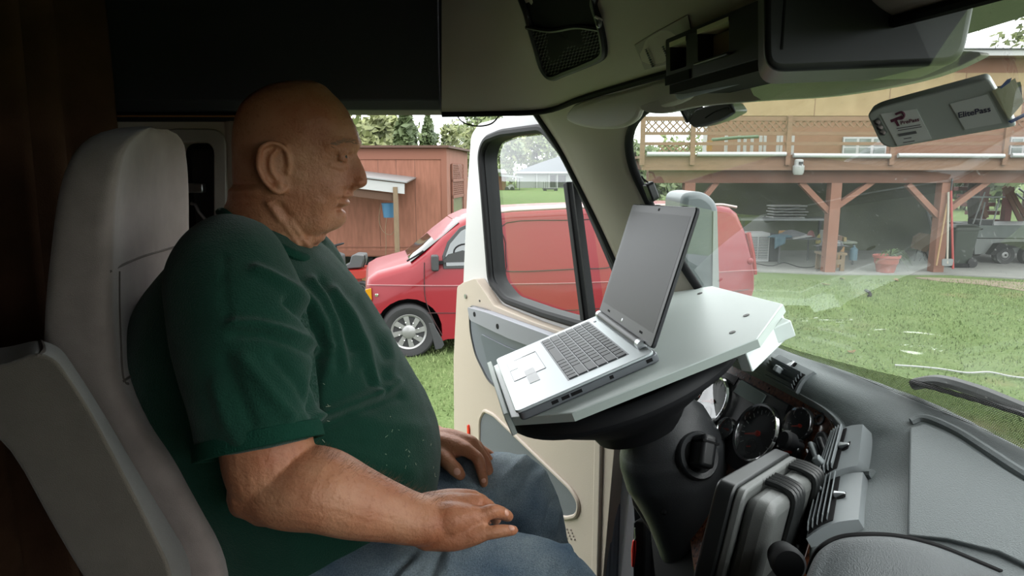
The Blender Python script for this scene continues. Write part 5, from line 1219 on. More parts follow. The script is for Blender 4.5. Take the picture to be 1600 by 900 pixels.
# back wall beneath the deck; its green tint paints in the lawn reflected by the windshield
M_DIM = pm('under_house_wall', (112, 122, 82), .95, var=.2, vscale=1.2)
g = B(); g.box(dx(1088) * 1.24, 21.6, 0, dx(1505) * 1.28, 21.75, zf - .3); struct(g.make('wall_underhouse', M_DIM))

# things under the deck
def gq(px, py): return AZ(px, py, .03)
c = gq(1201, 409); F = Fr(c, (1, .0, 0), (0, 1, 0))
t = thing('air_cooler', 'white louvred air cooler box under the deck by the van', 'air cooler', c)
k_ = c.y / FPX / .99; w, h, dp = 36 * k_, 45 * k_, 26 * k_
g = B(); g.box(-w, 0, 0, 0, .6, h, F); g.make('case', M_WHITEPAINT, t, bevel=.02)
for cx in (-w * .73, -w * .27):
    g = B(); g.box(cx - w * .2, -.012, h * .1, cx + w * .2, -.002, h * .86, F); lv = g.make('louvre_bay', M_BLACKM, t)
    for k in range(13):
        g = B(); z = h * .12 + k * h * .057; g.box(cx - w * .2, -.03, z, cx + w * .2, -.012, z + h * .028, F); g.make('slat', M_WHITEPAINT, lv)
g = B(); g.box(.005, .02, 0, .30, .62, h * .94, F); g.make('side_duct', M_BLACKM, t, bevel=.02)
# tables with clutter
def table(name, label, px0, px1, py_top, py_b, col, dpt=.75):
    a, c = gq(px0, py_b), gq(px1, py_b); Y = a.y; zt_ = A((px0 + px1) / 2, py_top, Y).z
    t = thing(name, label, 'table', ((a.x + c.x) / 2, Y + dpt / 2, .03))
    g = B(); g.box(a.x, Y, zt_ - .05, c.x, Y + dpt, zt_); g.make('tabletop', col, t, bevel=.01)
    for X in (a.x + .06, c.x - .06):
        for y in (Y + .06, Y + dpt - .06): g = B(); g.tube([V((X, y, .03)), V((X * .97 + (a.x + c.x) / 2 * .03, y, zt_ - .05))], .025, 8); g.make('leg', M_GREYPL, t)
    return a, c, Y, zt_
a, c, Y, zt_ = table('work_table', 'dark folding work table piled with cloths beneath the deck', 1214, 1282, 372, 412, M_GREYPL)
def heap(name, label, cat, px, Y_, z0, w, d_, h, m, seed=0):
    r = random.Random(seed); X = A(px, 300, Y_).x; rings = []
    for k in range(7):
        t_ = k / 6; s_ = cos(t_ * pi / 2)**.6; rings.append([V((X + w * s_ * cos(a) * (1 + .2 * r.uniform(-1, 1)), Y_ + d_ * s_ * sin(a) * (1 + .2 * r.uniform(-1, 1)), z0 + h * t_ * (1 + .15 * r.uniform(-1, 1)))) for a in [2 * pi * j / 14 for j in range(14)]])
    return tag(B().loft(rings).make(name, m, smooth=180, sub=1), label, cat)
M_BLUECL = pm('blue_cloth', (112, 150, 166), .9); M_GREYCL = pm('grey_cloth', (150, 152, 156), .9)
heap('cloth_pile', 'pale blue cloth hanging over the work table edge', 'cloth', 1224, Y + .15, zt_, .38, .14, .10, M_BLUECL, 1)
g = B(); X = A(1215, 300, Y).x; g.grid([[V((X + u * .3, Y - .015 - .02 * sin(u * 9 + q_), zt_ + .02 - q_ * .32 * (1 - .5 * u))) for u in [k / 8 for k in range(9)]] for q_ in [j / 5 for j in range(6)]]); o = g.make('blue_rag', M_BLUECL, smooth=180, solid=.01); tag(o, 'pale blue rag drooping from the work table corner', 'rag')
heap('grey_heap', 'grey fabric heap in the middle of the work table', 'cloth', 1242, Y + .35, zt_, .42, .2, .2, M_GREYCL, 2)
g = B(); F = Fr(A(1250, 371, Y + .1), (1, .1, .12), (0, 1, .1)); g.box(-.25, -.1, 0, .3, .2, .02, F); tag(g.make('white_sheet', M_STICK), 'white sheets lying across the work table', 'paper')
heap('red_tool', 'red and dark tool case on the work table end', 'tool', 1272, Y + .2, zt_, .12, .1, .2, pm('tool_red', (150, 60, 58), .6), 3)
heap('yellow_bag', 'yellow bag beside the black grill', 'bag', 1288, Y + .1, zt_ - .18, .14, .1, .34, pm('bag_yellow', (214, 196, 86), .7), 4)
g = B(); F = Fr(A(1221, 366, Y + .4), (1, 0, 0), (0, 1, 0)); g.box(-.05, -.05, 0, .15, .1, .1, F); tag(g.make('orange_box', pm('box_orange', (222, 160, 62), .6), bevel=.01), 'small orange box at the left end of the work table', 'box')
st0 = A(1215, 362, 20.2)
for k in range(5):
    g = B(); g.box(st0.x - .2 + .04 * (k % 2), 20.1, 1.16 + k * .085, st0.x + .75 + .05 * (k % 3), 20.7, 1.20 + k * .085); tag(g.make('white_tray', M_STICK, bevel=.01), 'white tray in the stack on the bench behind the air cooler', 'tray', 'white trays stacked behind the air cooler')
g = B(); g.box(st0.x - 1.2, 20.0, 1.1, st0.x + 1.6, 20.8, 1.16); bn = g.make('bench_top', M_GALV); tag(bn, 'long pale bench behind the air cooler carrying white trays', 'bench')
for X in (st0.x - 1.1, st0.x + 1.5):
    for y in (20.06, 20.72): g = B(); g.box(X - .04, y - .04, .03, X + .04, y + .04, 1.1); g.make('leg', M_GREYPL, bn)
a2, c2, Y2, z2 = table('side_table', 'pale second table behind the middle deck post', 1296, 1337, 378, 414, pm('pale_top', (172, 182, 160), .7), .8)
for k, (px, col, w, h, lab) in enumerate(((1300, (190, 196, 186), .16, .30, 'pale carton left on the second table'), (1314, (196, 190, 204), .12, .12, 'lilac packet on the second table'), (1322, (150, 110, 80), .1, .16, 'brown packet on the second table'), (1330, (206, 180, 110), .08, .12, 'tan packet at the second table end'))):
    X = A(px, 300, Y2).x; g = B(); g.box(X - w / 2, Y2 + .1, z2, X + w / 2, Y2 + .35, z2 + h); tag(g.make('packet', pm('packet_%d' % k, col, .7), bevel=.01), lab, 'packet')
g = B(); q = A(1334, 392, Y2 - .06); g.lathe(Fr((q.x, q.y, q.z - .25), (1, 0, 0), (0, 1, 0)), [(.1, 0), (.1, .3), (.03, .36), (.03, .4)], 16); tag(g.make('blue_bottle', pm('pale_blue_bottle', (124, 166, 184), .4)), 'pale blue bag hanging from the second table', 'bag')
# grill on its wooden stand
c = gq(1303, 424); k_ = c.y / FPX
gs = thing('wooden_stand', 'small weathered wooden stand carrying the black grill', 'stand', c)
g = B(); g.box(c.x - 19 * k_, c.y, .5 - .06, c.x + 19 * k_, c.y + .5, .5); g.make('top', M_RAWWOOD, gs)
for sx in (-14, 14):
    for y in (.04, .42): g = B(); g.box(c.x + sx * k_ - .05, c.y + y, .03, c.x + sx * k_ + .05, c.y + y + .06, .44); g.make('leg', M_RAWWOOD, gs)
g = B(); g.box(c.x - 12 * k_, c.y + .02, .2, c.x + 12 * k_, c.y + .06, .33); g.make('cross_rail', M_RAWWOOD, gs)
gr_ = thing('grill', 'black lidded tabletop grill on the wooden stand', 'grill', (c.x, c.y + .25, .5))
F = Fr((c.x, c.y + .25, .5), (1, 0, 0), (0, 1, 0))
g = B(); g.lathe(F, [(.2, .0), (.27, .08), (.29, .16)], 28, sx=1, sy=.75); g.make('bowl', M_BLACK, gr_)
g = B(); g.lathe(F, [(.3, .17), (.29, .2), (.24, .28), (.12, .31), (.001, .315)], 28, sx=1, sy=.75); ld = g.make('lid', pm('grill_lid', (52, 56, 60), .3), gr_)
g = B(); g.tube([F(-.1, -.2, .24), F(-.1, -.25, .25), F(.1, -.25, .25), F(.1, -.2, .24)], .012, 8); g.make('handle', M_GALV, ld)
g = B(); g.box(-.42, -.12, .14, -.28, .12, .16, F); g.box(.28, -.12, .14, .42, .12, .16, F); g.make('side_shelf', M_BLACK, gr_)
g = B(); q = gq(1320, 421); g.box(q.x - .07, q.y + .3, .03, q.x + .1, q.y + .6, .62); tag(g.make('tan_carton', pm('tan_carton', (196, 146, 84), .8), bevel=.01), 'tall tan carton just behind the wooden stand', 'carton')
# planter
c = gq(1383, 425); k_ = c.y / FPX
t = thing('planter', 'round terracotta planter with drooping green plant at the slab edge', 'planter', c)
F = Fr(c, (1, 0, 0), (0, 1, 0)); g = B(); g.lathe(F, [(.20, 0), (.215, .05), (.25, .2), (.27, .22), (.275, .24), (.29, .36), (.32, .37), (.325, .43), (.30, .43), (.28, .38), (.001, .37)], 32); g.make('pot', pm('terracotta', (212, 112, 98), .6), t)
r = random.Random(3); g = B()
for k in range(26):
    a = r.uniform(-.6, 1.3) if k < 14 else r.uniform(0, 2 * pi); L_ = r.uniform(.25, .55); up = r.uniform(.05, .25); pts = []
    for j in range(6):
        s_ = j / 5; pts.append(F(.1 + cos(a) * L_ * s_, sin(a) * L_ * s_ * .6, .4 + up * sin(s_ * 2.4) - (L_ * s_)**2 * 1.1))
    g.tube(pts, [.012, .02, .024, .02, .014, .004], 5, flat=.3)
g.make('leaves', pm('plant_leaf', (96, 132, 60), .6, var=.2, vscale=8), t)
# folding chair with canvas, step ladder
c = gq(1442, 408); t = thing('camp_chair', 'folded tan canvas camp chair on thin dark legs under the deck', 'chair', c)
FA_ = Fr((c.x, c.y, 0), (1, 0, 0), (0, 0, 1)); fq = lambda *p: [FA_.pix(x, y) for x, y in p]
g = B(); g.prism(FA_, fq((1426, 388), (1430, 370), (1440, 364), (1454, 366), (1452, 384), (1446, 394)), -.12, .05); g.make('canvas', pm('tan_canvas', (140, 116, 84), .9), t, bevel=.01)
for p_, q_ in (((1434, 388), (1428, 409)), ((1444, 390), (1452, 409)), ((1438, 388), (1446, 408)), ((1448, 388), (1436, 407))):
    g = B(); p0_, p1_ = fq(p_, q_); g.tube([FA_(*p0_, 0), FA_(p1_[0], .03, 0)], .016, 6); g.make('leg', M_BLACKM, t)
c = gq(1466, 392); t = thing('step_ladder', 'grey aluminium step ladder leaning behind the deck post', 'ladder', c)
FA_ = Fr((c.x, c.y, 0), (1, 0, 0), (0, 0, 1))
g = B(); p = fq((1449, 330), (1466, 395), (1456, 328), (1474, 395)); 
for i_ in (0, 2): g = B(); g.beam(FA_(*p[i_]), FA_(p[i_ + 1][0], .03), .05, .08, FA_.ez); g.make('side_rail', M_GALV, t)
for k in range(5): g = B(); u = (k + .7) / 5.6; g.beam(FA_(lerp(p[0][0], p[1][0], u), lerp(p[0][1], p[1][1], u)), FA_(lerp(p[2][0], p[3][0], u), lerp(p[2][1], p[3][1], u)), .06, .03, FA_.ez); g.make('step', M_GALV, t)
# tools at the right post
X0 = dx(1477, 380)
def tool(name, label, p_, q_, m, r_, base=None):
    a = A(*p_, DY + .1); c = A(*q_, DY - .12); c.z = max(c.z, .06)
    t = thing(name, label, 'garden tool', c); g = B(); g.tube([c, a], r_, 8); g.make('handle', m, t); return t, a, c
t, a, c = tool('rake', 'wooden handled tool leaning on the right deck post', (1480, 318), (1463, 415), pm('tan_handle', (206, 166, 112), .6), .022)
t, a, c = tool('shovel', 'white handled shovel standing against the right deck post', (1482, 300), (1480, 412), pm('white_handle', (222, 214, 196), .6), .024)
F = Fr(c, (1, 0, 0), (0, 0, 1)); g = B(); g.prism(F, rpoly([(-.14, .12), (.14, .12), (.13, -.05), (0, -.06), (-.13, -.05)], .04), -.01, .012); g.make('blade', M_GALV, t)
t, a, c = tool('post_digger', 'red handled digging tool leaning on the right deck post', (1486, 298), (1489, 420), pm('red_handle', (206, 62, 52), .5), .028)
g = B(); g.tube([a, a + V((0, 0, .3))], .022, 8); g.make('steel_end', M_GREYPL, t)
# wheeled bin
c = gq(1507, 419); k_ = c.y / FPX; t = thing('wheeled_bin', 'dark green wheeled refuse bin beside the deck post', 'bin', c); F = Fr((c.x, c.y, .03), (1, 0, 0), (0, 1, 0))
rr = lambda w, d_, z, r_=.05: [F(p[0], p[1] + .35, z) for p in rrect(-w, -d_, w, d_, r_)]
g = B(); g.loft([rr(.24, .24, .1), rr(.27, .27, .5), rr(.31, .32, .98), rr(.33, .34, .99), rr(.33, .34, 1.03)]); g.make('body', pm('bin_green', (52, 66, 52), .5), t)
g = B(); g.loft([rr(.34, .36, 1.03), rr(.34, .36, 1.06), rr(.25, .25, 1.12)]); g.make('lid', pm('bin_lid', (60, 70, 58), .5), t)
g = B(); g.box(-.26, .05, .0, .15, .5, .11, F); g.make('foot', M_BLACKM, t)
for y in (.05, .62): g = B(); g.lathe(Fr(F(.24, y, .13), (1, 0, 0), (0, 0, 1)), [(.05, 0), (.13, .0), (.13, -.06), (.05, -.06)], 20); g.make('wheel', M_TYRE, t)
g = B(); g.tube([F(.34, .1, 1.0), F(.42, .1, 1.02), F(.42, .6, 1.02), F(.34, .6, 1.0)], .02, 8); g.make('handle', M_BLACKM, t)
# utility trailer
c = gq(1565, 412); k_ = c.y / FPX; t = thing('utility_trailer', 'grey metal utility trailer parked by the red stairs', 'trailer', c)
FU_ = Fr((c.x, c.y + .1, 0), (1, 0, 0), (0, 0, 1)); uq = lambda *p: [FU_.pix(x, y) for x, y in p]
M_TRL = pm('trailer_grey', (136, 146, 142), .5, .3, var=.1, vscale=3)
g = B(); g.prism(FU_, uq((1530, 352), (1760, 352), (1760, 374), (1525, 372)), -1.6, 0); g.make('upper_side', M_TRL, t, bevel=.01)
g = B(); g.prism(FU_, uq((1524, 373), (1760, 375), (1760, 398), (1555, 396), (1524, 398)), -1.6, -.03); g.make('lower_side', pm('trailer_side', (158, 164, 160), .5, .2), t, bevel=.01)
g = B(); p = uq((1540, 397), (1553, 380), (1580, 378), (1760, 378), (1760, 384), (1590, 384), (1578, 386), (1560, 388), (1548, 398)); g.prism(FU_, p, -.2, .18); g.make('mudguard', M_BLACKM, t)
for px in (1566, 1606):
    X = uq((px, 395))[0][0]; R = .27; F = FU_.at(X, R, .12)
    g = B(); g.lathe(F, [(R * .5, 0), (R * .92, .02), (R, -.02), (R, -.16), (R * .5, -.18)], 28); w_ = g.make('wheel', M_TYRE, t)
    g = B(); g.lathe(F, [(R * .5, .005), (R * .42, -.02), (R * .3, .01), (R * .14, .015), (.001, .01)], 24, cap=False); h_ = g.make('rim', M_HUB, w_)
    g = B(); g.lathe(F, [(R * .12, .016), (R * .1, .03), (.001, .03)], 12); g.make('hub_cap', M_BLACKM, h_)
for p_, q_ in (((1530, 372), (1543, 316)), ((1524, 350), (1543, 300)), ((1555, 352), (1566, 310))):
    g = B(); a, e = uq(p_, q_); g.tube([FU_(*a, -.1), FU_(*e, -.1)], .02, 6); g.make('frame_rail', M_GALV, t)
g = B(); a, e = uq((1500, 308), (1574, 308)); g.tube([FU_(*a, -.1), FU_(*e, -.1)], .025, 6); g.make('rack_bar', M_GALV, t)
g = B(); p = uq((1535, 344), (1557, 344), (1557, 352), (1535, 352)); g.prism(FU_, p, -.6, -.1); g.make('dark_load', M_GREYPL, t)
# red stairs to the deck
c = gq(1575, 400); t = thing('red_stairs', 'red painted outdoor stairs behind the trailer', 'stairs', (c.x, 21, .03)); FR_ = Fr((0, 21.0, 0), (1, 0, 0), (0, 0, 1)); rq = lambda *p: [FR_.pix(x, y) for x, y in p]
M_STAIR = pm('stair_red', (160, 66, 56), .7)
for k, y in enumerate((356, 344, 331, 318, 305, 293)):
    g = B(); a, e = rq((1531, y), (1577, y)); g.box(a[0], 21 + .2 * k, a[1] - .12, e[0], 21.3 + .2 * k, a[1]); g.make('tread', M_STAIR, t)
g = B(); p = rq((1532, 330), (1565, 330), (1565, 318), (1532, 318)); g.prism(FR_, p, -.6, -.55); g.make('riser_panel', M_STAIR, t)
for p_, q_ in (((1530, 315), (1538, 340)), ((1565, 292), (1598, 360)), ((1572, 292), (1606, 352))):
    g = B(); a, e = rq(p_, q_); g.beam(FR_(*a, .1), FR_(*e, .1), .12, .06, FR_.ez); g.make('stringer', M_POST, t)
for p_, q_ in (((1584, 294), (1640, 336)), ((1580, 302), (1640, 350))):
    g = B(); a, e = rq(p_, q_); g.tube([FR_(*a, .2), FR_(*e, .2)], .03, 6); g.make('hand_rail', M_GALV, t)
for px in (1533, 1571): g = B(); a = rq((px, 340))[0]; g.box(a[0] - .1, 20.9, .03, a[0] + .1, 21.1, rq((px, 292))[0][1]); g.make('post', M_STAIR, t)
g = B(); q = A(1520, 330, 20.4); g.tube(spline([V((q.x + .2, 20.4, 0)), V((q.x + .1, 20.4, 1.0)), V((q.x - .05, 20.4, 2.0)), V((q.x + .1, 20.4, 3))], 4), .16, 10); tag(g.make('bare_tree', pm('bark', (84, 66, 54), .9, bump=.4, bscale=14)), 'dark tree trunk between the green bin and the red stairs', 'tree trunk')
# cables on the slab
g = B(); g.tube(spline([gq(x, y) + V((0, 0, .01)) for x, y in ((1180, 412), (1205, 416), (1225, 411), (1250, 418), (1272, 417), (1280, 408))], 6), .012, 5); tag(g.make('slab_cable', M_BLACKM), 'dark cable lying on the slab beneath the work table', 'cable')

# small things on the lawn
g = B(); g.tube(spline([G(x, y) + V((0, 0, .03)) for x, y in ((1398, 574), (1430, 576), (1470, 580), (1510, 586), (1545, 585), (1580, 592), (1620, 596))], 6), .012, 6); tag(g.make('garden_hose', pm('pale_hose', (226, 230, 226), .4)), 'pale thin hose lying across the lawn near the wiper', 'hose')
g = B(); g.tube(spline([G(x, y) + V((0, 0, .03)) for x, y in ((1352, 456), (1357, 458), (1360, 463), (1357, 465))], 5), .03, 6); tag(g.make('black_strap', M_BLACKM), 'short curled black strap lying on the lawn', 'strap')
M_LEAF = pm('dry_leaf', (156, 128, 78), .8)
for k, (x, y) in enumerate(((1330, 552), (1400, 439), (1212, 512), (1290, 446), (1316, 437), (1445, 596))):
    c = G(x, y) + V((0, 0, .03)); F = Fr(c, (cos(k), sin(k), .1), (-sin(k), cos(k), .2)); L_ = .06 if y > 500 else .11
    g = B(); g.loft([[F(L_ * cos(a), L_ * .5 * sin(a), .012 * cos(2 * a) + z) for a in [2 * pi * j / 12 for j in range(12)]] for z in (0, .005)]); tag(g.make('fallen_leaf', M_LEAF), 'dry brown leaf fallen on the lawn', 'leaf', 'dry leaves on the lawn')

# ------------------------------------------------------------------ far lawn, houses and trees
fh = thing('far_house', 'distant grey house with hipped roof across the far lawn', 'house', A(862, 292, 114))
FF = Fr((0, 114, 0), (1, 0, 0), (0, 0, 1)); ff = lambda *p: [FF.pix(x, y) for x, y in p]
fb = lambda x0_, y0_, x1_, y1_, z0_, z1_, nm, m, par: (lambda a, e: B().box(a[0], a[1], z0_, e[0], e[1], z1_, FF).make(nm, m, par))(*ff((x0_, y0_), (x1_, y1_)))
M_FW = pm('far_wall', (196, 202, 196), .8); M_FROOF = pm('far_roof', (112, 120, 128), .8)
zg = ff((800, 296))[0][1]
w_ = fb(808, 297, 960, 270, -10, 0, 'wall', M_FW, fh)
g = B(); p = ff((800, 270), (960, 271), (960, 240), (880, 242), (850, 252)); g.loft([[FF(q[0], q[1], .5 if i < 2 else -5) for i, q in enumerate(p)], [FF(q[0], q[1], -11 if i < 2 else -6) for i, q in enumerate(p)]]); g.make('roof', M_FROOF, fh)
g = B(); a, e = ff((805, 271), (960, 270)); g.box(a[0], a[1], .4, e[0], e[1] + .2, .7, FF); g.make('eave', M_WHITEPAINT, fh)
for x0_, x1_ in ((860, 868), (872, 884)): fb(x0_, 292, x1_, 274, 0, .1, 'porch_opening', M_GREYPL, w_)
for x_ in (838, 857, 870): fb(x_, 296, x_ + 1.4, 271, .1, .3, 'porch_post', M_WHITEPAINT, fh)
FF = Fr((0, 100, 0), (1, 0, 0), (0, 0, 1))
fs = thing('far_shed', 'distant brown shed with white roof and carport across the lawn', 'shed', A(780, 296, 90))
fb(768, 298, 790, 271, -8, 0, 'wall', pm('far_shed', (176, 128, 92), .8), fs)
g = B(); p = ff((766, 271), (792, 271), (787, 264), (771, 264)); g.prism(FF, p, -9, .5); g.make('roof', M_STICK, fs)
g = B(); p = ff((780, 272), (817, 277), (817, 279), (780, 275)); g.prism(FF, p, -6, 2); g.make('carport_roof', M_GALV, fs)
for x_ in (803, 811): fb(x_, 297, x_ + 1, 278, 1.5, 1.7, 'carport_post', M_GREYPL, fs)
fc = thing('far_car', 'tiny pale vehicle under the distant carport', 'car', A(797, 296, 95))
g = B(); p = ff((789, 296), (790, 292), (794, 291), (797, 288), (801, 288), (803, 292), (803, 296)); g.prism(FF, p, -1, 1); g.make('body', M_STICK, fc, bevel=.1)
for x_ in (792, 800): g = B(); q = ff((x_, 296))[0]; g.lathe(FF.at(q[0], q[1] + .1, 1), [(.3, .05), (.3, -.1)], 12); g.make('wheel', M_TYRE, fc)
ft = thing('far_trailer', 'dark open trailer standing on the far lawn', 'trailer', A(856, 297, 95))
g = B(); a, e = ff((846, 295), (868, 293)); g.box(a[0], a[1], 3, e[0], e[1], 5, FF); g.make('bed', M_GREYPL, ft)
for x_ in (847, 850, 866): fb(x_, 293, x_ + .6, 288 if x_ > 860 else 283, 4, 4.1, 'stake', M_GREYPL, ft)
for x_ in (849, 865): g = B(); q = ff((x_, 296))[0]; g.lathe(FF.at(q[0], q[1], 5), [(.25, .05), (.25, -.1)], 10); g.make('wheel', M_TYRE, ft)

M_LEAVES = [pm('leaf_%d' % k, c, .7, var=.3, vscale=.8, col2=c2) for k, (c, c2) in enumerate((((98, 124, 62), (158, 176, 104)), ((84, 112, 62), (132, 152, 92)), ((116, 132, 74), (172, 180, 112))))]
M_BARK = MATS['bark']
def tree(px, Y, ztop, w, zbot, label, kind=0, n=1400, ls=.3, seed=0, group=None, pine=False):
    r = random.Random(seed); X = (px - 800) / FPX * Y * 1.0
    t = thing('tree', label, 'tree', (X, Y, 0), 0, group)
    g = B(); g.tube(spline([V((X, Y, 0)), V((X + .1, Y, ztop * .4)), V((X - .1, Y, ztop * .8)), V((X, Y, ztop * .97))], 4), [.25 * (1 - k / 12 * .9) * ztop / 10 for k in range(13)], 8); g.make('trunk', M_BARK, t)
    vs = []; fs = []
    cl = [(V((X + max(-.55 * w, min(.55 * w, r.gauss(0, w * .32))), Y + max(-.5 * w, min(.5 * w, r.gauss(0, w * .32))), lerp(zbot, ztop, r.random()**.8 * .92))), w * r.uniform(.14, .28)) for _ in range(26)]
    for k in range(n):
        c, R = cl[r.randrange(len(cl))]
        if pine: 
            z = lerp(zbot, ztop, r.random()**1.2); rr_ = w * .55 * (1 - (z - zbot) / (ztop - zbot))**.8 * (.5 + .5 * (z * 1.1 % 1)); a = r.random() * 2 * pi; q = sqrt(r.random()); p = V((X + rr_ * q * cos(a), Y + rr_ * q * sin(a), z - .25 * rr_ * q))
        else:
            d_ = V((r.gauss(0, 1), r.gauss(0, 1), r.gauss(0, .8))).normalized() * R * r.random()**.4; p = c + d_
        n1 = V((r.gauss(0, 1), r.gauss(0, 1), r.gauss(0, 1))).normalized(); n2 = n1.orthogonal().normalized(); s_ = ls * r.uniform(.5, 1.2)
        o = len(vs); vs += [p - n1 * s_ - n2 * s_ * .4, p + n1 * s_ * .2 - n2 * s_ * .6, p + n1 * s_, p - n1 * s_ * .1 + n2 * s_ * .6]; fs.append((o, o + 1, o + 2, o + 3))
    B().add(vs, fs).make('crown', M_LEAVES[kind], t, smooth=0)
lab = ['bright green tree behind the terracotta shed', 'dark green pine behind the terracotta shed', 'pale leafy tree behind the terracotta shed']
for k, (px, Y, zt2, w, kd, pn) in enumerate(((486, 30, 5.4, 3.4, 0, 0), (560, 36, 5.5, 3.4, 2, 0), (600, 44, 6.2, 4.2, 0, 0), (638, 29, 5.3, 2.8, 1, 1), (672, 50, 6.6, 4.4, 1, 1), (706, 58, 6.4, 4.6, 2, 0), (738, 66, 7.0, 5, 0, 0))):
    tree(px, Y, zt2, w, 1.5, lab[1] if pn else (lab[2] if kd == 2 else lab[0]), kd, 1500, .26, k, 'trees behind the shed', pn)
for k, (px, Y, zt2, w) in enumerate(((748, 118, 12, 7), (772, 130, 14, 8), (798, 142, 13, 8.5), (838, 156, 13, 8.5), (862, 170, 15.5, 9.5), (892, 184, 16, 10), (925, 124, 10, 6.5), (948, 148, 12, 8))):
    tree(px, Y, zt2, w, 1, 'leafy tree in the distance beyond the far lawn and house', (0, 1, 2)[k % 3], 1500, .6, 20 + k, 'trees beyond the far lawn')
for k, (px, Y, zt2, w) in enumerate(((990, 62, 5, 5), (1035, 80, 7, 6.5), (1062, 94, 6, 6.5), (1500, 46, 7, 4.6), (1545, 56, 8, 5), (1600, 68, 13, 6), (1560, 82, 12, 7), (1690, 74, 13, 6.5))):
    tree(px, Y, zt2, w, .4, 'leafy tree far behind the timber deck and house', (1, 0, 2)[k % 3], 1600, .4, 40 + k, 'trees behind the deck')
# tall tree whose crown shows over the house roof at the upper right
tree(1600, 34, 11.8, 6, 6.0, 'tall leafy tree rising above the house roof', 2, 2200, .22, 77)
pm = _pm_in
# ================================================================== THE MAN IN THE DRIVER'S SEAT
YM = 1.19
def skin_mat():
    m = pm('skin', (190, 128, 98), .5, sss=.12, spec=.35); n = m.node_tree; p = n.nodes['Principled BSDF']
    tc = n.nodes.new('ShaderNodeTexCoord')
    def noise(sc, det=4):
        t = n.nodes.new('ShaderNodeTexNoise'); t.inputs['Scale'].default_value = sc; t.inputs['Detail'].default_value = det; n.links.new(tc.outputs['Object'], t.inputs['Vector']); return t
    r = n.nodes.new('ShaderNodeValToRGB'); n.links.new(noise(14, 5).outputs['Fac'], r.inputs[0]); e = r.color_ramp.elements
    e[0].position = .3; e[0].color = srgb(160, 98, 68); e[1].position = .7; e[1].color = srgb(184, 132, 100)
    r2 = n.nodes.new('ShaderNodeValToRGB'); n.links.new(noise(160, 2).outputs['Fac'], r2.inputs[0]); e = r2.color_ramp.elements
    e[0].position = .22; e[0].color = srgb(214, 190, 172); e[1].position = .42; e[1].color = (1, 1, 1, 1)
    mx = n.nodes.new('ShaderNodeMix'); mx.data_type = 'RGBA'; mx.blend_type = 'MULTIPLY'; mx.inputs[0].default_value = .6
    n.links.new(r.outputs[0], mx.inputs[6]); n.links.new(r2.outputs[0], mx.inputs[7]); n.links.new(mx.outputs[2], p.inputs['Base Color'])
    b1 = n.nodes.new('ShaderNodeBump'); b1.inputs['Strength'].default_value = .25; b1.inputs['Distance'].default_value = .004; n.links.new(noise(260, 3).outputs['Fac'], b1.inputs['Height'])
    b2 = n.nodes.new('ShaderNodeBump'); b2.inputs['Strength'].default_value = .25; b2.inputs['Distance'].default_value = .012; n.links.new(noise(45, 3).outputs['Fac'], b2.inputs['Height']); n.links.new(b1.outputs[0], b2.inputs['Normal']); n.links.new(b2.outputs[0], p.inputs['Normal'])
    return m
M_SKIN = skin_mat()
M_SHIRT = pm('green_cotton', (20, 57, 44), .95, var=.08, vscale=14, bump=.35, bscale=420, sheen=.15, spec=.12)
M_SHIRT2 = pm('green_cotton_hem', (21, 59, 46), .95, bump=.4, bscale=380, spec=.1)
def denim():
    m = pm('denim', (92, 116, 138), .9, bump=.5, bscale=520, spec=.12); n = m.node_tree; p = n.nodes['Principled BSDF']; tc = n.nodes.new('ShaderNodeTexCoord')
    t = n.nodes.new('ShaderNodeTexNoise'); t.inputs['Scale'].default_value = 7; t.inputs['Detail'].default_value = 6; n.links.new(tc.outputs['Object'], t.inputs['Vector'])
    r = n.nodes.new('ShaderNodeValToRGB'); e = r.color_ramp.elements; e[0].position = .3; e[0].color = srgb(90, 110, 128); e[1].position = .7; e[1].color = srgb(158, 170, 174); n.links.new(t.outputs['Fac'], r.inputs[0])
    w = n.nodes.new('ShaderNodeTexNoise'); w.inputs['Scale'].default_value = 420; n.links.new(tc.outputs['Object'], w.inputs['Vector'])
    r2 = n.nodes.new('ShaderNodeValToRGB'); e = r2.color_ramp.elements; e[0].position = .35; e[0].color = srgb(200, 205, 210); e[1].position = .6; e[1].color = (1, 1, 1, 1); n.links.new(w.outputs['Fac'], r2.inputs[0])
    mx = n.nodes.new('ShaderNodeMix'); mx.data_type = 'RGBA'; mx.blend_type = 'MULTIPLY'; mx.inputs[0].default_value = .7; n.links.new(r.outputs[0], mx.inputs[6]); n.links.new(r2.outputs[0], mx.inputs[7]); n.links.new(mx.outputs[2], p.inputs['Base Color']); return m
M_DENIM = denim()
person = thing('person', 'bald man in green t-shirt and jeans sitting with hands on thighs', 'person', A(600, 900, YM))

def seg_d(px, py, a, b):
    dx_, dy_ = b[0] - a[0], b[1] - a[1]; L2 = dx_ * dx_ + dy_ * dy_
    t_ = 0 if L2 == 0 else max(0, min(1, ((px - a[0]) * dx_ + (py - a[1]) * dy_) / L2))
    return hypot(px - a[0] - t_ * dx_, py - a[1] - t_ * dy_), t_
def feats(px, py, F_):
    s_ = 0
    for pts, w, amp in F_:
        if len(pts) == 1: d_ = hypot(px - pts[0][0], py - pts[0][1]); 
        else: d_ = min(seg_d(px, py, pts[i], pts[i + 1])[0] for i in range(len(pts) - 1))
        if d_ < 3 * w: s_ += amp * exp(-(d_ / w)**2)
    return s_

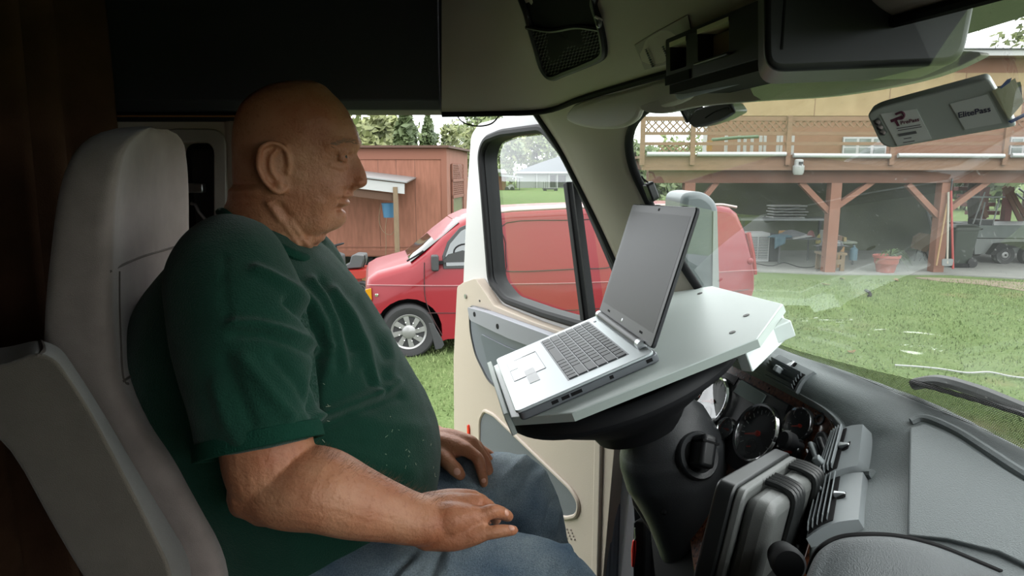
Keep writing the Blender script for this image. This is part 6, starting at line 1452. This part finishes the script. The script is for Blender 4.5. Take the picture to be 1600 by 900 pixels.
# ---- head and neck: slices by image row, in the man's middle plane
H_py = [126.5, 130, 134, 146, 156, 166, 182, 199, 210, 223, 231, 240, 250, 267, 280, 288, 293, 299, 308, 312, 317, 326, 331, 340, 351, 358, 363, 377, 384, 395, 410, 440, 470]
H_bk = [455, 436, 422, 400, 388, 380, 373, 369, 368, 367, 367, 368, 368, 368, 368.5, 369, 367, 365, 361, 360, 358, 353, 350, 346, 341, 338, 336, 331, 328, 324, 318, 310, 306]
H_bf = [490, 499, 507, 519, 529, 537, 547, 555, 559, 561, 559, 554, 550, 547, 546, 546, 545, 545, 544, 543, 541, 535, 533, 531, 526, 519, 512, 503, 490, 488, 486, 480, 476]
H_sf = [490, 499, 507, 519, 529, 537, 547, 555, 559, 562, 562, 558, 563, 571, 574, 573, 566, 552.5, 549.5, 543.5, 545, 535, 539.5, 541, 536.5, 526, 512, 503, 490, 488, 486, 480, 476]
H_hw = [.012, .026, .036, .055, .063, .069, .074, .077, .078, .079, .079, .079, .079, .078, .078, .077, .077, .077, .076, .076, .075, .074, .073, .072, .071, .070, .069, .068, .069, .071, .076, .085, .095]
HF = [  # skin relief on the visible profile: polyline, width px, amount m
 ([(538, 241)], 9, -.006), ([(527, 236), (536, 233), (548, 235)], 3.2, .0035), ([(529, 245), (538, 244.5), (547, 242)], 1.8, -.0045), ([(528, 249), (540, 249)], 2.6, .0022),
 ([(512, 226), (530, 219), (556, 222)], 5, .0035), ([(516, 258), (530, 263), (541, 259)], 3, .0022), ([(519, 263), (532, 268)], 2.2, -.0022),
 ([(549, 293), (538, 306), (529, 322), (527, 336)], 3, -.004), ([(522, 300)], 14, .004), ([(505, 330)], 16, .004), ([(498, 352)], 14, .004),
 ([(527, 311.5), (548, 312)], 1.8, -.004), ([(532, 306), (547, 305)], 3, .0018), ([(532, 317), (543, 318)], 3, .002),
 ([(524, 327), (537, 326)], 2.4, -.003), ([(562, 284)], 6, .004), ([(551, 280), (551, 290)], 2.2, -.0035), ([(558, 293)], 2.4, -.003),
 ([(438, 322), (456, 345), (478, 372)], 5, -.004), ([(420, 318), (447, 358), (474, 398)], 5, .005), ([(455, 345), (474, 372), (486, 392)], 4, .005), ([(440, 350), (462, 385)], 4, -.004), ([(505, 366), (490, 376)], 3, -.003),
 ([(500, 215)], 18, -.003), ([(530, 180), (550, 178)], 2, -.0012), ([(532, 190), (553, 190)], 2, -.0012), ([(532, 200), (555, 201)], 2, -.0012),
 ([(508, 240), (520, 243)], 1.6, -.0014), ([(507, 250), (519, 250)], 1.6, -.0014), ([(360, 300), (400, 300)], 6, .004), ([(368, 288), (402, 286)], 3, -.003)]
rows = []; NA = 150
for k in range(190):
    py = 126.5 + (470 - 126.5) * (k / 189)**(1.0 if k > 0 else 1)
    bk, bf, sf, hw = (stab(py, H_py, t_) for t_ in (H_bk, H_bf, H_sf, H_hw))
    xb, xf, xs_ = (A(q, py, YM).x for q in (bk, bf, sf)); z = A(500, py, YM).z; cx_, a_ = (xb + xf) / 2, (xf - xb) / 2; r = []
    for j in range(NA):
        th = 2 * pi * j / NA; c, s_ = cos(th), sin(th); e = 2 / 2.25
        x = cx_ + a_ * math.copysign(abs(c)**e, c); y = hw * math.copysign(abs(s_)**e, s_)
        if py < 370: y *= 1 - .16 * max(0, c) * min(1, max(0, (py - 190) / 40)) - .05 * max(0, -c)
        if c > 0:
            sg = tab(py, [235, 250, 267, 280, 290, 297, 305, 318, 330, 345, 360], [.010, .011, .013, .017, .018, .014, .024, .022, .02, .022, .024])
            x += (xs_ - xf) * exp(-(y / sg)**2)
        r.append(V((x, YM + y, z)))
    rows.append(r)
hb = B(); hb.loft(rows)
# relief along the normals
me = bpy.data.meshes.new('t'); me.from_pydata([tuple(p) for p in hb.v], [], hb.f); me.update()
bm = bmesh.new(); bm.from_mesh(me); bmesh.ops.recalc_face_normals(bm, faces=bm.faces); bm.normal_update()
kk = 1.0
def prof_px(p):     # position in the middle plane, as image row and column
    return proj(V((p.x, YM - abs(p.y - YM), p.z)))
for i, v in enumerate(bm.verts):
    px, py = prof_px(v.co); d_ = feats(px, py, HF)
    if d_: hb.v[i] = v.co + v.normal * d_
bm.free(); bpy.data.meshes.remove(me)
body = B(); body.add(hb.v, hb.f)
# ears
for sd in (-1, 1):
    def E_(px, py, out=0.0):
        p = A(px, py, YM - .086); return V((p.x, YM + sd * (.0745 + .006 + .020 * max(0, (448 - px) / 38) + out), p.z))
    hel = [E_(448, 262, -.004), E_(449, 250), E_(446, 236), E_(437, 226, .001), E_(424, 224, .001), E_(413, 232, .001), E_(409, 247), E_(410, 264), E_(415, 279), E_(423, 291), E_(431, 299), E_(439, 300, -.002), E_(444, 293, -.006), E_(446, 284, -.008)]
    hs = spline(hel, 6); body.tube(hs, [.0046 - .0012 * abs(i / len(hs) - .45) for i in range(len(hs))], 10, round_=True)
    body.tube(spline([E_(432, 234, -.004), E_(425, 246, -.002), E_(424, 262, -.002), E_(430, 276, -.003), E_(438, 282, -.005)], 6), .0036, 10, round_=True)
    cc_ = [E_(px, py, -.006) for px, py in ((446, 240), (436, 228), (424, 226), (414, 234), (411, 250), (413, 268), (420, 284), (430, 296), (438, 298), (444, 290), (447, 275), (448, 258))]
    body.loft([[p + V((0, sd * .002, 0)) for p in cc_], [V((p.x, YM + sd * .066, p.z)) for p in cc_]])
    body.ball(E_(434, 291, -.003), (.008, .0045, .009)); body.ball(E_(447, 268, -.004), (.004, .004, .007))
for sd in (-1, 1):      # heavy eyelids
    p = A(538.5, 243.5, YM - .034); ec = V((p.x - .0085, YM + sd * .0315, p.z))
    for dz_, rr_ in ((.0040, .0026), (.0070, .0032), (.0098, .0034), (-.0048, .0024), (-.0080, .0028)):
        R_e = .0118; pts = []
        for k in range(11):
            fi = radians(-78 + 156 * k / 10); zz_ = dz_ + (-.002 if dz_ > 0 else .0012) * (fi / 1.36)**2; hr = sqrt(max(1e-6, R_e**2 - zz_**2))
            pts.append(ec + V((hr * cos(fi), hr * sin(fi), zz_)))
        body.tube(pts, rr_, 10, round_=True)
# ---- hidden core of the trunk and legs so the body is one surface
cor = spline([A(400, 430, YM), A(400, 560, YM), A(430, 700, 1.18), A(470, 860, 1.18)], 6)
body.tube(cor, [.07 + .06 * min(1, i / 6) for i in range(len(cor))], 20, round_=True)
body.tube([A(385, 470, 1.02), A(390, 450, YM), A(470, 470, 1.36)], .04, 16, round_=True)
# ---- arms
def limb(pts, rad, n=24, flat=1.0):
    q = spline([A(*p) for p in pts], 6); N = len(q) - 1; ks = [i / (len(rad) - 1) for i in range(len(rad))]
    body.tube(q, [stab(i / N, ks, rad) for i in range(len(q))], n, round_=True, flat=flat)
limb([(385, 470, 1.02), (395, 560, .95), (408, 640, .91), (420, 715, .885), (424, 758, .88)], [.04, .05, .060, .063, .056])
limb([(420, 762, .88), (455, 762, .875), (500, 764, .872), (555, 784, .88), (605, 799, .89), (640, 809, .895), (675, 815, .90)], [.055, .064, .0655, .0575, .0475, .042, .0385], flat=.86)
body.ball(A(385, 783, .875), (.024, .028, .022)); body.ball(A(392, 775, .87), (.032, .032, .03))
limb([(470, 470, 1.36), (505, 570, 1.43), (530, 690, 1.46)], [.04, .05, .05])
limb([(530, 690, 1.46), (590, 695, 1.42), (640, 690, 1.375), (676, 686, 1.35)], [.05, .05, .038, .032])
# ---- hands
def finger(pts, rad):
    q = spline([A(*p) for p in pts], 5); N = len(q) - 1; ks = [i / (len(rad) - 1) for i in range(len(rad))]
    body.tube(q, [tab(i / N, ks, rad) for i in range(len(q))], 14, round_=True)
# near (right) hand on the near thigh
finger([(668, 832, .895), (710, 838, .89), (752, 833, .885)], [.026, .021, .0135])
finger([(668, 815, .90), (710, 812, .895), (750, 808, .90)], [.030, .026, .0145])
finger([(668, 800, .91), (708, 794, .92), (744, 787, .925)], [.026, .023, .0150])
finger([(668, 796, .93), (704, 785, .945), (738, 779, .955)], [.026, .021, .0140])
body.ball(A(712, 822, .915), (.045, .03, .022)); body.ball(A(690, 815, .91), (.036, .03, .032))
finger([(750, 833, .885), (768, 832, .884), (779, 830, .886), (792, 829, .890), (802, 828.5, .893)], [.0115, .0098, .0100, .0088, .0078])       # little finger
finger([(748, 808, .90), (762, 801, .902), (772, 799, .906), (784, 802, .914), (794, 807, .922)], [.0128, .0112, .0112, .0100, .0088])      # ring finger
finger([(744, 787, .925), (760, 790, .936), (768, 799, .945), (775, 812, .952)], [.013, .0112, .0108, .009])
finger([(738, 779, .955), (754, 784, .972), (760, 796, .982), (763, 812, .988)], [.012, .0108, .0104, .009])
finger([(682, 800, .95), (708, 795, .985), (728, 800, 1.005), (742, 808, 1.012)], [.018, .015, .013, .0105])

# far (left) hand on the far thigh
finger([(672, 692, 1.345), (698, 694, 1.315), (727, 702, 1.285)], [.028, .0225, .0150])
finger([(672, 686, 1.355), (702, 686, 1.335), (737, 692, 1.31)], [.026, .0225, .0150])
finger([(672, 684, 1.365), (706, 686, 1.355), (744, 697, 1.335)], [.024, .0205, .0145])
finger([(672, 686, 1.375), (708, 690, 1.375), (748, 701, 1.36)], [.022, .018, .0128])
finger([(727, 702, 1.285), (742, 712, 1.275), (748, 720, 1.268), (753, 738, 1.262), (756, 755, 1.262)], [.0145, .0125, .0125, .0110, .0092])
finger([(737, 692, 1.31), (754, 715, 1.30), (759, 725, 1.296), (765, 744, 1.292), (769, 762, 1.292)], [.0145, .0122, .0125, .0108, .0092])
finger([(744, 697, 1.335), (760, 716, 1.328), (765, 724, 1.325), (774, 741, 1.322), (780, 755, 1.322)], [.0138, .0118, .0120, .0104, .0088])
finger([(748, 701, 1.36), (762, 709, 1.358), (769, 714, 1.356), (777, 722, 1.354), (783, 730, 1.354)], [.0122, .0105, .0105, .0092, .0080])
finger([(680, 700, 1.325), (694, 715, 1.285), (705, 727, 1.265), (713, 735, 1.257), (719, 742, 1.252)], [.021, .0175, .0150, .0145, .0115])
body.ball(A(705, 698, 1.325), (.04, .035, .022))
bo_ = body.make('body', M_SKIN, person, smooth=180)
md = bo_.modifiers.new('r', 'REMESH'); md.mode = 'VOXEL'; md.voxel_size = .0023; md.use_smooth_shade = True
md = bo_.modifiers.new('s', 'SMOOTH'); md.factor = .5; md.iterations = 3
bake(bo_)
bm = bmesh.new(); bm.from_mesh(bo_.data)
sel = [v for v in bm.verts if proj(v.co)[0] > 655 and v.co.z < 2.2]
for _ in range(7): bmesh.ops.smooth_vert(bm, verts=sel, factor=.5, use_axis_x=True, use_axis_y=True, use_axis_z=True)
bm.to_mesh(bo_.data); bm.free()
bv_ = bvh(bo_)
# finger nails
M_NAIL = pm('nail', (214, 160, 138), .35)
def nail(px, py, w, l, ang):
    p, n_, i_, d_ = bv_.ray_cast(O0, ray(px, py).normalized())
    if p is None: return
    u = V((cos(ang), 0, -sin(ang))); u = (u - n_ * u.dot(n_)).normalized(); F = Fr(p - n_ * .0012, u, n_.cross(u))
    g = B(); g.ball(F(0, 0, 0), (l, w, .0022), F, 14, 8); g.make('fingernail', M_NAIL, person)
nail(799, 824, .0045, .0055, .0); nail(792, 801, .005, .006, .4)
nail(714, 737, .0068, .0078, .9); nail(755.5, 751, .005, .006, 1.3); nail(768, 758, .005, .006, 1.2); nail(779, 751, .0048, .006, 1.1); nail(782, 727, .0044, .0055, 1.0)
# eye, eyebrow, grey stubble of hair
for sd in (-1, 1):
    p = A(538.5, 243.5, YM - .034); g = B(); g.ball(V((p.x - .0085, YM + sd * .0315, p.z)), .0112); e_ = g.make('eye', pm('eye_white', (150, 138, 126), .25) if 'eye_white' not in MATS else MATS['eye_white'], person)
    g = B(); g.ball(V((p.x + .0008, YM + sd * .0315, p.z - .0025)), (.003, .0048, .0048)); g.make('iris', pm('iris', (46, 40, 36), .2) if 'iris' not in MATS else MATS['iris'], e_)
rb = random.Random(5); g = B()
for k in range(80):
    t_ = rb.random(); px, py = lerp(516, 556, t_) + rb.uniform(-1, 1), tab(t_, [0, .5, 1], [226, 219, 222]) + rb.uniform(-3, 3)
    p, n_, i_, d_ = bv_.ray_cast(O0, ray(px, py).normalized())
    if p is None or n_.dot(O0 - p) < .1: continue
    d2 = V((rb.uniform(.2, 1), rb.uniform(-.3, .1), rb.uniform(-.5, .3))) * .008
    g.tube([p - n_ * .0005, p + d2 * .5 + n_ * .0012, p + d2 + n_ * .0006], [.0003, .00028, .0001], 4)
g.make('eyebrow', pm('grey_hair', (170, 146, 128), .7), person)
g = B()
for k in range(300):      # arm hair along the top edge of the forearm
    t_ = rb.random(); px = lerp(490, 690, t_); py0 = tab(px, [470, 500, 540, 600, 660, 690], [688, 700, 720, 745, 768, 774]) + rb.uniform(0, 26) * rb.random()
    p, n_, i_, d_ = bv_.ray_cast(O0, ray(px, py0).normalized())
    if p is None or p.y > 1.0: continue
    d2 = V((rb.uniform(.2, 1), rb.uniform(-.2, .3), rb.uniform(-.2, .8))).normalized() * rb.uniform(.006, .014)
    g.tube([p - n_ * .0004, p + d2 * .5 + n_ * .003, p + d2 + n_ * .003], [.00012, .0001, .00005], 3)
g.make('arm_hair', pm('arm_hair', (120, 88, 66), .7), person)

# ---- t-shirt
T_py = [352, 372, 400, 440, 480, 520, 560, 600, 640, 680, 720, 760, 800, 850, 900, 960]
T_bk = [338, 318, 294, 264, 240, 224, 215, 214, 219, 232, 256, 287, 320, 346, 364, 372]
T_fr = [462, 480, 506, 540, 572, 598, 622, 645, 665, 681, 687, 684, 674, 655, 640, 630]
T_hw = [.085, .135, .180, .205, .220, .230, .240, .250, .257, .262, .262, .258, .25, .235, .225, .22]
sh = B(); rows = []
for k in range(80):
    py = 352 + (960 - 352) * k / 79; bk, fr2, hw = (stab(py, T_py, t_) for t_ in (T_bk, T_fr, T_hw))
    xb, xf = A(bk, py, YM).x, A(fr2, py, YM).x; z = A(500, py, YM).z; cx_, a_ = (xb + xf) / 2, (xf - xb) / 2
    rows.append([V((cx_ + a_ * math.copysign(abs(cos(t_))**.88, cos(t_)), YM - .0 + hw * math.copysign(abs(sin(t_))**.88, sin(t_)), z)) for t_ in [2 * pi * j / 72 for j in range(72)]])
sh.loft(rows)
def slv(pts, rad, n=28):
    q = spline([A(*p) for p in pts], 6); N = len(q) - 1; ks = [i / (len(rad) - 1) for i in range(len(rad))]
    sh.tube(q, [stab(i / N, ks, rad) for i in range(len(q))], n)
slv([(365, 395, 1.04), (362, 440, .98), (378, 520, .935), (394, 600, .90), (402, 650, .885), (407, 694, .875)], [.07, .092, .094, .088, .083, .082])
slv([(455, 395, 1.30), (475, 430, 1.37), (500, 500, 1.42), (515, 570, 1.44), (525, 640, 1.45)], [.07, .088, .085, .08, .08])
sh_o = sh.make('t_shirt', M_SHIRT, person, smooth=180)
md = sh_o.modifiers.new('r', 'REMESH'); md.mode = 'VOXEL'; md.voxel_size = .0062; md.use_smooth_shade = True
md = sh_o.modifiers.new('s', 'SMOOTH'); md.factor = .5; md.iterations = 5
bake(sh_o)
SF = [ # folds seen from the passenger side
 ([(512, 542), (505, 508), (488, 478), (462, 452), (420, 428), (400, 420)], 8, .010), ([(506, 556), (498, 520), (478, 492), (450, 470)], 7, -.012),
 ([(500, 555), (494, 600), (490, 655)], 6, -.014), ([(512, 545), (515, 580)], 8, .006),
 ([(486, 440), (505, 465), (522, 500), (532, 540), (538, 575)], 8, .009), ([(500, 440), (520, 470), (540, 510), (552, 545)], 7, -.007), ([(520, 455), (548, 495), (570, 540), (584, 590), (590, 612)], 8, .010),
 ([(493, 652), (530, 638), (570, 622), (600, 612), (618, 598)], 8, .011), ([(500, 668), (545, 650), (590, 632), (624, 620)], 8, -.008),
 ([(598, 612), (580, 600), (574, 580)], 6, -.008), ([(560, 470), (585, 520), (604, 560)], 8, -.006), ([(604, 520), (612, 560), (610, 585)], 8, .006),
 ([(361, 506), (400, 505), (440, 515), (480, 530), (500, 548)], 7, .008), ([(365, 522), (410, 522), (450, 534), (490, 552)], 7, -.006),
 ([(380, 560), (420, 610), (455, 650)], 10, .006), ([(350, 560), (375, 620), (395, 665)], 9, -.005), ([(335, 600), (352, 660), (372, 690)], 8, .005), ([(430, 560), (465, 600), (485, 640)], 8, -.005),
 ([(352, 400), (350, 440), (356, 500)], 4, -.003), ([(560, 650), (600, 665), (660, 668)], 14, .005), ([(520, 700), (580, 720), (640, 740)], 14, .004), ([(505, 690), (560, 690)], 10, -.004)]
m_ = sh_o.data; vsn = [(v.co.copy(), v.normal.copy()) for v in m_.vertices]
for v, (co, nn) in zip(m_.vertices, vsn):
    px, py = proj(co); d_ = 0
    if nn.dot(O0 - co) > -.1: d_ = feats(px, py, SF)
    d_ += .0035 * mnoise.noise(co * 9) + .0018 * mnoise.noise(co * 22)
    v.co = co + nn * d_
# collar and hems
col = spline([A(*p) for p in ((347, 331, 1.19), (350, 334, 1.13), (374, 352, 1.088), (420, 378, 1.08), (462, 399, 1.10), (487, 405, 1.17), (489, 402, 1.23), (470, 388, 1.285), (420, 362, 1.31), (374, 346, 1.295), (351, 333, 1.245))], 8, True)
g = B(); g.tube(col, .0105, 10, closed=True, flat=.7); g.make('collar', M_SHIRT2, sh_o)
def hemring(c0, c1, r, th, name='sleeve_hem'):
    a, c = A(*c0), A(*c1); d_ = (c - a).normalized(); u = d_.orthogonal().normalized(); w_ = d_.cross(u)
    g = B(); rings = []
    for k in range(40):
        t_ = 2 * pi * k / 40; rr_ = r + .002 * sin(3 * t_ + 1); q = u * cos(t_) + w_ * sin(t_)
        rings.append([a + q * (rr_ - .001) , a + q * (rr_ + th), c + q * (rr_ + th * 1.3 + .001), c + q * (rr_ + .0005), c + q * (rr_ - .006), a + q * (rr_ - .006)])
    g.loft(rings, cap=False, closed=True); return g.make(name, M_SHIRT2, sh_o, bevel=.0015)
hemring((405, 676, .880), (409, 702, .872), .0815, .003); hemring((524, 625, 1.45), (526, 650, 1.452), .079, .003)
bvs = bvh(sh_o)
st_l = []
# lint specks
g = B(); rb2 = random.Random(11)
for k in range(22):
    px, py = rb2.uniform(596, 680), rb2.uniform(650, 745)
    if k > 15: px, py = rb2.uniform(500, 560), rb2.uniform(590, 760)
    p, n_, i_, d_ = bvs.ray_cast(O0, ray(px, py).normalized())
    if p is None: continue
    a = rb2.uniform(0, 6); u = n_.orthogonal(); w_ = n_.cross(u); t_ = (u * cos(a) + w_ * sin(a)) * rb2.uniform(.0008, .0032)
    g.tube([p - t_ + n_ * .0012, p + t_ + n_ * .0012], .00035, 4)
o = g.make('lint', pm('lint', (186, 184, 160), .8), sh_o); o['kind'] = 'stuff'

# ---- jeans
jn = B()
def leg(pts, rad, n=28):
    q = spline([A(*p) if len(p) == 3 else V(p[0]) for p in pts], 7); N = len(q) - 1; ks = [i / (len(rad) - 1) for i in range(len(rad))]
    jn.tube(q, [stab(i / N, ks, rad) for i in range(len(q))], n, round_=True)
kn, kf = A(846, 928, .97), A(806, 770, 1.33)
leg([(430, 935, 1.04), (560, 935, 1.0), (700, 930, .975), (790, 925, .97), (846, 928, .97)], [.115, .112, .100, .092, .085])
leg([((kn.x, kn.y, kn.z),), ((kn.x + .04, kn.y + .0, kn.z - .06),), ((kn.x + .045, kn.y + .01, kn.z - .25),), ((kn.x + .02, kn.y + .02, FLOOR + .1),)], [.084, .078, .068, .07])
leg([(480, 860, 1.30), (580, 800, 1.33), (690, 785, 1.335), (770, 772, 1.335), (806, 770, 1.33)], [.11, .105, .094, .087, .081])
leg([((kf.x, kf.y, kf.z),), ((kf.x + .03, kf.y, kf.z - .07),), ((kf.x + .05, kf.y, kf.z - .25),), ((kf.x + .03, kf.y, FLOOR + .1),)], [.081, .074, .068, .07])
jn.ball(A(450, 890, 1.18), (.14, .2, .12))
jo = jn.make('jeans', M_DENIM, person, smooth=180)
md = jo.modifiers.new('r', 'REMESH'); md.mode = 'VOXEL'; md.voxel_size = .0068; md.use_smooth_shade = True
md = jo.modifiers.new('s', 'SMOOTH'); md.factor = .5; md.iterations = 5
bake(jo)
JF = [([(846, 742), (820, 770), (790, 790), (770, 800)], 7, .006), ([(835, 730), (805, 760), (780, 778)], 6, -.005), ([(866, 780), (858, 810), (846, 830)], 6, -.008), ([(820, 715), (800, 735), (776, 762), (750, 778)], 7, .006), ([(872, 800), (866, 828)], 5, .006),
      ([(690, 862), (680, 880), (672, 905)], 5, -.008), ([(704, 862), (700, 890)], 6, .006), ([(660, 868), (640, 890), (620, 910)], 5, .006), ([(640, 872), (610, 900)], 5, -.006), ([(905, 862), (890, 880), (880, 905)], 6, -.005), ([(890, 850), (872, 880)], 7, .005),
      ([(700, 735), (720, 752), (740, 758)], 6, .006), ([(690, 745), (716, 765)], 5, -.006)]
m_ = jo.data; vsn = [(v.co.copy(), v.normal.copy()) for v in m_.vertices]
for v, (co, nn) in zip(m_.vertices, vsn):
    px, py = proj(co); d_ = feats(px, py, JF) if nn.dot(O0 - co) > -.1 else 0
    v.co = co + nn * (d_ + .003 * mnoise.noise(co * 10) + .0015 * mnoise.noise(co * 26))
for q in (kn, kf):
    g = B(); F = Fr((q.x + .02, q.y, FLOOR + .004), (1, 0, 0), (0, 1, 0)); rings = []
    for z, x0_, x1_, w_ in ((0, -.07, .20, .045), (.03, -.075, .21, .048), (.06, -.07, .19, .046), (.10, -.065, .09, .045), (.14, -.06, .05, .045)):
        rings.append([F(p[0], p[1], z) for p in rrect(x0_, -w_, x1_, w_, .04)])
    g.loft(rings); g.make('shoe', M_BLACK, person)
